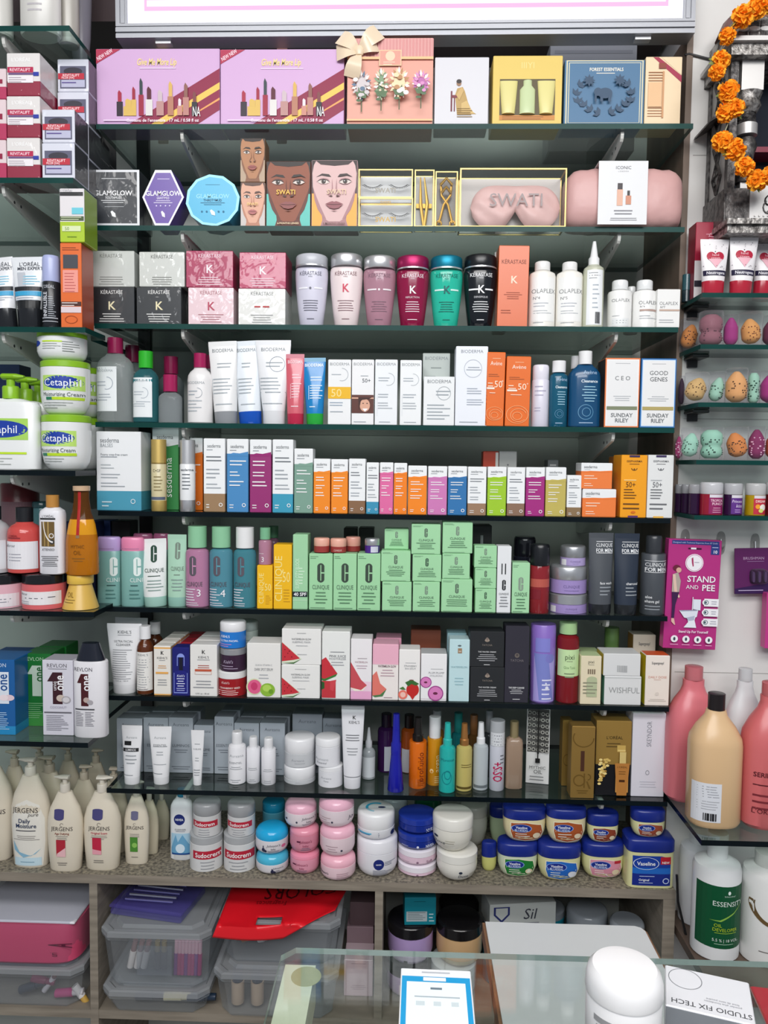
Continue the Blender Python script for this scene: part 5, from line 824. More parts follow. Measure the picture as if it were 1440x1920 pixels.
tube(s, 640, 684, 1323, 645, 677, 1457, 'e8e8ec', 'e4e4e8', [T('K', .56, .84, .05, '2a2a2c', .2, 1), T("KIEHL'S", .56, .775, .04, '5a5c60', .46), R(.02, .955, .98, .96, '8a8c90'), L(.15, .85, .6, 3, .035, '6a6c70', .6), L(.2, .8, .42, 3, .04, '9a9ca0', .6), R(.04, .03, .96, .04, '8a8c90')], 'tall white eye cream tube', yb=1480)
bottle(s, 678.5, 704, 1364, 1400, 'b4bcc0', 'c8ccd0', [], 'clear dropper bottle with a printed label', prof='sh', cw=.5, cprof='nozz', fin='q', yb=1463, lab=(.02, .08, .96, .72, 'd0d6da'), cfin='s')
bottle(s, 708, 741, 1338, 1362, '3c1c50', '1c1428', [], 'dark purple bottle behind the blue one', prof='sh2', cw=.6, cprof='cyl', d=.11, fin='q', lab=(.4, .05, .95, .6, 'b4bac4')); bottle(s, 752, 782, 1340, 1364, 'b0541c', '1c1818', [], 'orange bottle with a white label behind the blue one', prof='sh2', cw=.6, cprof='cyl', d=.11, fin='q', lab=(.05, .02, .95, .55, 'd0d2d8'))
bottle(s, 727, 758, 1338, 1412, '1c1f9c', '1c1f9c', [], 'cobalt blue spray bottle with a tapering neck', prof='cone', cw=.62, cprof='spray', fin='g', yb=1487, d=None, group='hair oil and spray bottles')
tv = lambda t, c: [T(t, .66, .48, .12, c, .8, 0, 90), L(.5, .95, .2, 4, .04, c)]
bottle(s, 767, 800, 1345, 1388, 'f07818', '1a1614', tv('orofluido', '7a2c08'), 'orange hair oil bottle with black cap', prof='cyl', cw=.62, cprof='spray', fin='q', yb=1480, cfin='s', group='hair oil and spray bottles')
bottle(s, 801, 829, 1343, 1382, 'e09c1c', 'e0e2e4', tv('argan', 'f0d8a0')+[D(.3, .32, .12, 'f0d8a0', 1.2), D(.3, .31, .07, 'c8861c', 1.2)], 'amber hair oil bottle with white cap', prof='cyl', cw=.78, cprof='cyl', fin='q', yb=1474, cfin='s', group='hair oil and spray bottles')
bottle(s, 823.5, 854, 1355, 1396, '2cc4bc', '2ab4ac', [T('Moroccan', .5, .72, .06, '0c6c74', .8, 0), O(.46, .34, .3, .03, '0c7c84', 1.4), O(.5, .4, .2, .03, '0c7c84', 1.4)], 'turquoise hair spray bottle', prof='sh2', cw=.56, cprof='spray', fin='q', yb=1488, cfin='s', group='hair oil and spray bottles')
bottle(s, 855, 885.5, 1356, 1396, 'd8c878', 'b47c44', [R(.05, .06, .95, .11, '5c4c20'), L(.3, .95, .6, 2, .05, '6c5c28')], 'golden oil bottle with bronze spray cap', prof='sh2', cw=.56, cprof='spray', fin='q', yb=1485, cfin='r', group='hair oil and spray bottles')
bottle(s, 887, 915.5, 1354, 1393, 'ccd4d8', 'e6e8ea', [R(.05, .06, .95, .12, '6c7478')], 'clear spray bottle with white nozzle', prof='sh2', cw=.56, cprof='spray', fin='q', yb=1483, cfin='s', group='hair oil and spray bottles')
bottle(s, 918, 946, 1350, 1396, 'c2c4ce', 'c8ccd0', [T('OSiS+', .5, .44, .2, 'b81c50', .44, 1, 90), L(.66, .94, .8, 3, .08, '6a6c74')], 'silver hair wax can with clear printed cap', prof='cyl', cw=1.0, cprof='cyl', fin='s', cfin='q', yb=1484, name='hair_wax_can', cat='can', cops=[R(.04, .02, .96, .56, 'd8dade'), L(.1, .9, .45, 4, .12, '8a8c94')])
bottle(s, 947.5, 979.5, 1352, 1381, 'b49a84', 'b0a078', [], 'beige square glass perfume oil bottle', prof='sh2', cw=.5, cprof='cyl', fin='q', n=4, dr=.8, yb=1480, cfin='r', ring='c8b88c', group='hair oil and spray bottles')
for a, b, yt, yc, c, cc, lb in ((806, 832, 1332, 1366, 'a8742c', 'b8bcbe', 'amber bottle with grey cap behind the turquoise one'), (846, 872, 1336, 1372, '1c7c80', '1c807c', 'dark turquoise bottle behind the golden one'), (876, 900, 1340, 1376, '6c4c28', '8a5c34', 'brown bottle behind the clear spray bottle'), (906, 928, 1332, 1372, '50565a', 'a0a4a8', 'grey bottle behind the hair wax can')):
    bottle(s, a, b, yt, yc, c, cc, [], lb, prof='sh2', cw=.6, cprof='cyl', fin='q', d=.1, cfin='s', group='hair oil and spray bottles')
mo = [G([(.04, .99), (.96, .99), (.96, .42), (.04, .42)], '5a5a58')]+[x for i in range(5) for j in range(7) for x in (D(.12+.19*i, .46+.08*j, .085, 'a8a8a0', 1), D(.12+.19*i, .46+.08*j, .045, '3a3a3a', 1))]+[R(.47, .42, .55, .99, '2a2a28'), R(.4, .3, .6, .36, '1c1c1c'), R(.48, .34, .53, .44, '1c1c1c'), T('MYTHIC', .5, .24, .04, '3a3c3c', .7), T('OIL', .52, .185, .05, '3a3c3c', .44), L(.14, .8, .12, 2, .04, '7a7c7c', .6)]
carton(s, 991, 1034, 1328, 'dedfdd', mo, 'white carton with a dark mosaic pattern', yb=1470, d=None, D=.05, yaw=-10)
carton(s, 1054, 1073, 1351, 'a08040', [O(.5, .4, .4, .06, '6a5020', 1.5)], 'gold hair oil carton standing behind the front gold one', yb=1474, d=None, D=.03, fin='r', group='gold hair oil cartons')
carton(s, 1071, 1115, 1362, 'ab8848', [O(.5, .84, .46, .05, '6a5020', .9, 150, 360), R(.4, .38, .56, .66, '4a2c20'), O(.36, .25, .26, .05, '6a5020', 1), R(.55, .15, .6, .35, '6a5020'), O(.72, .3, .14, .04, '6a5020', 1, -90, 90), G([(.66, .24), (.72, .24), (.86, .14), (.78, .14)], '6a5020'), L(.2, .8, .11, 2, .03, '6a5020', .6)], 'gold hair oil carton with large letters', yb=1497, d=None, D=.035, fin='r', group='gold hair oil cartons')
gd = [R(.01, .01, .99, .42, '15151a'), T("L'ORÉAL", .52, .78, .04, '3a2c14', .5), L(.24, .76, .7, 2, .04, '5a4620', .6), R(.6, .59, .84, .68, 'c8a85c'), R(.57, .6, .88, .76, 'cfae62') if 0 else R(.62, .6, .84, .62, 'e0c880')]+[D(.1+.32*random.random()*(1-i/40), .46-.3*(i/30)+.06*random.random(), .05, random.choice(('d8b868', 'f0d890', 'a8803c')), .7) for i in range(30)]+[R(.56, .06, .92, .45, 'c8924c'), G([(.53, .45), (.95, .45), (.88, .02), (.6, .02)], 'b87c3c'), R(.66, .45, .84, .6, 'd8c07c'), T("L'ORÉAL", .74, .4, .025, '5a3818', .28), R(.66, .2, .82, .23, '4a2810'), L(.62, .86, .34, 2, .03, '7a5020', .6)]
carton(s, 1117, 1183, 1352, [(.42, '15151a'), (1, '94763a')], gd, 'gold and black hair oil carton showing a bottle', yb=1492, d=None, D=.05, fin='s')
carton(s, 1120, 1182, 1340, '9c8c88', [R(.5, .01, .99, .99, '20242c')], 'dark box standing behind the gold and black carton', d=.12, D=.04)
carton(s, 1185, 1247, 1337, 'dcdbe4', [T('SKEYNDOR', .5, .75, .055, '8a8c94', .3, 0, 90), O(.48, .29, .06, .018, '9a9ca4', 1.3), L(.16, .84, .18, 3, .03, 'c4c4ce', .6)], 'tall white carton with upright grey lettering at the right end', yb=1494, d=None, D=.05)
# ------------------------------------------------------------------ goods on the speckled ledge
s = ledge
def jerg(x0, x1, yt, yc, ops, lb, yb=None, d=None, pump=-1, cap='d8d0c2', body='ddd3c0', cx=0, n=2.3):
    return bottle(s, x0, x1, yt, yc, body, cap, ops, lb, prof='jerg', cw=.27, dr=.52, n=n, fin='s', cfin='s', yb=yb, d=d, name='lotion_bottle', group='cream lotion pump bottles', pump=pump, cx=cx)
JG = lambda sub, c, u=.5: [T('JERGENS', u, .56, .05, '4a4440', .7), O(u, .61, .05, .012, '6a6460', 1, 20, 300), T(sub, u, .5, .026, c, .5, 1), L(u-.22, u+.22, .465, 3, .022, '8a8480', .6)]
dot = lambda u, c='4a4678': [R(u-.14, .7, u+.14, .79, c), D(u, .7, .14, c, .5), D(u, .79, .14, c, .3)]
jerg(-53, 26, 1398, 1438, [T('JERGENS', .6, .55, .05, '4a4440', .7)], 'cream lotion pump bottle cut off by the left edge', yb=1617)
jerg(22, 95, 1420, 1452, [G([(.18, .02), (.86, .02), (.92, .3), (.92, .55), (.8, .7), (.5, .76), (.22, .7), (.1, .55), (.1, .3)], 'e6e2d8'), T('JERGENS', .46, .645, .055, '4a4440', .66), T('pure', .66, .6, .04, '5a5450', .24, it=.3), T('Daily', .44, .53, .045, '2a3a5a', .3, 1), T('Moisture', .48, .475, .045, '2a3a5a', .52, 1), L(.2, .74, .42, 1, .03, '3a3a44', .6), L(.12, .84, .36, 3, .02, '8a8480', .6), G([(.14, .3), (.3, .18), (.6, .14), (.84, .22), (.7, .16), (.4, .12), (.16, .2)], '8ab8d0'), R(.16, .03, .84, .12, 'c4dce6'), L(.3, .7, .07, 1, .03, '7aa0b4', .6)], 'largest cream lotion pump bottle with blue wave', yb=1629, pump=-1.0)
jerg(90, 156, 1453, 1483, JG('Age Defying', '8a4a3c')+dot(.42)+[R(.34, .2, .6, .42, 'b02838'), G([(.34, .2), (.6, .2), (.6, .32), (.36, .24)], 'e8b8bc'), L(.34, .66, .12, 2, .025, '6a6460', .6)], 'cream lotion pump bottle with a dark red picture', yb=1636)
jerg(157.5, 227, 1454, 1483, JG('Original Scent', 'b8344c')+dot(.46)+[R(.32, .22, .56, .44, 'c02844'), G([(.32, .22), (.56, .22), (.56, .27), (.32, .29)], 'e8a0ac'), L(.34, .62, .14, 2, .025, '6a6460', .6)], 'cream lotion pump bottle with a bright red picture', yb=1634, pump=1)
jerg(232.5, 280, 1462, 1492, JG('', 'a8a49c')+dot(.5, '6c6a88')+[R(.32, .2, .62, .42, '4c8a34'), D(.5, .3, .1, '8cc05c'), L(.34, .66, .12, 1, .025, '6a6460', .6)], 'slimmer cream lotion bottle with a green picture', yb=1622, pump=1)
for a, b, yt, yc, d, pm, lb in ((58, 128, 1417, 1447, .085, -1, 'behind the blue wave and dark red bottles'), (130, 186, 1434, 1461, .085, 1, 'between and behind the two red picture bottles'), (187, 240, 1438, 1464, .085, 1, 'behind the bright red picture bottle'), (0, 56, 1406, 1436, .09, -1, 'behind the blue wave bottle'), (48, 100, 1398, 1424, .16, -1, 'in the rear row at far left'), (104, 152, 1400, 1426, .16, -1, 'in the rear row behind the dark red picture'), (156, 204, 1404, 1430, .16, 1, 'in the rear row near the glass shelf end')):
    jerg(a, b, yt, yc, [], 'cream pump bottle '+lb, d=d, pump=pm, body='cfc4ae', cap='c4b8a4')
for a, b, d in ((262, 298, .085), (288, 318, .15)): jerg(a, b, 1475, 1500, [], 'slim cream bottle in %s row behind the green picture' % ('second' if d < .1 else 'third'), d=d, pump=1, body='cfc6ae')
bottle(s, 320, 363, 1478, 1492, 'e6e8ea', '1a7c9c', [D(.46, .66, .24, '1c2a70'), T('NIVEA', .46, .66, .035, 'f0f2f6', .34, 1), T('CLEANSER', .5, .5, .026, '3a4454', .7), L(.26, .76, .47, 1, .02, '6a7484', .6), R(.1, .12, .9, .44, 'a8cce0'), G([(.1, .2), (.3, .42), (.4, .3), (.6, .42), (.9, .25), (.9, .12), (.1, .12)], '6aa4c8'), D(.5, .2, .2, 'd4e6f2', 1), R(.12, .1, .9, .125, '1c4a8c')], 'white body milk bottle with a blue water picture', prof='sh', cw=.4, cprof='cyl', dr=.6, n=2.5, yb=1614, fin='s')
def stack(rows, **k):
    z = None; d = None; q = None
    for a, b, yt, yc, body, lid, ops, lb, kw in rows:
        kk = dict(k); kk.update(kw); q = jar(s, a, b, yt, yc, body, lid, ops, lb, yb=None if z else kk.pop('yb', None), d=d if z else kk.pop('d0', None), z=z, **{x: y for x, y in kk.items() if x not in ('yb', 'd0')}); z = q.top+.0003; d = q.y-s.y
    return q
SU = lambda u=.5: [R(max(.02, u-.44), .48, min(.98, u+.44), .78, 'b8243a'), T('Sudocrem', u, .63, .17, 'f4f0f0', .72, 1), L(u-.3, u+.3, .36, 3, .12, '9a9ca0', .6)]
stack(((356.5, 418, 1556, 1571, 'd6d6d6', 'a9abad', SU(.64), 'grey lidded white nappy cream tub, lower left of four', {'yb': 1636}), (363, 414, 1500, 1521, 'cfcfcf', '9a9c9e', SU(), 'grey lidded white nappy cream tub, upper left of four', {})), group='nappy cream tubs', cprof='lid')
stack(((420, 480, 1556, 1571, 'd6d6d6', 'a9abad', SU(.54), 'grey lidded white nappy cream tub, lower right of four', {'yb': 1637}), (427, 478, 1501, 1523, 'cfcfcf', '9a9c9e', SU(), 'grey lidded white nappy cream tub, upper right of four', {})), group='nappy cream tubs', cprof='lid')
JB = lambda u=.6, c='2a2a40': [T("Johnson's", u, .7, .16, c, .4, it=.25), T('baby', u, .48, .12, c, .2), L(u-.2, u+.2, .34, 2, .1, '6a6a80', .6)]
blb = [D(.32, .4, .05, '2a2a4a', 1.3), R(.3, .5, .33, .7, '2a2a4a'), D(.38, .34, .045, '2a2a4a', 1)]
stack(((480.5, 541, 1591, 1608, 'e2dee2', '4ab4d4', JB(.74)+[(o[0], o[1]+.26, *o[2:]) if o[0] == 'd' else ('r', o[1]+.26, o[2], o[3]+.26, *o[4:]) for o in blb], 'blue lidded baby cream jar, lower of two', {'yb': 1643}), (479.5, 540.5, 1545, 1564, 'e2dee2', '22a8dc', JB(.62)+blb+[D(.9, .6, .05, 'd06a90')], 'blue lidded baby cream jar, upper of two', {})), group='baby cream jars', prof='bowl', cprof='dome')
jar(s, 492, 534, 1500, 1517, '4c8ca0', '1a7a9c', [T("Johnson's", .6, .6, .16, '1c3a50', .5, it=.25), D(.3, .5, .07, '1c3a50', 1.3)], 'dark blue baby cream jar behind, under the shelf edge', d=.1, group='baby cream jars'); jar(s, 493, 535, 1552, 1570, '4c8ca0', '1a7a9c', [], 'dark blue baby cream jar behind the two blue lidded ones', d=.155, group='baby cream jars')
stack(((544, 599, 1590, 1600, 'e49cb0', 'e890a8', JB(.46, '8a2c50')+[R(.14, .66, .26, .74, '5a1c3c')], 'rose pink baby cream jar, lowest of the left stack', {'yb': 1643}), (543.5, 598.5, 1544, 1556, 'd88ca0', 'e898ac', JB(.6, '8a2c50')+[R(.3, .66, .42, .74, '5a1c3c')], 'rose pink baby cream jar, middle of the left stack', {}), (534, 594, 1497, 1515, 'e8dce0', 'f0b8cc', JB(.8)+[D(.1, .6, .03, '3a3a50'), D(.44, .5, .03, '3a3a50')], 'white and pink baby cream jar, top of the left stack', {})), group='pink baby cream jars', prof='bowl', cprof='dome')
stack(((601, 667, 1594, 1612, 'ecccd4', 'f0b4c4', [T("Johnson's", .12, .56, .15, '3a3040', .3, 1), L(.5, .9, .6, 4, .12, 'a8848e', .4)], 'pale pink baby cream jar, lowest of the right stack', {'yb': 1656}), (600, 665.5, 1541, 1559, 'ead4da', 'f0b8ca', [L(.2, .56, .6, 3, .13, 'b0949c', .6), D(.66, .4, .03, '3a3a50')], 'pale pink baby cream jar, middle of the right stack', {}), (598, 664, 1489, 1508, 'e8d8de', 'eeb8cc', [L(.06, .4, .6, 4, .12, 'b0949c'), T('Jo', .92, .6, .2, '2a2a40', .12, it=.2), D(.42, .4, .03, '3a3a50')], 'pale pink baby cream jar, top of the right stack', {})), group='pink baby cream jars', prof='bowl', cprof='dome')
q = jar(s, 669, 745, 1561, 1586, 'e6e5ea', 'e8e7ec', [D(.56, .62, .13, '1c2a70'), T('NIVEA', .56, .62, .055, 'eef0f6', .2, 1), L(.7, .96, .7, 3, .06, '3a4468'), L(.42, .9, .38, 7, .045, '6a7088')], 'big white cream jar with a navy disc', yb=1650, prof='bowl', cprof='lid', group='white cream jars')
q = jar(s, 670, 740, 1514, 1543, 'e6e6ea', 'eeeeef', [R(.04, .66, .4, .78, '58b0d0'), R(.08, .6, .36, .66, '2c6c9c'), D(.95, .6, .05, '1c2a58', 1.4), L(.58, .62, .8, 3, .15, '6a7088')], 'white cream jar with a blue ring on its lid', z=q.top+.0003, d=q.y-s.y, prof='bowl', cprof='lid', group='white cream jars')
b = MB(); rr = .021
for z_, a0, a1, c in ((.0004, 60, 200, '38a8cc'), (.0006, 200, 260, 'a8d8e6')):
    v = []; 
    for i in range(25):
        g_ = math.radians(a0+(a1-a0)*i/24)
        for r_ in (rr*1.05, rr*.78): v.append((r_*math.cos(g_), r_*math.sin(g_), z_))
    b.add(v, [(2*i, 2*i+1, 2*i+3, 2*i+2) for i in range(24)], mat(c))
b.add([(.012+.008*math.cos(i*.4), .004*math.sin(i*.4), .0006) for i in range(16)], [tuple(range(16))], mat('1c2a58')); b.build('lid_print', q.o, loc=(0, 0, q.h), smooth=0, fix=False)
tin = lambda t, c: [L(.1, .3, .5, 1, .1, c), D(.5, .5, .03, c), T(t, .8, .55, .3, c, .2, 1)]
stack(((745.5, 819, 1608, 1620, 'e2c4d4', 'ece6ee', tin('Care', '8a6a80'), 'pink cream tin with white lid, lowest of the stack', {'yb': 1646}), (746, 819, 1580, 1592, 'e2c4d4', 'ece6ee', tin('Soft', '8a6a80'), 'pink cream tin with white lid, second lowest', {}), (746, 820, 1551, 1563, '1a2f88', '20389a', tin('NIVEA', 'dfe4f4'), 'blue cream tin above the pink ones', {}), (747, 819, 1522, 1534, '1a2f88', '20389a', [T('NIVEA', .82, .5, .4, 'dfe4f4', .2, 1)], 'blue cream tin, topmost of the stack', {})), group='round cream tins', prof='bowl', cprof='lid')
jar(s, 776, 828, 1492, 1506, '0f5c3c', '0c4a30', [R(.06, .62, .45, .9, 'b0b8b8'), L(.1, .4, .82, 4, .05, '5a6468')], 'dark green jar behind the blue tins', d=.135, prof='cyl')
jar(s, 716, 764, 1493, 1508, '8a9096', '9aa0a6', [], 'grey jar behind the blue ringed white jar', d=.135)
DV = lambda u, v=.4: [T('Dove', u, v, .16, '3a4454', .32, it=.2), D(u-.06, v+.2, .045, '2a3444', .7), L(u+.15, min(.96, u+.4), v+.1, 2, .1, 'b8b4a4')]
stack(((818.5, 895, 1587, 1604, 'e2dfd6', 'e6e4dc', DV(.62, .42), 'white rounded cream tub, lower of the pair', {'yb': 1661}), (811, 887, 1521, 1544, 'e0ddd2', 'e4e2da', DV(.14, .5), 'white rounded cream tub, upper of the pair', {})), group='white rounded cream tubs', prof='dove', cprof='lid')
jar(s, 862, 914, 1506, 1526, 'bcbab0', 'c0beb4', [], 'white rounded cream tub behind the upper one', d=.145, prof='dove', group='white rounded cream tubs')
def vas(a, b, yt, yc, panel, lb, yb=None, z=None, d=None, body='d8d6a0', extra=[], n=2.7, prof='vas', big=0):
    o = []
    if panel:
        P_ = [(.16, .86), (.5, .9), (.86, .8), (.9, .5), (.84, .22), (.5, .1), (.22, .2), (.16, .5)]
        o = [G([(.5+(u-.5)*1.06, .5+(v-.5)*1.08) for u, v in P_], 'e8e2c8'), G(P_, panel), D(.4, .66, .24, '8aa8e0', .42), D(.4, .66, .22, '1c2f86', .42), T('Vaseline', .4, .7, .1, 'f0f2f8', .34, 1), T('BLUESEAL', .4, .58, .09, 'c8d8f4', .32, 1), L(.26, .6, .42, 2, .1, 'f0ece0'), D(.76, .36, .09, 'e8d8b8', .8)]+extra
    return bottle(s, a, b, yt, yc, body, '1a2c84', o, lb, prof=prof, cw=1.02, cprof='lid', dr=.62, n=n, cn=n, cdr=1.02*.62, fin='s', cfin='s', yb=yb, z=z, d=d, name='petroleum_jelly_jar', cat='jar', group='blue lidded petroleum jelly jars', capname='lid')
N_ = 'jelly jar with '
va = vas(933, 1006.5, 1573, 1596, '1f7a34', N_+'green label, lower row', yb=1649, body='ccd6bc', extra=[G([(.7, .3), (.76, .5), (.82, .3)], 'e8f0e0')])
vb = vas(1008, 1087, 1575, 1599, '2468c0', N_+'bright blue label, lower row', yb=1656, extra=[D(.78, .34, .1, 'e8ecf4', .8)])
vc = vas(1090, 1168, 1573, 1596, 'd890a4', N_+'pink label, lower row', yb=1652, extra=[R(.72, .74, .88, .86, 'b82838'), O(.7, .36, .2, .03, 'f0dce0', .7, 200, 360)])
V = lambda a, b: [G([(.1, .08), (.9, .08), (.9, .82), (.7, .88), (.1, .88)], '1d3f9c'), G([(.1, .08), (.9, .08), (.9, .4), (.1, .4)], '1a2c84'), R(.1, .4, .9, .56, '2468c0'), R(.68, .66, .9, .86, 'c02030'), T('NEW', .79, .71, .06, 'f4f0f0', .18, 1), T('Vaseline', .38, .68, .1, 'f4f6fa', .44, 1), O(.38, .68, .27, .015, 'dfe6f6', .5), T('Original', .34, .24, .06, 'e8ecf6', .34, 1), L(.2, .56, .16, 1, .05, 'c0ccec', .6), L(.2, .6, .34, 1, .05, 'c0ccec', .6), O(.8, .22, .07, .02, 'c0ccec', .9)]
vd = vas(1170, 1258, 1562, 1586, None, 'largest jelly jar, boxy, with a dark blue label', yb=1666, n=5, prof='cyl'); prints(vd.o, V(0, 0), vd.w, 0, vd.h*.76, lambda X_, Z_: (X_, -vd.D/2*(1-min(.96, abs(2*X_/vd.w))**5)**.2))
def on(q, a, b, yt, yc, panel, lb, **k): vas(a, b, yt, yc, panel, lb, z=q.top+.0003, d=q.y-s.y+.002, **k)
on(va, 943, 1022, 1508, 1528, 'a8552c', N_+'brown label, stacked on the green one', body='e0d4a8'); on(vb, 1024, 1097, 1509, 1527, 'a8552c', N_+'brown label, stacked on the bright blue one', body='e0d4a8'); on(vc, 1100, 1158, 1520, 1542, '8c4028', 'small '+N_+'brown label, stacked on the pink one')
on(vd, 1183, 1245, 1513, 1534, '9c4c34', 'small '+N_+'brown label, on the largest jar')
vas(903, 931, 1577, 1604, None, 'tiny jelly jar without label, left of the green one', yb=1635, body='c8c878', n=2)
vas(918, 975, 1508, 1528, None, 'jelly jar without label behind, under the glass shelf edge', d=.16, body='b8c8a4')
# ------------------------------------------------------------------ left shelves
s = Lh[0]
for a, b, lb in ((-62, 21, 'cut off by the left edge'), (38, 112, 'with faint text lines')): bottle(s, a, b, -190, -150, 'cfcdc8', 'c8c6c2', [L(.3, .7, .72, 12, .05, 'b4b0b4', .6)], 'tall cream white bottle '+lb, prof='sh2', cw=.4, dr=.7, fin='s', group='tall white bottles', d=.012)
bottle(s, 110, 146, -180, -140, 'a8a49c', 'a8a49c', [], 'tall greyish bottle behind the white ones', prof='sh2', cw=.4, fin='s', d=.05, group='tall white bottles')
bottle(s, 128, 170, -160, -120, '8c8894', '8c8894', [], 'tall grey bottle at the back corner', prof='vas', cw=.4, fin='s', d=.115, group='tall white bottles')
s = Lh[1]
RV = [T("L'ORÉAL", .44, .84, .09, 'f4f4f4', .66), R(.02, .54, .8, .67, 'b0244c'), T('REVITALIFT', .4, .605, .07, 'f0d0d8', .66, 1), R(.05, .49, .8, .53, '6a4a7c'), R(.03, .3, .8, .46, 'e6e0e4'), R(.8, .46, .97, .55, '28389c'), L(.06, .6, .42, 3, .05, '9a8a94')]
RF = [R(.08, .1, .92, .78, '5a5a70'), R(.12, .14, .88, .36, 'b4b4cc'), D(.5, .62, .3, '33303c', .4), R(.02, .38, .86, .56, 'b8283c'), T('REVITALIFT', .44, .5, .075, 'f0d0d4', .56, 1), T('FILLER [HA]', .34, .425, .06, 'f0d0d4', .4, 1), R(.14, .26, .6, .29, '5a4a8c')]
def col3(x0, x1, ys, lb, D, d, bands, ops, grp, sd=None):
    z = None
    for k, yt in enumerate(ys):
        q = carton(s, x0, x1, yt, bands, ops, lb % (('lowest', 'middle', 'topmost') if len(ys) == 3 else (('lower', 'upper') if len(ys) == 2 else ('lowest', 'second', 'third', 'topmost')))[k], D=D, d=d, z=z, fin='w', name='cream_box', cat='box', group=grp, side=sd); z = q.top+.0003
wr = [(.34, '8c1838'), (1, 'dad6d4')]
col3(13, 75, (258, 180, 99), '%s white and maroon cream box of the wide stack', .08, .004, wr, RV, 'white and maroon cream boxes')
col3(-55, 11.5, (262, 186, 128), '%s maroon cream box cut off by the left edge', .08, .004, [(.4, 'b02c58'), (1, 'dcc8cc')], [R(.1, .5, .9, .64, '8c2040')], 'white and maroon cream boxes')
col3(79, 140, (268, 205), '%s white cream box of the short front stack', .06, .004, 'd0d2de', RF, 'white and red cream boxes', '2c2a32')
col3(108, 166, (297, 235, 172.5, 110.5), '%s white cream box of the tall stack behind', .06, .068, 'd0d2de', RF, 'white and red cream boxes', '26242c')
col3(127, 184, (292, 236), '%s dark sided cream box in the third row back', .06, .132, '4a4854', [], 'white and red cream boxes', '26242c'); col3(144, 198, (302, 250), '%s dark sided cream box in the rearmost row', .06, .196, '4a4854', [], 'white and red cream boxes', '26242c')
s = Lh[2]
ME = lambda u=.5: [T("L'ORÉAL", u+.06, .86, .075, '3a3e48', .74), T('MEN EXPERT', u+.08, .775, .06, '3a3e48', .76, 1), G([(.2, .7), (.44, .7), (.5, .4), (.26, .4)], 'b8bcc4'), R(.12, .34, .98, .42, '24262c'), R(.14, .24, .98, .33, '3a9cc8'), L(.4, .9, .62, 4, .05, '8ac8e0'), L(.2, .9, .2, 2, .04, 'a0a8b4')]
tube(s, 20, 84, 482, 34, 79, 581, 'dfe2e6', '1c1e22', ME(), 'white men\'s tube with black foot', lower=(.16, '191b1e'), d=.01, group='men\'s face wash tubes'); tube(s, -32, 24, 483, -10, 33, 581, 'dfe0e4', '1c1e22', ME(.5), 'white men\'s tube cut off by the left edge', d=.012, group='men\'s face wash tubes')
bottle(s, 80.5, 112.5, 481, 530, '1d1f24', 'a8b0d8', [T('INFALLIBLE', .34, .5, .085, 'd8dae0', .52, 1, 90), T("L'ORÉAL", .5, .88, .07, 'c0c2ca', .7), L(.52, .9, .66, 10, .045, 'b0b4bc'), R(.1, .2, .96, .22, 'c0c2ca'), R(.1, .13, .96, .145, 'c0c2ca')], 'black setting spray can with lilac cap', prof='cyl', cw=.98, cprof='lid', fin='s', cfin='s', name='spray_can', cat='can')
q = carton(s, 113.5, 153, 455, 'dc6a30', [L(.1, .9, .94, 2, .025, '7a2c10'), R(.14, .7, .84, .86, '3a3c44', 'w'), R(.12, .42, .84, .68, 'e8988c'), L(.2, .8, .64, 7, .035, 'c0605c'), R(.02, .26, .98, .31, '4a2a24'), L(.06, .9, .295, 2, .03, 'e8dcd8'), R(.02, .18, .98, .25, 'd8c8cc'), O(.5, .1, .3, .03, '9a4018', .6)], 'tall orange carton with a dark photo panel', D=.055, d=.01, side='a03c18', fin='s')
carton(s, 112, 158, 353, [(.38, 'a8c42c'), (1, 'dcd8da')], [T("L'ORÉAL", .3, .95, .05, '9a9a9e', .5), R(.02, .86, .96, .93, '3a3a3c'), D(.4, .89, .4, '2c2c2e', .14), R(.5, .52, .96, .64, '6cc4d4'), R(.02, .4, .98, .48, '4a5a38'), L(.06, .9, .46, 2, .04, 'd8e0c0'), R(.1, .2, .86, .3, 'd4e0b0'), T('50', .3, .25, .06, '5a7a2c', .3), L(.2, .8, .1, 1, .04, '7a9a2c', .6)], 'lime green and white carton standing on the tall orange one', D=.06, d=.008, z=q.top+.0003, side='7c9a24', fin='s')
s = Lh[3]
CP = lambda u=.5, w=.8: [R(u-w/2, .5, u+w/2, .82, 'b4d86c'), D(u, .67, w*.47, '1c3c9c', .36), T('Cetaphil', u, .67, .15, 'f0f4fa', w*.86, 0), T('Moisturizing Cream', u, .42, .08, '4a5450', w*.96), R(u-w/2+.08, .3, u-w/2+.22, .36, '2c7c5c'), R(u-w/2+.22, .3, u+w/2, .36, 'bcdc30'), L(u-w/2, u+w/2, .24, 2, .05, '9aa09c'), L(u-w/2, u-w/2+.4, .13, 1, .04, '8a908c')]
q = jar(s, 81.5, 168, 779, 793, 'e4e6e6', '86b822', CP(.46), 'white moisturizing cream jar with green lid, lowest of a stack', d=.008, prof='bowl', cfin='s', group='green lidded cream jars'); qa = q
q = jar(s, 79.5, 166, 679, 692, 'e4e6e6', '86b822', CP(.6), 'white moisturizing cream jar with green lid, middle of a stack', d=.008, z=q.top+.0003, prof='bowl', cfin='s', group='green lidded cream jars'); qb = q
jar(s, 73, 160, 622.5, 636, 'e4e6e6', '86b822', [D(.1, .7, .12, '1c3c9c', .5), R(.28, .74, .7, .8, 'bcdc30'), L(.28, .7, .66, 3, .1, '9aa09c'), L(.7, .98, .76, 5, .1, '7a807c')], 'short white cream jar with green lid, topmost of a stack', d=.008, z=q.top+.0003, prof='bowl', cfin='s', group='green lidded cream jars')
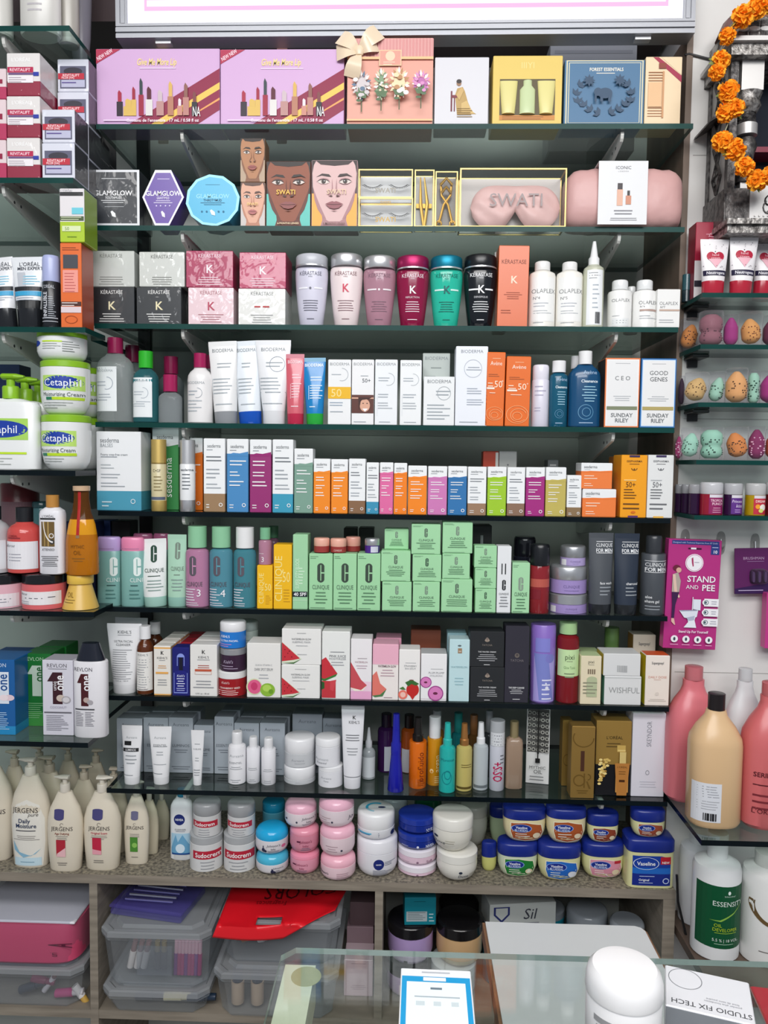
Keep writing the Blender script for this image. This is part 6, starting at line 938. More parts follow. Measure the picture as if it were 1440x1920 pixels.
dup(qa.o, -.014, .1, 0, 'white cream jar hidden behind the lowest green lidded one', 'green lidded cream jars'); dup(qb.o, -.014, .1, 0, 'white cream jar hidden behind the middle green lidded one', 'green lidded cream jars')
CQ = [R(.02, .42, .9, .72, 'a4d05c'), D(.5, .57, .4, '1c3c9c', .3), T('Cetaphil', .5, .57, .11, 'f0f4fa', .78), R(.2, .22, .44, .25, '2c8a5c'), R(.44, .22, .88, .25, 'bcdc30'), L(.2, .8, .16, 3, .04, 'b0b4b0')]
q = bottle(s, -58, 74, 700, 748, 'e4e6e6', '86b822', CQ, 'large white lotion pump bottle with green pump, front one', prof='sh2', cw=.22, dr=.3, n=4, cn=2, fin='s', cfin='s', d=.01, name='lotion_bottle', group='green pump lotion bottles', pump=.8, cx=.2)
dup(q.o, .0, .054, 0, 'large white lotion bottle with green pump, second one back', 'green pump lotion bottles'); dup(q.o, .0, .108, 0, 'large white lotion bottle with green pump, third one back', 'green pump lotion bottles')
carton(s, -40, 38, 683, '1c2c50', [T('Hyaluron', .5, .9, .04, '8a98b8', .9)], 'navy box behind the green pumps', d=.2, D=.05)
s = Lh[4]
q1 = jar(s, -38, 43, 1073, 1091, 'e0b0bc', '17181c', [R(.02, .08, .98, .62, 'e6dee2'), L(.5, .9, .4, 2, .12, '8a8a94')], 'pink hair mask jar cut off by the left edge', prof='cyl', group='black lidded hair mask jars', d=.008)
q2 = jar(s, 44.5, 121, 1073, 1091, 'd8666a', '17181c', [R(.06, .2, .98, .72, 'e6e2e4'), T('inforcer', .2, .62, .1, '5a5a64', .22), L(.1, .7, .46, 1, .1, '5a5a64'), L(.1, .5, .32, 2, .08, 'a0a0a8'), L(.78, .96, .5, 1, .1, '5a5a64')], 'coral hair mask jar with black lid', prof='cyl', group='black lidded hair mask jars', d=.008)
q3 = jar(s, 118.5, 183, 1075, 1093, 'd8b054', 'e0b84c', [T('OIL', .36, .6, .2, '7a5c1c', .2), L(.1, .6, .4, 2, .1, '8a6c2c')], 'golden hair mask jar under the oil bottle', prof='cone', fin='s', cfin='s', cw=.72, d=.008, group='black lidded hair mask jars')
LB = [R(.04, .09, .98, .63, 'e4e2e6'), T('inforcer', .26, .55, .06, '5a5a64', .36), L(.1, .7, .38, 3, .06, '9a9aa4'), T("L'ORÉAL", .36, .74, .04, '7a2028', .4), R(.18, .69, .6, .71, '8a2c34')]
bottle(s, 16.5, 76, 951, 978, 'c84c48', '17181c', LB, 'coral shampoo bottle with black cap standing on jars', prof='sh', cw=.5, cprof='cyl', z=q2.top+.0003, d=.016, group='shampoo bottles on jars', cfin='s')
bottle(s, -44, 16, 949, 974, 'b8b8bc', '17181c', [R(.04, .09, .98, .63, 'dcdce0'), L(.3, .9, .3, 2, .1, '9a9aa4')], 'silver shampoo bottle with black cap at the left edge', prof='sh', cw=.5, cprof='cyl', z=q1.top+.0003, d=.012, group='shampoo bottles on jars', cfin='s')
XT = [T("L'ORÉAL", .46, .87, .035, '3a3a3c', .6), R(.12, .82, .76, .845, '2a2a2c'), R(.18, .42, .72, .79, '6c5630'), R(.3, .42, .34, .79, 'a88c54'), R(.44, .42, .5, .79, 'a88c54'), O(.6, .58, .1, .03, 'e6e4e4'), D(.62, .49, .1, '3c3a38'), O(.66, .8, .4, .03, 'e6e4e4', 2.2, 180, 270), T('XTENSO', .46, .375, .035, '4a4a4c', .54), L(.16, .86, .27, 6, .028, '5a5a5e', .6)]
bottle(s, 76.5, 122, 928, 951, 'e2e1e6', 'b8823c', XT, 'white shampoo bottle with a wooden brown cap', prof='sh2', cw=.5, cprof='cyl', dr=.7, n=3, z=q2.top+.0003, d=.018, fin='s', cfin='s', group='shampoo bottles on jars')
q = bottle(s, 123, 184, 911, 920, 'b8761c', 'c8a888', [R(.46, .46, .55, .99, 'a81c1c'), R(.45, .44, .56, .475, '8a6c4c'), T('MYTHIC', .5, .34, .04, '7a4c10', .4), T('OIL', .5, .27, .05, '7a4c10', .24), L(.3, .75, .2, 2, .03, '8a5c1c', .6)], 'tall amber oil bottle with a red ribbon stripe', prof='oil', cw=.5, cprof='cyl', dr=.72, z=q3.top+.0003, d=.012, fin='q', cfin='s', group='shampoo bottles on jars', bands=[(0, 'c87a14', 'q'), (.48, 'f0a820', 'q'), (.66, 'a86c34', 'v')])
bottle(s, 4, 70, 889, 906, '6c1c24', '141416', [R(.06, .5, .96, .84, '7a5a60')], 'dark red bottle behind the coral shampoo', prof='cyl', cw=.5, cprof='cyl', d=.14, fin='s'); jar(s, 62, 96, 940, 952, '4a7478', '2c5054', [], 'dark teal jar behind the wooden capped bottle', d=.14)
carton(s, 124, 178, 978, '161f40', [], 'navy box behind the amber oil bottle', d=.12, D=.05)
s = Lh[5]
UQ = lambda k, c: [T('REVLON', .48, .93, .05, k, .72), L(.14, .86, .885, 1, .02, k, .6), G([(.16, .72), (.34, .84), (.66, .84), (.66, .42), (.34, .42), (.34, .72)], c), T('one', .55, .7, .12, 'f0eef0', .2, 1, 90), T('uniq', .4, .66, .05, 'f0eef0', .14, 0, 90)]
carton(s, -40, 28, 1237, [(.12, '2a8ac0'), (1, '1a5c9c')], [T('REVLON', .5, .93, .05, 'c8d8ec', .76), G([(.2, .74), (.36, .84), (.84, .84), (.84, .42), (.4, .42), (.4, .74)], 'd8e0ea'), T('one', .66, .7, .13, '1a4c8c', .22, 1, 90), D(.85, .5, .14, 'e0c8d0', .6), D(.7, .5, .12, 'ecdce0', .7), L(.3, .9, .3, 9, .027, 'b8d4ec')], 'blue hair treatment box cut off by the left edge', yb=1378, d=None, D=.075, fin='s', group='hair treatment boxes')
q = carton(s, 43, 96, 1226, [(.2, '3c8a3c'), (1, '1c6c2c')], [T('REVLON', .4, .93, .05, 'a8c8a8', .7), G([(.16, .72), (.34, .84), (.66, .84), (.66, .42), (.34, .42), (.34, .72)], 'b8c8b8'), T('one', .56, .72, .12, '1c5c2c', .2, 1, 90), L(.1, .8, .32, 8, .028, '7cb07c')], 'green hair treatment box behind the white one', yb=1362, d=None, D=.06, fin='s', group='hair treatment boxes')
dup(q.o, .003, .063, 0, 'green hair treatment box in the second row back', 'hair treatment boxes'); q = carton(s, -16, 44, 1226, '16407c', [], 'dark blue hair treatment box behind the blue one', d=.115, D=.06, group='hair treatment boxes')
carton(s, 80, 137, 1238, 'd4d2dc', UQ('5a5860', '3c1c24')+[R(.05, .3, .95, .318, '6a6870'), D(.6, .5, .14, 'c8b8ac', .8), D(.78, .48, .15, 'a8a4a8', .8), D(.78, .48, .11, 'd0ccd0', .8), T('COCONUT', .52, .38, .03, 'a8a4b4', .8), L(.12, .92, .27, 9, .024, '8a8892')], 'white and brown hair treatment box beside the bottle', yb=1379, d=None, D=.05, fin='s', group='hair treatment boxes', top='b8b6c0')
bottle(s, 140, 202, 1205, 1237, 'e2e0e4', '1a1e2a', [T('REVLON', .36, .9, .05, '5a5860', .56)]+[(o[0], [(u*.7+.06, v) for u, v in o[1]], *o[2:]) if o[0] == 'g' else o for o in UQ('5a5860', '4a1c20')[2:3]]+[T('one', .44, .72, .11, 'f0eef0', .2, 1, 90), D(.46, .5, .09, 'b8a49c', .9), D(.57, .47, .09, 'a8a4a8', .8), R(.1, .37, .7, .385, '3a3a40'), L(.12, .38, .34, 9, .022, '7a7882'), L(.42, .7, .34, 9, .022, '7a7882')], 'white hair bottle with black cap at the corner', prof='cyl', cw=.84, cprof='cone', dr=.52, n=2.6, cn=2.4, yb=1384, fin='s', cfin='g')
# ------------------------------------------------------------------ right shelves
s = Rh[0]
carton(s, 1303, 1359, 416, [(.5, 'd8d4d4'), (1, '9c1c38')], [O(.6, .83, .16, .02, 'e0b8c0', .5), L(.34, .86, .84, 3, .03, 'd898a8', .6), L(.3, .8, .73, 2, .03, 'e8c8d0', .6), R(.0, .16, .99, .24, '23202c')], 'dark red and white hand cream carton', d=.055, D=.04, fin='s', side='8a1830')
HC = [D(.5, .7, .02, '2a2030'), D(.36, .585, .16, 'b0203c', 1), D(.64, .585, .16, 'b0203c', 1), G([(.21, .56), (.79, .56), (.5, .3)], 'e8b0bc'), G([(.21, .6), (.79, .6), (.76, .52), (.24, .52)], 'b0203c'), T('hand', .5, .62, .06, 'f0c8d0', .3), T('cream', .5, .545, .06, 'f0c8d0', .34), R(.04, .12, .96, .24, '24203c'), T('Neutrogena', .5, .18, .065, 'e8e6ec', .62, 1)]+[D(random.uniform(.1, .9), random.choice((random.uniform(.76, .92), random.uniform(.28, .36))), .012, '4a3a50') for _ in range(14)]
for a, b, c, d_, yt, lb, dd in ((1313, 1368, 1317, 1358, 449, 'leftmost', .008), (1368.5, 1423, 1369, 1410, 444, 'middle', .008), (1414, 1468, 1412, 1450, 451, 'rightmost', .05)):
    tube(s, a, b, yt, c, d_, 529, 'e8e4e6', 'b02438', HC, lb+' white heart hand cream tube with red cap', d=dd, group='heart hand cream tubes', crimp='e8e4e6')
bottle(s, 1279, 1296, 515, 545, '1c2c34', '2c5058', [], 'small dark teal bottle at the shelf corner', prof='cyl', cw=.96, d=.075, cprof='cyl')
def cup(s, x0, x1, yt, d, c, spots, kind, lb, tl=0, sh='sponge'):
    x, Y, w, h, zb = place(s, x0, x1, yt, None, d, None, (P(x1, yt, s.y).x-P(x0, yt, s.y).x)/2); R_ = w/2
    r = empty('sponge_cup', (x, Y+R_, zb)); m = MB(); m.loft([(.001, R_*.97, R_*.97), (.003, R_, R_), (h-.004, R_, R_), (h, R_*.94, R_*.94)], mat('f0f0f2', 'x'), seg=32); m.build('clear_cup', r)
    m = MB(); k = R_*1.24; hh = h*.86; rg = []
    for i in range(15):
        t = i/14; rad = math.sin(math.pi*min(1, t*.94+.03))**.55*(1-.42*t) if kind == 'drop' else (.62+.38*abs(math.cos(t*math.pi*1.0+.25)))*math.sin(math.pi*(t*.93+.035))**.4*(1-.15*t)
        rd = min(k*rad*1.08, R_*.95); rg.append((t*hh, rd, rd))
    m.loft(rg, mat(c, 'm'), seg=24); o = m.build(sh, r, smooth=70, loc=(0, 0, .0035)); o.rotation_euler = (0, math.radians(tl), 0)
    if tl: o.location.x = -math.sin(math.radians(tl))*hh*.45; o.location.z = .006+abs(math.sin(math.radians(tl)))*R_*.35; o.scale = (.84, .84, .84)
    if spots:
        m = MB()
        for _ in range(26):
            t = random.uniform(.15, .75); i = int(t*14); rad = rg[i][1]; a = random.uniform(-1.3, 1.3); m.loft([(-.0006, .0010, .0010), (.0008, .0009, .0009)], mat(spots, 'm'), 2, 6, 0, 0)
            n0 = len(m.v)-12
            for q in range(n0, len(m.v)):
                vx, vy, vz = m.v[q]; m.v[q] = (rad*math.sin(a)+vx*1.5, -rad*math.cos(a)-vz, rg[i][0]+vy*1.5)
        m.build('speckles', o, smooth=0)
    finish(r, s, lb, 'sponge', 'makeup sponges in clear cups'); return r
s = Rh[1]
cup(s, 1276, 1311, 598, .075, 'e09048', '5a2c18', 'drop', 'orange speckled sponge in a clear cup at the corner', 14); cup(s, 1311, 1355, 585, .012, '9a6470', '5a3440', 'wide', 'mauve sponge in the widest clear cup'); cup(s, 1357, 1384, 591, .02, 'a83080', None, 'drop', 'magenta sponge in a clear cup'); cup(s, 1386, 1428, 587, .01, 'e8a45c', '7a3c1c', 'drop', 'pale orange speckled sponge in a clear cup', -8); cup(s, 1431, 1470, 592, .012, '6c2448', None, 'drop', 'dark plum sponge cut off by the right edge')
s = Rh[2]
cup(s, 1284, 1328, 699, .02, 'e0b878', '5a3c20', 'drop', 'tan speckled sponge lying aslant in a clear cup', 22); cup(s, 1329.5, 1360, 697, .03, 'a8d8c0', '2c4c40', 'drop', 'mint speckled sponge left of the peach one', 14); cup(s, 1360.5, 1401, 691, .008, 'f0b070', '5a3c20', 'drop', 'peach speckled sponge between two mint ones', 0); cup(s, 1402, 1424, 694, .03, 'a8d8c0', '2c4c40', 'gourd', 'mint gourd sponge right of the peach one'); cup(s, 1426, 1466, 696, .012, 'b02c84', None, 'drop', 'magenta sponge at the right edge'); cup(s, 1272, 1284, 705, .085, '3c2038', None, 'drop', 'dark plum sponge at the wall')
s = Rh[3]
cup(s, 1277, 1312, 802, .012, 'a8dcc4', '2c4c40', 'drop', 'mint speckled sponge, left of the mint gourd', 10); cup(s, 1313.5, 1355, 801, .01, 'a4dac0', '2c4c40', 'gourd', 'mint gourd sponge with dark speckles'); cup(s, 1359, 1402, 801, .01, 'e8904c', '3a2014', 'drop', 'bright orange speckled sponge', -16); cup(s, 1403, 1434, 800, .014, '8c2860', 'e8b8d0', 'drop', 'plum sponge with white speckles'); cup(s, 1436, 1475, 804, .014, 'c84c24', None, 'drop', 'red orange sponge at the right edge'); cup(s, 1266, 1280, 815, .085, 'b83c78', 'e8b8d0', 'drop', 'pink sponge behind, at the wall')
s = Rh[4]
def gel(x0, x1, yt, yl, c, lid, lab, ops, lb, d=.01): jar(s, x0, x1, yt, yl, c, lid, ops, lb, d=d, fin='q', cfin='q', cw=1.02, lab=(.24, .06, .94, .84, lab) if lab else None, group='clear lidded gel jars')
gel(1313, 1354, 904, 926, 'a8243c', 'd8d8dc', '8c1c5c', [R(.26, .84, .92, .98, 'd8d4dc'), T('TROPICAL', .6, .7, .12, 'f0c8d8', .6, 1), T('PUNCH', .62, .54, .12, 'f0c8d8', .5, 1), L(.34, .84, .34, 3, .1, 'e0a8c0', .6)], 'red gel jar with a wine label')
gel(1357, 1391, 906, 927, '3c1c48', 'c8c8cc', '5c2c84', [R(.26, .84, .92, .98, 'd8d4dc'), T('Princess', .56, .68, .14, 'e8d8f0', .56, 0, it=.2), T('kiss', .66, .46, .16, 'e8d8f0', .4, 0, it=.2), L(.34, .84, .26, 2, .1, 'c8a8e0', .6)], 'purple gel jar with a violet label', d=.014)
gel(1398, 1434, 906, 928, 'c8a414', 'd0d0d0', 'c02c40', [R(.26, .84, .92, .98, 'd8d4dc'), T('DREAM', .58, .7, .12, 'f4d8d0', .5, 1), D(.44, .44, .12, 'f0a028', 1), D(.7, .4, .17, 'f0ece0', 1), D(.6, .24, .13, 'd8e070', .8)], 'yellow gel jar with a red fruit label')
gel(1436, 1476, 904, 927, '7a1c28', 'd0d0d0', None, [], 'dark red gel jar at the right edge')
for a, b, d, lb in ((1291, 1312, .03, 'beside the red one'), (1278, 1297, .065, 'second from the wall'), (1266, 1283, .09, 'at the wall')): gel(a, b, 908, 925, '33183c', 'a8a8ac', None, [], 'dark purple gel jar '+lb, d)
# hooks and hanging cards under the last small shelf
def hook(px, py, lb):
    Y = YW; p = P(px, py, Y); r = empty('adhesive_hook', p); m = MB(); m.loft([(-.0018, .024, .0095), (0, .0235, .0092)], mat('e8e8e8', 'x'), 2.6, 24, 0, 0, 'y')
    m.v = [(a, b, c*1.0) for a, b, c in m.v]; m.build('clear_plate', r); m = MB(); m.tube([(0, -.002, .008), (0, -.004, -.006), (0, -.012, -.012), (0, -.017, -.006)], .0016, mat('b8b8ba', 'k'), 6); m.build('wire_hook', r); tag(r, lb, 'hook', 'clear adhesive wall hooks')
hook(1284, 1014, 'clear adhesive hook carrying the pink hanging pack'); hook(1351, 1018, 'empty clear adhesive hook on the white wall'); hook(1415, 1022, 'clear adhesive hook carrying the purple hanging card')
def card(name, px0, px1, py0, py1, Y, th, c, ops, lb, tilt=0, cat='pack'):
    a, b = P(px0, (py0+py1)/2, Y), P(px1, (py0+py1)/2, Y); t, u = P(px0, py0, Y).z, P(px0, py1, Y).z; w, h = b.x-a.x, t-u; m = MB(); m.box(-w/2, w/2, 0, th, 0, h, mat(c, 's'), .0008)
    r = m.build(name, loc=((a.x+b.x)/2, Y, u), smooth=0); r.rotation_euler = (0, math.radians(tilt), 0); prints(r, ops, w, 0, h, lambda X_, Z_: (X_, 0)); tag(r, lb, cat); return r, w, h
white = 'f0eef2'
pk = [R(.06, .955, .95, .99, '2c3c80'), T('Designed with Technical Expertise from IIT Delhi', .5, .972, .014, 'c0c8e8', .84), R(.8, .87, .96, .955, '2c3c80'), T('10', .88, .895, .028, white, .1, 1), L(.82, .94, .935, 1, .02, 'c0c8e8'), R(.37, .912, .62, .926, '3a1030'), R(.42, .912, .52, .928, 'e8e0ec'), D(.5, .79, .17, white), D(.5, .79, .155, 'c03c8c'), D(.5, .79, .148, white), G([(.44, .83), (.47, .84), (.48, .8), (.49, .76), (.47, .755), (.45, .79)], 'a83060'), L(.5, .6, .795, 1, .02, 'a8a0b0'), T('STAND', .65, .645, .055, white, .56, 1), T('AND', .485, .57, .036, white, .26), T('PEE', .79, .568, .055, white, .3, 1),
      D(.17, .74, .07, '6a2038', .8), D(.21, .72, .05, 'd8a898', 1), G([(.1, .68), (.2, .7), (.26, .62), (.24, .52), (.1, .52)], 'b0a49a'), G([(.1, .68), (.15, .68), (.2, .53), (.26, .48), (.24, .465), (.15, .52)], 'e0c0b0'), G([(.1, .52), (.24, .52), (.18, .4), (.17, .28), (.12, .28), (.12, .4)], '3c1c48'), G([(.12, .28), (.17, .28), (.2, .22), (.18, .22), (.12, .25)], 'e0b4a8'),
      G([(.52, .46), (.66, .46), (.66, .36), (.52, .37)], 'dfe3ee'), R(.5, .36, .515, .48, 'dfe3ee'), G([(.26, .355), (.62, .365), (.6, .3), (.48, .28), (.36, .29)], 'dfe3ee'), G([(.26, .355), (.62, .365), (.6, .355), (.3, .345)], '9aa4b8'), G([(.36, .2), (.6, .2), (.56, .27), (.58, .31), (.42, .29), (.44, .25)], 'e8ebf4'), G([(.4, .29), (.56, .31), (.55, .27), (.45, .26)], 'b0b8cc')]
for v in (.435, .345, .255): pk += [R(.72, v-.035, .995, v+.035, white), D(.74, v, .055, white), O(.76, v, .045, .012, '4c6a74'), D(.75, v, .02, '3c5a64', 1.2), L(.84, .97, v+.01, 2, .02, 'a0a4b0', .6)]
pk += [T('Stand Up For Yourself', .54, .165, .022, white, .56, 1)]+[o for u in (.19, .41, .63, .84) for o in (D(u, .095, .068, white), D(u, .095, .022, '3c4c54', 1.6), L(u-.09, u+.09, .045, 1, .02, 'e8b0d0', .6))]
card('hanging_pack', 1246, 1345, 1011, 1216, YW-.045, .022, 'b4307e', pk, 'pink hanging pack of a standing woman and a toilet on the wall', 1.4)
card('hanging_pack', 1436, 1520, 1112, 1216, YW-.04, .02, 'c03a88', [], 'pink pack cut off by the right edge of the photo')
r, w, h = card('hanging_card', 1379, 1450, 1027, 1113, YW-.022, .003, '5c1c58', [T('BRUSHMAN', .5, .78, .06, 'b898b8', .7), L(.3, .8, .71, 1, .03, '9a78a0', .6), G([(.005, .01), (.995, .01), (.995, .25), (.005, .12)], '34184c'), L(.1, .9, .08, 1, .06, 'b8a8c8')], 'purple hanging card with a clear blister on the wall', -2, 'card')
m = MB(); m.loft([(-.012, h*.14, w*.2), (-.009, h*.16, w*.22), (0, h*.17, w*.23)], mat('d8c8dc', 'x'), 4, 24, w*.12, h*.38, 'y'); m.v = [(c*1+w*.0, b, a) if 0 else (a, b, c) for a, b, c in m.v]; m.build('blister', r)
for k in range(3): m = MB(); m.loft([(-.008, .011, .0028), (-.001, .0115, .003)], mat('6a5a78', 's'), 3, 12, w*.12+(k-1)*.012, h*.38, 'y'); m.build('sharpener', r)
# big refill bottles low on the right
s = Rh[5]
def big(x0, x1, yt, yc, yb, c, cap, ops, lb, prof='big', cw=.4, dr=.72, lab=None, d=None, capn='cap', cf='s'): return bottle(s, x0, x1, yt, yc, c, cap, ops, lb, prof=prof, cw=cw, cprof='cyl', dr=dr, n=2.5, yb=yb, d=d, fin='s', cfin=cf, lab=lab, name='refill_bottle', group='large refill bottles', capname=capn)
big(1250, 1347, 1250, 1274, 1508, 'd8757e', 'd88088', [], 'large pink refill bottle behind the beige one', cw=.34, capn='screw_neck', cf='q')
big(1292, 1389, 1300, 1330, 1556, 'dcb88c', '1b1416', [L(.08, .5, .37, 5, .022, '9a9ca4'), L(.08, .5, .24, 4, .022, 'a8aab0')]+[R(.18+.03*i, .075, .195+.03*i+.008*(i % 3), .14, '26262a') for i in range(8)], 'large beige refill bottle with black cap and back label', prof='drum', cw=.32, lab=(.0, .06, .5, .4, 'dcdee4'), dr=.8)
big(1358, 1430, 1254, 1276, None, 'd8dadc', 'dcdee0', [], 'large white refill bottle behind the beige and pink ones', cw=.34, d=.125, capn='screw_neck', cf='q')
big(1391, 1500, 1280, 1304, 1560, 'd06a6c', 'd87a7c', [T('SERIE EXPERT', .42, .43, .035, '5a1c24', .64, 1), L(.1, .5, .35, 1, .03, '5a1c24'), L(.1, .6, .27, 3, .05, '7a2c34'), R(.5, .18, .52, .36, '7a2c34'), T("L'ORÉAL", .3, .15, .035, '5a1c24', .44)], 'large pink refill bottle cut off by the right edge', cw=.36, capn='screw_neck', cf='q')
s = Rh[6]
es = [R(.0, .15, .98, .8, '0c5030'), T('Schwarzkopf', .6, .7, .016, 'c8dcd0', .36), D(.58, .735, .03, 'e8f0ec', 1.4), T('ESSENSITY', .58, .62, .05, 'dfe9e2', .66), G([(.2, .44), (.4, .45), (.7, .53), (.96, .64), (.7, .515), (.42, .435)], '8ab84c'), T('OIL', .36, .395, .034, 'b4cc2c', .16), T('DEVELOPER', .52, .35, .034, 'b4cc2c', .52), L(.3, .9, .315, 1, .02, '9ab83c'), T('5.5 % | 18 VOL.', .54, .24, .03, 'dfe9e2', .56), L(.3, .8, .2, 1, .02, 'a8c8b0')]
bottle(s, 1300, 1387, 1560, 1606, 'e2e3e4', 'd8d9da', es, 'white developer bottle with a dark green wrap', prof='sh2', cw=.42, cprof='cyl', yb=1806, fin='s', cfin='s', name='refill_bottle', group='large refill bottles')
bottle(s, 1276, 1342, 1548, 1580, 'e0e2e6', 'd8dadc', [], 'white refill bottle standing behind the green wrapped one', prof='sh2', cw=.5, cprof='cyl', d=.12, fin='s', cfin='s', name='refill_bottle', group='large refill bottles')
bottle(s, 1392, 1480, 1596, 1620, 'e4e4e2', 'c8c8c4', [O(.5, .66, .46, .08, '6a5434', 1.0, 170, 270), O(.6, .25, .16, .05, '6a4434', 1), L(.2, .6, .17, 1, .03, '6a6460')], 'white bottle with a large brown arc', prof='sh2', cw=.5, cprof='cyl', yb=1818, fin='s', cfin='s', name='refill_bottle', group='large refill bottles')
# ------------------------------------------------------------------ silver shrine and marigold garland on the right wall
SV, SD, SL = noisy('beaten_silver', '4a4644', 'a8a4a0', 120, .35, .5, 4), noisy('dark_silver', '2a2829', '6a6664', 90, .4, .6, 4), mat('c8c6c4', 'r')
SV.node_tree.nodes['Principled BSDF'].inputs['Metallic'].default_value = .6; SD.node_tree.nodes['Principled BSDF'].inputs['Metallic'].default_value = .5
Yf, Yb = 1.475, YW-.001; x0 = P(1326, 300, YW).x; cxl = P(1399, 250, Yf+.02).x-x0; zb = P(1400, 440, Yf).z; z1 = P(1400, 368, Yf).z; zt = P(1410, 60, Yf).z
r = empty('silver_shrine', (x0, Yb, zb)); tag(r, 'carved silver house shrine with columns and diamond lattice on the white wall', 'shrine')
def sp(name, f, mt, smooth=40): m = MB(); f(m, mt); return m.build(name, r, smooth=smooth)
h = zt-zb; h1 = z1-zb; d = Yb-Yf
sp('platform', lambda m, t: (m.box(-.004, .5, -d-.012, 0, 0, .014, t), m.box(-.008, .5, -d-.02, 0, .014, .024, t)), SV, 0)
q = sp('carved_drawer', lambda m, t: m.box(.04, .5, -d, -.005, .024, h1+.02, t), SL, 0)
m = MB(); rng = random.Random(3)
for i in range(5):
    cx_, s_ = .075+.03*i, 1 if i % 2 else -1
    for k in range(3): m.tube([(cx_+.012*math.cos(a*.5+k*2)*(1-a*.06), -d-.001, .06+k*.012*s_+.014*math.sin(a*.5+k*2)*(1-a*.06)) for a in range(11)], .0014, SD, 5)
m.build('scroll_relief', q, smooth=0)
m = MB()
for i in range(16): m.loft([(-.002, .0016, .0016), (.001, .0022, .0022)], SL, 2, 8, .05+i*.008, .034, 'y')
m.v = [(a, b-d, c) for a, b, c in m.v]; m.build('bead_row', q, smooth=0)
sp('side_wall', lambda m, t: m.box(0, .006, -d+.012, -.003, .024, h-.05, t), mat('a3a19e', 's'), 0)
sp('side_post', lambda m, t: (m.box(-.003, .011, -d, -d+.014, .024, h-.04, t), m.box(-.003, .011, -.016, -.002, .024, h-.04, t)), SD, 0)
sp('carved_plinth', lambda m, t: (m.box(-.006, .04, -d+.002, -.002, .024, .085, t), [m.loft([(-.007, .012, .016), (-.004, .012, .016)], SV, 2, 8, -.02-.03*k, .055, 'x') for k in range(0)]), SD, 0)
for k in range(5):
    def dia(m, t, k=k):
        zc = .12+k*.058; yc = -d*.52
        for a, b, c2, e in (((0, .03), (.018, 0), 0, 0), ((.018, 0), (0, -.03), 0, 0), ((0, -.03), (-.018, 0), 0, 0), ((-.018, 0), (0, .03), 0, 0)): m.tube([(-.003, yc+a[0], zc+a[1]), (-.003, yc+b[0], zc+b[1])], .003, t, 6)
        for u in (-.006, .006):
            for w in (-.009, .009): m.loft([(-.005, .004, .004), (0, .005, .005)], t, 2, 8, yc+u, zc+w, 'x')
        m.extrude([(yc, zc+.028), (yc+.017, zc), (yc, zc-.028), (yc-.017, zc)], -.002, 0, mat('4a4846', 's'), 'x')
    sp('diamond_lattice', dia, SD, 0)
def colm(m, t, cx_):
    R_ = .016; m.loft([(.10, R_, R_), (.12, R_*1.15, R_*1.15), (.128, R_*.8, R_*.8), (.15, R_*.95, R_*.95), (.165, R_*1.25, R_*1.25), (.18, R_*.95, R_*.95)], t, 2, 20, cx_, -d+.02)
    m.loft([(.185, R_*1.2, R_*1.2), (.205, R_*1.2, R_*1.2)], SL, 2, 20, cx_, -d+.02)
    n = 22; vs = []
    for j in range(13):
        z = .207+(h-.345)*j/12
        for i in range(n): a = 2*math.pi*i/n; rr = R_*(1.0-.08*j/12)*(1+.07*math.cos(5*(a+j*.35))); vs.append((cx_+rr*math.cos(a), -d+.02+rr*math.sin(a), z))
    m.add(vs, [(j*n+i, j*n+(i+1) % n, (j+1)*n+(i+1) % n, (j+1)*n+i) for j in range(12) for i in range(n)], t)
    zz = h-.138; m.loft([(zz, R_, R_), (zz+.012, R_*1.5, R_*1.5), (zz+.024, R_*1.3, R_*1.3), (zz+.036, R_*1.6, R_*1.6)], SV, 2, 20, cx_, -d+.02); m.box(cx_-.02, cx_+.02, -d, -d+.04, zz+.036, zz+.088, SL)
sp('column', lambda m, t: colm(m, t, cxl), SD); sp('column', lambda m, t: colm(m, t, .26), SD)
sp('post', lambda m, t: (m.box(.026, .044, -d+.012, -d+.03, .085, .105, t),), SL, 0)
sp('cornice', lambda m, t: (m.box(-.012, .5, -d-.02, -.001, h-.05, h-.03, t), m.box(-.02, .5, -d-.03, -.001, h-.03, h-.022, SL), m.box(-.004, .5, -d-.012, -.001, h-.022, h+.02, t)), SV, 0)
m = MB()
for i in range(14):
    m.box(.002+i*.02, .018+i*.02, -d-.014, -d-.012, h-.018, h+.014, SD)
    m.loft([(-d-.016, .004, .011), (-d-.012, .006, .013)], SL, 2, 8, .01+i*.02, h-.002, 'y')
m.v = [(c, b, a) if 0 else (a, b, c) for a, b, c in m.v]; m.build('arch_relief', r, smooth=0)
sp('eave', lambda m, t: m.extrude([(-.03, h-.15), (-.028, h-.144), (.0, h-.112), (.0, h-.132)], -d+.02, -.004, t), SD, 0)
sp('inner_back', lambda m, t: m.box(.006, .5, -.02, -.003, h1+.02, h-.05, t), mat('20242e', 'm'), 0)
sp('red_ledge', lambda m, t: m.box(.06, .5, -d+.04, -.02, .165, .175, t), mat('7a1c34', 's'), 0)
def dome(m, t): m.loft([(h+.02, .13, .07), (h+.045, .12, .065), (h+.075, .08, .05), (h+.1, .02, .02)], t, 2.4, 28, .12, -d*.5)
q = sp('dome_roof', dome, mat('7a5450', 'p'))
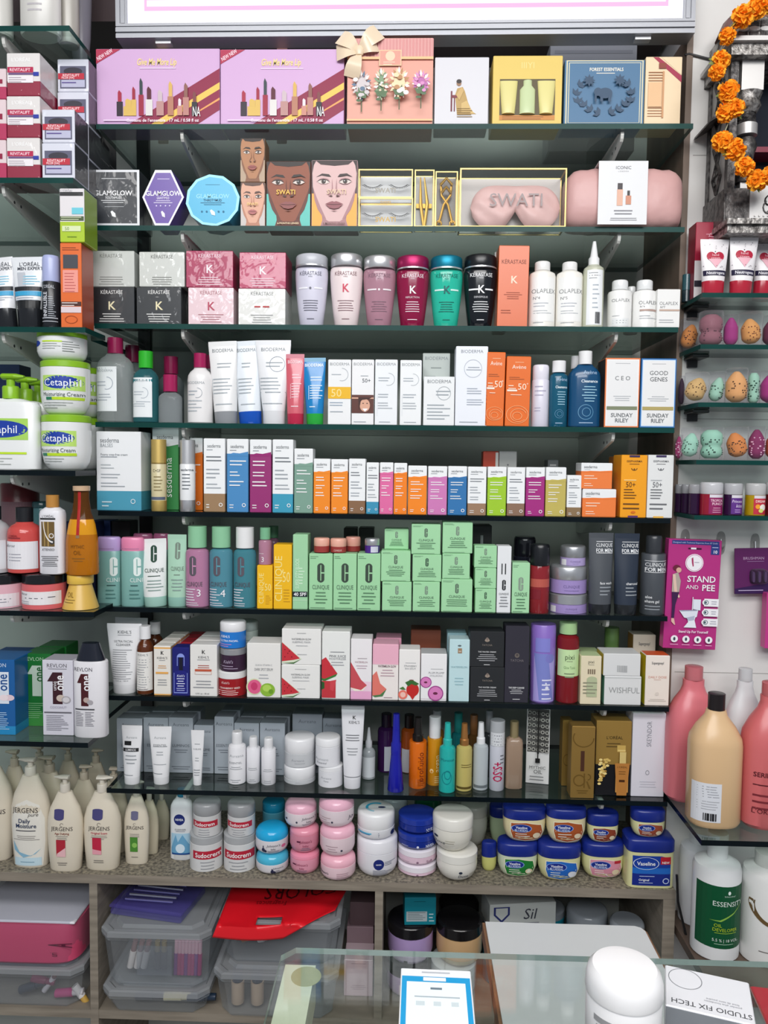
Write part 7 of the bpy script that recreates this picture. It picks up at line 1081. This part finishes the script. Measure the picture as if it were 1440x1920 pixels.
# garland
MG = bpy.data.meshes.new('marigold')
m = MB(); rg = random.Random(5)
for i in range(90):
    zc = 1-1.7*i/90; a = i*2.39996; rr = math.sqrt(max(0, 1-zc*zc)); n_ = Vector((rr*math.cos(a), -zc, rr*math.sin(a))); t_ = n_.orthogonal().normalized(); b_ = n_.cross(t_)
    an = rg.uniform(0, 6.3); t2 = t_*math.cos(an)+b_*math.sin(an); b2 = n_.cross(t2); k = .0155*rg.uniform(.85, 1.1)
    p = [n_*k*.55, n_*k*.9+t2*k*.26, n_*k*1.08+b2*k*.08+t2*k*.12, n_*k*1.05-t2*k*.2+b2*k*.05, n_*k*.86-t2*k*.28]
    m.add(p, [(0, 1, 2, 3, 4)], mat('ffb030' if rg.random() < .65 else 'fb9418', 'm'))
m.loft([(-.012, .0075, .0075), (-.004, .011, .011), (.004, .012, .012), (.010, .008, .008)], mat('f08c14', 'm'), 2, 12, 0, 0, 'y')
tmp = m.build('marigold', None, smooth=0, fix=False); MG = tmp.data; bpy.data.objects.remove(tmp)
pts = ((1440, 8), (1418, 16), (1392, 32), (1363, 68), (1352, 113), (1344, 135), (1365, 172), (1361, 211), (1379, 203), (1354, 266), (1377, 281), (1396, 313), (1420, 338), (1446, 330))
gp = [P(a, b, Yf-.055) for a, b in pts]; r = empty('marigold_garland', gp[3]); tag(r, 'orange marigold garland draped down the front of the silver shrine', 'garland'); O_ = gp[3]
m = MB(); m.tube([p-O_+Vector((0, .01, 0)) for p in gp], .0011, mat('8a8a62', 's'), 5); m.build('string', r)
for i, p in enumerate(gp):
    o = bpy.data.objects.new('marigold', MG); col.objects.link(o); o.parent = r; o.location = p-O_; o.rotation_euler = (rg.uniform(-.5, .5), rg.uniform(0, 6), rg.uniform(-.6, .6)); k = rg.uniform(.85, 1.15); o.scale = (k, k, k)
    if i % 2 == 0:
        m = MB()
        for e in range(3): a = rg.uniform(0, 6.3); v = Vector((math.cos(a), .2, math.sin(a)))*.017; w = Vector((-math.sin(a), 0, math.cos(a)))*.004; m.add([v*.5, v*.8+w, v*1.25, v*.8-w], [(0, 1, 2, 3)], mat('7c8a4c', 'm'))
        m.build('leaf', r, smooth=0, loc=p-O_, fix=False)
m = MB(); m.tube([P(a, b, YW-.004) for a, b in ((1284, 103), (1292, 101), (1305, 104), (1320, 108), (1340, 113), (1356, 122))], .0022, mat('1c1c20', 's'), 6); tag(m.build('power_cable'), 'thin black cable running over the white wall towards the shrine', 'cable')
m = MB(); m.tube([P(a, b, 1.50) for a, b in ((1269, 1640), (1271, 1690), (1285, 1750), (1304, 1812))], .0025, mat('17171a', 's'), 6); tag(m.build('power_cable'), 'black cable hanging beside the right end of the ledge', 'cable')
# ------------------------------------------------------------------ storage under the ledge
bs = S(); bs.z = BZ+.0005; bs.y = YF; bs.n = 'under the ledge'
def bin_(x0, x1, yt, yb, label, D=.24, z=None, d=None, h=None, goods=(), c='b8bcc0', handle=0):
    x, Y, w, hh, zb = place(bs, x0, x1, yt, yb, d, z); hh = h or hh; r = empty('storage_bin', (x, Y+D/2, zb)); t = .0025; tp = .9
    def ring(z, k, e): a, b = w/2*k-e, D/2*k-e; q = .02; return [(sx*(a-(q if i else 0)), sy*(b-(0 if i else q)), z) for sx, sy, i in ((1, -1, 0), (1, 1, 0), (1, 1, 1), (-1, 1, 1), (-1, 1, 0), (-1, -1, 0), (-1, -1, 1), (1, -1, 1))]
    m = MB(); R_ = [ring(.0, tp, .004), ring(.006, tp, 0), ring(hh-.022, .97, 0), ring(hh-.02, 1, 0), ring(hh-.014, 1, 0)]; v = [p for g in R_ for p in g]
    m.add(v, [(j*8+i, j*8+(i+1) % 8, j*8+8+(i+1) % 8, j*8+8+i) for j in range(4) for i in range(8)]+[tuple(range(7, -1, -1))], mat(c, 'h')); m.build('tub', r, smooth=0)
    m = MB(); R_ = [ring(hh-.0135, 1.01, 0), ring(hh-.004, 1.01, 0), ring(hh-.002, .98, 0), ring(hh-.002, .93, 0), ring(hh-.007, .9, 0), ring(hh-.007, .82, 0), ring(hh, .8, 0)]; v = [p for g in R_ for p in g]
    m.add(v, [(j*8+i, j*8+(i+1) % 8, j*8+8+(i+1) % 8, j*8+8+i) for j in range(6) for i in range(8)]+[tuple(range(48, 56))], mat(c, 'j')); m.build('lid', r, smooth=0)
    if handle: m = MB(); m.box(-w*.16, w*.16, -D/2*.95-.004, -D/2*.93, hh*.25, hh*.72, mat('9a9ea6', 'h')); m.build('front_label_holder', r, smooth=0)
    finish(r, bs, label, 'bin', 'clear storage bins'); q = S(); q.top = zb+hh; q.y = Y; q.x = x; q.w = w; q.D = D; q.z = zb; q.h = hh
    return q
def stick(name, q, u, v, ln, rad, c, label, tilt=0, yaw=0, cap=None, f='s', dep=.035):
    """small cylinder lying or standing inside a bin: u across, v up"""
    r = empty(name, (q.x+(u-.5)*q.w*.9, q.y+dep, q.z+q.h*v)); r.rotation_euler = (0, math.radians(tilt), math.radians(yaw)); m = MB(); m.loft([(0, rad*.95, rad*.95), (.001, rad, rad), (ln*.62, rad, rad)], mat(c, f), 2, 14); m.build('barrel', r)
    m = MB(); m.loft([(ln*.62, rad*.8, rad*.8), (ln*.64, rad*.85, rad*.85), (ln*.99, rad*.8, rad*.8), (ln, rad*.7, rad*.7)], mat(cap or c, f), 2, 14); m.build('cap', r); tag(r, label, 'cosmetic'); return r
qa = bin_(-60, 150, 1815, 1894, 'clear lidded bin at left under the pink parcel', D=.23)
stick('nail_polish', qa, .93, .35, .045, .008, 'd8d4d4', 'white nail polish with golden cap inside the left bin', 145, 0, 'c8a050'); stick('lip_gloss', qa, .74, .15, .06, .009, 'b83a7c', 'pink lip gloss lying in the left bin', 84, 0, 'd0ccd0'); stick('brush', qa, .62, .2, .06, .006, 'c8c4cc', 'white handled brush inside the left bin', 35, 0, '5a2c34'); stick('lip_gloss', qa, .38, .2, .06, .009, '2c3444', 'dark bottle lying in the left bin', 70); stick('lip_gloss', qa, .5, .5, .05, .008, '7a2c50', 'wine coloured tube inside the left bin', 100)
x, Y, w, h, zz = place(bs, -70, 142, 1738, None, qa.y-bs.y+.008, qa.top+.0005)
m = MB(); m.loft([(a, b, c) for a, b, c in ((0, w/2*.96, .1), (.006, w/2, .105), (h*.75, w/2, .105), (h, w/2*.97, .098))], mat('cf4c70', 's'), 6, 40); r = m.build('pink_parcel', loc=(x, Y+.106, zz), smooth=30)
m = MB(); m.box(-w/2*.94, w/2*.94, -.094, .095, h, h+.006, mat('e6e4ea', 's'), .002); m.build('white_sheets', r, smooth=0)
prints(r, [T('A', .86, .55, .6, '5a1c34', .12, 1, 90), T('uri', .8, .3, .2, '5a1c34', .1, 0, 90)], w, 0, h, lambda X_, Z_: (X_, -.1055)); finish(r, bs, 'pink parcel with white sheets on top of the left bin', 'parcel', None)
m = MB(); m.loft([(0, w/2*1.0, .1085), (h*.9, w/2*1.02, .11), (h+.012, w/2*.98, .104), (h+.016, w/2*.9, .09)], mat('eceef2', 'x'), 5, 40); m.build('clear_bag', r, smooth=40)
qb = bin_(188, 388, 1858, 1907, 'flat clear bin, lower of two in the middle bay', D=.26)
for u, c, n_ in ((.25, '4a4c54', 'dark jar'), (.55, 'd8d0a8', 'pale printed tube'), (.8, '243448', 'navy bottle')): stick('cosmetic_tube', qb, u, .3, .06, .009, c, n_+' inside the flat lower bin', 88, 0, dep=.04)
qc = bin_(185, 392, 1748, None, 'tall clear bin in the middle bay under the purple case', D=.26, z=qb.top+.0005, d=qb.y-bs.y, handle=1)
for k in range(3): stick('lipstick', qc, .19+.07*k, .18, .06, .007, 'dcd6d4', '%s white capped lipstick inside the tall middle bin' % ('first', 'second', 'third')[k], 12, 0, '8a6a6c', dep=.04)
for k in range(8): stick('lip_pencil', qc, .66+.035*k, .08, .075, .005, '9c2c6c' if k % 3 else '6c2c7c', 'magenta lip pencil in the row inside the tall middle bin', 2, 0, 'c8a0b0', dep=.04)['group'] = 'magenta lip pencils'
for k in range(2): stick('eyeliner', qc, .46+.07*k, .12, .06, .007, '3a3a40', '%s dark eyeliner inside the tall middle bin' % ('first', 'second')[k], 0, 0, '8a7c54', dep=.05)
x, Y, w, h, zz = place(bs, 206, 350, 1712, None, qc.y-bs.y+.03, qc.top+.001); r = empty('pencil_case', (x, Y+.07, zz)); r.rotation_euler.z = math.radians(-10); PU = mat('6a5cc0', 'h'); h = .024
m = MB(); m.box(-w/2, w/2, -.06, .06, 0, h*.6, PU, .003); m.build('tray', r, smooth=0); m = MB(); m.box(-w/2-.002, w/2+.002, -.062, .062, h*.62, h, PU, .003); m.build('lid', r, smooth=0)
for k in range(5): m = MB(); m.tube([(-w*.35, -.04+.018*k, h+.003), (w*.3, -.03+.016*k, h+.003)], .0028, mat('b8b8cc' if k % 2 else '8a86c0', 'k'), 8); m.build('silver_pencil', r)
finish(r, bs, 'translucent purple flat case full of pencils on the tall middle bin', 'case', None)
qd = bin_(398, 632, 1826, None, 'clear bin with beige bottles, lower right of the middle bay', D=.26, z=BZ+.0005, d=-.02)
for k in range(2): stick('foundation', qd, .13+.18*k, .1, .075, .014, 'c8b098', '%s beige foundation bottle inside the lower right bin' % ('left', 'right')[k], 0, 0, '1c2c44', dep=.045)
qe = bin_(408, 636, 1728, None, 'clear bin under the red bag in the middle bay', D=.24, z=qd.top+.0005, d=0)
stick('cotton_pad', qe, .28, .4, .02, .012, 'e4e0e0', 'white round pad inside the bin under the red bag', 80, dep=.04); stick('tan_tube', qe, .12, .3, .05, .01, 'b87c48', 'tan tube inside the bin under the red bag', 70, dep=.05)
# red carrier bag draped over that bin
zb_ = qe.top+.004; C_ = ((398, 1756), (545, 1746), (640, 1712), (436, 1668), (655, 1664)); nx, ny = 44, 22; vs = []
O_ = PZ(520, 1715, zb_)
def bagp(u, v):
    a = 398+u*(628-398)+16*math.sin(u*3.1)*.4; f = 1757+6*math.sin(u*5)-44*max(0, u-.55)/.45; bx = 436+u*(655-436); by = 1660
    px, py = bx+(a-bx)*v, by+(f-by)*v; p = PZ(px, min(py, 1735), zb_+.003*math.sin(9*u+4*v)+.006*math.exp(-((u-.62)/.14)**2)*v)
    if py > 1735: p = PZ(px, 1735, zb_); q = P(px, py, p.y-.004); p = Vector((q.x, p.y-.004, min(p.z, q.z)))
    return p-O_
for j in range(ny+1):
    for i in range(nx+1): vs.append(bagp(i/nx, j/ny))
hole = lambda i, j: ((i+.5)/nx-.4)**2/.11**2+((j+.5)/ny-.66)**2/.09**2 < 1
fs = [(j*(nx+1)+i, j*(nx+1)+i+1, (j+1)*(nx+1)+i+1, (j+1)*(nx+1)+i) for j in range(ny) for i in range(nx) if not hole(i, j)]
m = MB(); m.add(vs, fs, mat('e81a28', 's')); r = m.build('carrier_bag', loc=O_, smooth=80); sd = r.modifiers.new('thickness', 'SOLIDIFY'); sd.thickness = .0012
m = MB()
def flat_text(t, u0, u1, v0, v1, c, b=0):
    V_, F_, tw = text_geo(t, b); mn = min(p[0] for p in V_); m.add([bagp(u1-(x_-mn)/tw*(u1-u0), v0+y_*(v1-v0))+Vector((0, -.0006, .0016)) for x_, y_ in V_], F_, mat(c))
flat_text('COLORS', .3, .92, .02, .27, '5a0c14', 0); flat_text('Fragrances', .25, .5, .3, .38, '7a1018', 0); m.build('print', r, smooth=0, fix=False)
finish(r, bs, 'bright red carrier bag lying upside down over a clear bin', 'bag', None)
q = carton(bs, 645, 699, 1800, 'c8b0b8', [L(.25, .75, .9, 1, .04, '9a848e', .6), L(.2, .8, .3, 3, .05, 'a8909a', .6)], 'pale mauve carton at the front of the narrow gap', yb=1868, d=None, D=.06)
q2 = carton(bs, 650, 700, 1738, 'a88c94', [D(.35, .3, .05, '6a5058'), D(.65, .3, .05, '6a5058')], 'dusky mauve carton behind the pale mauve one', d=.16, D=.06); carton(bs, 656, 702, 1692, '6a5458', [], 'dark mauve carton stacked on the dusky one', d=.165, D=.055, z=q2.top+.0003)
# right bay
q = jar(bs, 725, 803, 1793, 1813, 'b49cc0', '1a181c', [R(.3, .1, .9, .7, 'd4c0cc')], 'lilac hair mask jar with black lid, lower one', yb=1878, d=None, prof='bowl', group='large hair mask jars')
ql = jar(bs, 727, 812, 1717, 1740, 'b69cd0', '17161a', [R(.1, .02, .84, .5, 'c8bcd4'), R(.36, .04, .44, .24, '3a343c')], 'lilac hair mask jar with black lid, upper one', d=q.y-bs.y, z=q.top+.0003, prof='bowl', group='large hair mask jars')
q = jar(bs, 808, 893, 1795, 1812, 'b8bab8', 'c8cac8', [], 'grey hair mask jar under the peach one', yb=1884, d=None, prof='bowl', group='large hair mask jars')
jar(bs, 818, 904, 1719, 1742, 'd8b080', '151416', [R(.02, .02, .9, .3, 'c8b894')], 'peach hair mask jar with black lid', d=q.y-bs.y, z=q.top+.0003, prof='bowl', group='large hair mask jars')
jar(bs, 822, 898, 1690, 1715, '2c2426', '141315', [], 'dark jar standing behind the peach one', d=.205, group='large hair mask jars')
carton(bs, 757, 816, 1683, '127c8c', [R(.06, .14, .72, .5, 'a8b4b8'), L(.1, .68, .46, 5, .06, '5a6c70'), L(.78, .95, .4, 3, .12, 'c0d4d8'), L(.3, .7, .86, 1, .06, '0c5460')], 'teal carton with grey sticker on the upper lilac jar', d=ql.y-bs.y+.012, D=.05, z=ql.top+.0004, yaw=4)
for a, b, yt, yc, d, lb in ((905, 990, 1722, 1745, .1, 'beside the peach jar'), (990, 1058, 1698, 1712, .15, 'behind the low white table'), (1062, 1138, 1702, 1738, .1, 'with the biggest grey lid'), (1142, 1206, 1725, 1762, .05, 'at the right end of the bay')):
    q = jar(bs, a, b, yt, yc, '16869a', '8c9298', [], 'teal tub with grey lid '+lb, d=d, group='teal tubs with grey lids', cprof='lid'); qq = q if a == 905 else qq
carton(bs, 912, 1040, 1694, 'c4c8c4', [T('Sil', .6, .6, .4, '3a3c48', .3, it=.2), L(.5, .9, .25, 2, .15, '8a8c94'), G([(.06, .9), (.3, .9), (.3, .6), (.18, .3), (.06, .6)], '2c3470'), G([(.09, .86), (.27, .86), (.27, .62), (.18, .4), (.09, .62)], 'c4c8c4')], 'white carton with a navy shield lying across teal tubs', d=.105, D=.075, z=qq.top+.0004, yaw=8)
# ------------------------------------------------------------------ low white table, glass counter and what lies on it
TZ = .78; a, b = PZ(910, 1728, TZ), PZ(1208, 1742, TZ); r = empty('low_table', (a.x, a.y, 0)); w = b.x-a.x; tag(r, 'low table with plain white top and brown edge behind the glass counter', 'table')
m = MB(); yy = -.34; pts = [(0, yy), (w+.0, yy), (w, -.012), (w-.004, -.004), (w-.012, 0), (0, 0)]; m.extrude(pts, TZ-.0035, TZ, mat('c9cccd', 's'), 'z'); m.build('white_top', r, smooth=0)
m = MB(); m.extrude([(p+(-.004 if p < .01 else .004), q_+(.003 if q_ > -.05 else 0)) for p, q_ in pts], TZ-.028, TZ-.0036, noisy('table_edge', '6a4a34', '8a6448', 30, .5, .1), 'z'); m.build('edge_board', r, smooth=0)
for lx in (.012, w-.04):
    for ly in (yy+.012, -.06): m = MB(); m.box(lx, lx+.028, ly, ly+.028, 0, TZ-.028, mat('7a5a44', 's')); m.build('leg', r, smooth=0)
CZ = 1.0; a = PZ(531, 1776, CZ); r = empty('glass_counter', (a.x, a.y, 0)); tag(r, 'glass topped shop counter with a cream edge strip', 'counter'); w = .95; dp = .45; GT = .0055
CG = GLASS.copy(); CG.name = 'counter_glass'; [n for n in CG.node_tree.nodes if n.type == 'BSDF_TRANSPARENT'][0].inputs[0].default_value = (.93, .97, .955, 1)
m = MB(); p = [(0, -dp), (w, -dp), (w, 0), (.012, 0), (0, -.012)]; v = [(x_, y_, CZ-GT) for x_, y_ in p]+[(x_, y_, CZ) for x_, y_ in p]; m.add(v, [tuple(range(4, -1, -1)), tuple(range(5, 10))], CG); m.build('glass_top', r, smooth=0, fix=False)
m = MB(); m.add(v, [(i, (i+1) % 5, 5+(i+1) % 5, 5+i) for i in range(5)], mat('8c9c98', 'g')); m.build('glass_edge', r, smooth=0, fix=False)
m = MB(); m.box(.004, .032, -dp, -.012, .955, CZ-.0085, noisy('cream_strip', 'c8c6ac', 'dedcc8', 12, .5, .05)); m.build('cream_strip', r, smooth=0)
m = MB(); m.box(.004, .022, -dp, -.012, .5, .955, mat('b8b4a0', 's')); m.build('side_panel', r, smooth=0); m = MB(); m.box(.004, w, -dp, -.012, .0, .5, mat('5a4a40', 's')); m.build('base_cabinet', r, smooth=0)
m = MB(); m.box(w-.02, w, -dp, -.012, .5, CZ-.0085, mat('b8b4a0', 's')); m.build('side_panel', r, smooth=0)
p = PZ(574, 1831, CZ-.0084)-Vector((a.x, a.y, 0)); m = MB(); m.loft([(CZ-.0086, .0135, .0135), (CZ-.0081, .0135, .0135)], mat('b0ac84', 's'), 2, 28, p.x, p.y); m.build('round_sticker', r)
# payment card lying on the glass (its code is left out)
a, b = PZ(752, 1818, CZ), PZ(882, 1823, CZ); w = b.x-a.x; m = MB(); m.box(0, w, -.105, 0, 0, .0015, mat('e9ebee', 's'), .0006); r = m.build('payment_card', loc=(a.x, a.y, CZ+.0002), smooth=0); r.rotation_euler.z = math.radians(-1.2)
m = MB()
def fl(x0_, x1_, y0_, y1_, c, k): m.add([(x0_*w, -y1_*.105, .0016+k*.0001), (x1_*w, -y1_*.105, .0016+k*.0001), (x1_*w, -y0_*.105, .0016+k*.0001), (x0_*w, -y0_*.105, .0016+k*.0001)], [(0, 1, 2, 3)], mat(c))
fl(.02, .98, .1, .97, '1d9ad2', 1); fl(.09, .91, .17, .9, 'e6f2f6', 2); fl(.32, .64, .11, .155, 'e9ebee', 2); fl(.42, .58, .235, .26, '6a7c88', 3); fl(.2, .82, .34, .355, 'a8b4bc', 3); fl(.22, .34, .4, .45, 'c8d4d8', 3); fl(.46, .56, .4, .45, 'c8d4d8', 3); fl(.7, .8, .4, .45, 'c8d4d8', 3); fl(.3, .7, .04, .055, 'b8bcc4', 3); m.build('print', r, smooth=0, fix=False); tag(r, 'white and blue payment card lying on the glass counter', 'card')
cs = S(); cs.z = CZ+.0003; cs.y = .54; cs.n = 'on the glass counter'
c = PZ(1171, 1812, 1.076); R_ = .0285; r = empty('cream_jar', (c.x, c.y, CZ+.0002)); WJ = mat('e6e5e6', 's')
m = MB(); m.loft([(0, R_*.86, R_*.86), (.003, R_*.92, R_*.92), (.03, R_*.97, R_*.97), (.056, R_*.97, R_*.97), (.0575, R_*.94, R_*.94)], WJ, 2, 48); m.build('body', r)
m = MB(); m.loft([(.0575, R_*.99, R_*.99), (.059, R_*1.0, R_*1.0), (.067, R_*.985, R_*.985), (.073, R_*.93, R_*.93), (.0765, R_*.82, R_*.82), (.0778, R_*.6, R_*.6), (.0778, .0001, .0001)], WJ, 2, 48); m.build('lid', r)
fr = lambda X_, Z_: (max(-.96, min(.96, X_/R_/.975))*R_*.975, -R_*.975*math.sqrt(1-max(-.96, min(.96, X_/R_/.975))**2))
prints(r, [R(.06, .78, .4, .86, '9a9a9c'), L(.08, .4, .74, 2, .05, 'a0a0a2'), T('4', .8, .6, .34, '3a3436', .2, 1), R(.46, .56, .62, .74, '8a8a8c')]+[R(.1+.025*i, .5, .112+.025*i+.008*(i % 2), .68, '3a3a3c') for i in range(10)], 2*R_, 0, .056, fr, name='print'); finish(r, cs, 'white round jar with domed lid and a black 4', 'jar', None)
a, b = PZ(1247, 1808, CZ+.03), PZ(1404, 1842, CZ+.03); v = b-a; w = v.length; an = math.atan2(v.y, v.x); D_ = .052; m = MB(); m.box(0, w, -D_, 0, 0, .0297, mat('d8d9dd', 's'), .0008); m.box(.0005, w-.0005, -D_-.0004, -D_+.0004, .001, .0285, mat('7c8086', 's')); r = m.build('powder_box', loc=(a.x, a.y, CZ+.0002), smooth=0); r.rotation_euler.z = an
m = MB()
def ft(t, u, v_, hh, wd_, c):
    V_, F_, tw = text_geo(t, 0); sx = min(hh, wd_*w/tw); m.add([(u*w-x_*sx, -v_*D_-y_*hh, .0299) for x_, y_ in V_], F_, mat(c))
ft('STUDIO FIX TECH', .52, .8, .0055, .9, '3a3c40'); ft('powder plus foundation', .66, .68, .002, .5, '8a8c92'); ft('fond de teint poudre', .66, .62, .002, .46, '8a8c92')
n = 40; m.add([(w*.24+(.0125+k)*math.cos(6.2832*i/n), -D_*.27-(.0125+k)*math.sin(6.2832*i/n), .0299) for i in range(n) for k in (0, .0005)], [(2*i, (2*i+2) % (2*n), (2*i+3) % (2*n), 2*i+1) for i in range(n)], mat('6a6c72'))
m.build('print', r, smooth=0, fix=False); finish(r, cs, 'white powder box with upside down lettering and a thin ring', 'box', None)
a = PZ(1406, 1848, CZ+.004); m = MB(); m.box(0, .05, -.06, 0, 0, .004, mat('a0202c', 'w'), .001); r = m.build('red_packet', loc=(a.x, a.y, CZ+.0002), smooth=0); r.rotation_euler.z = math.radians(-8); finish(r, cs, 'red film wrapped packet at the right end', 'packet', None)
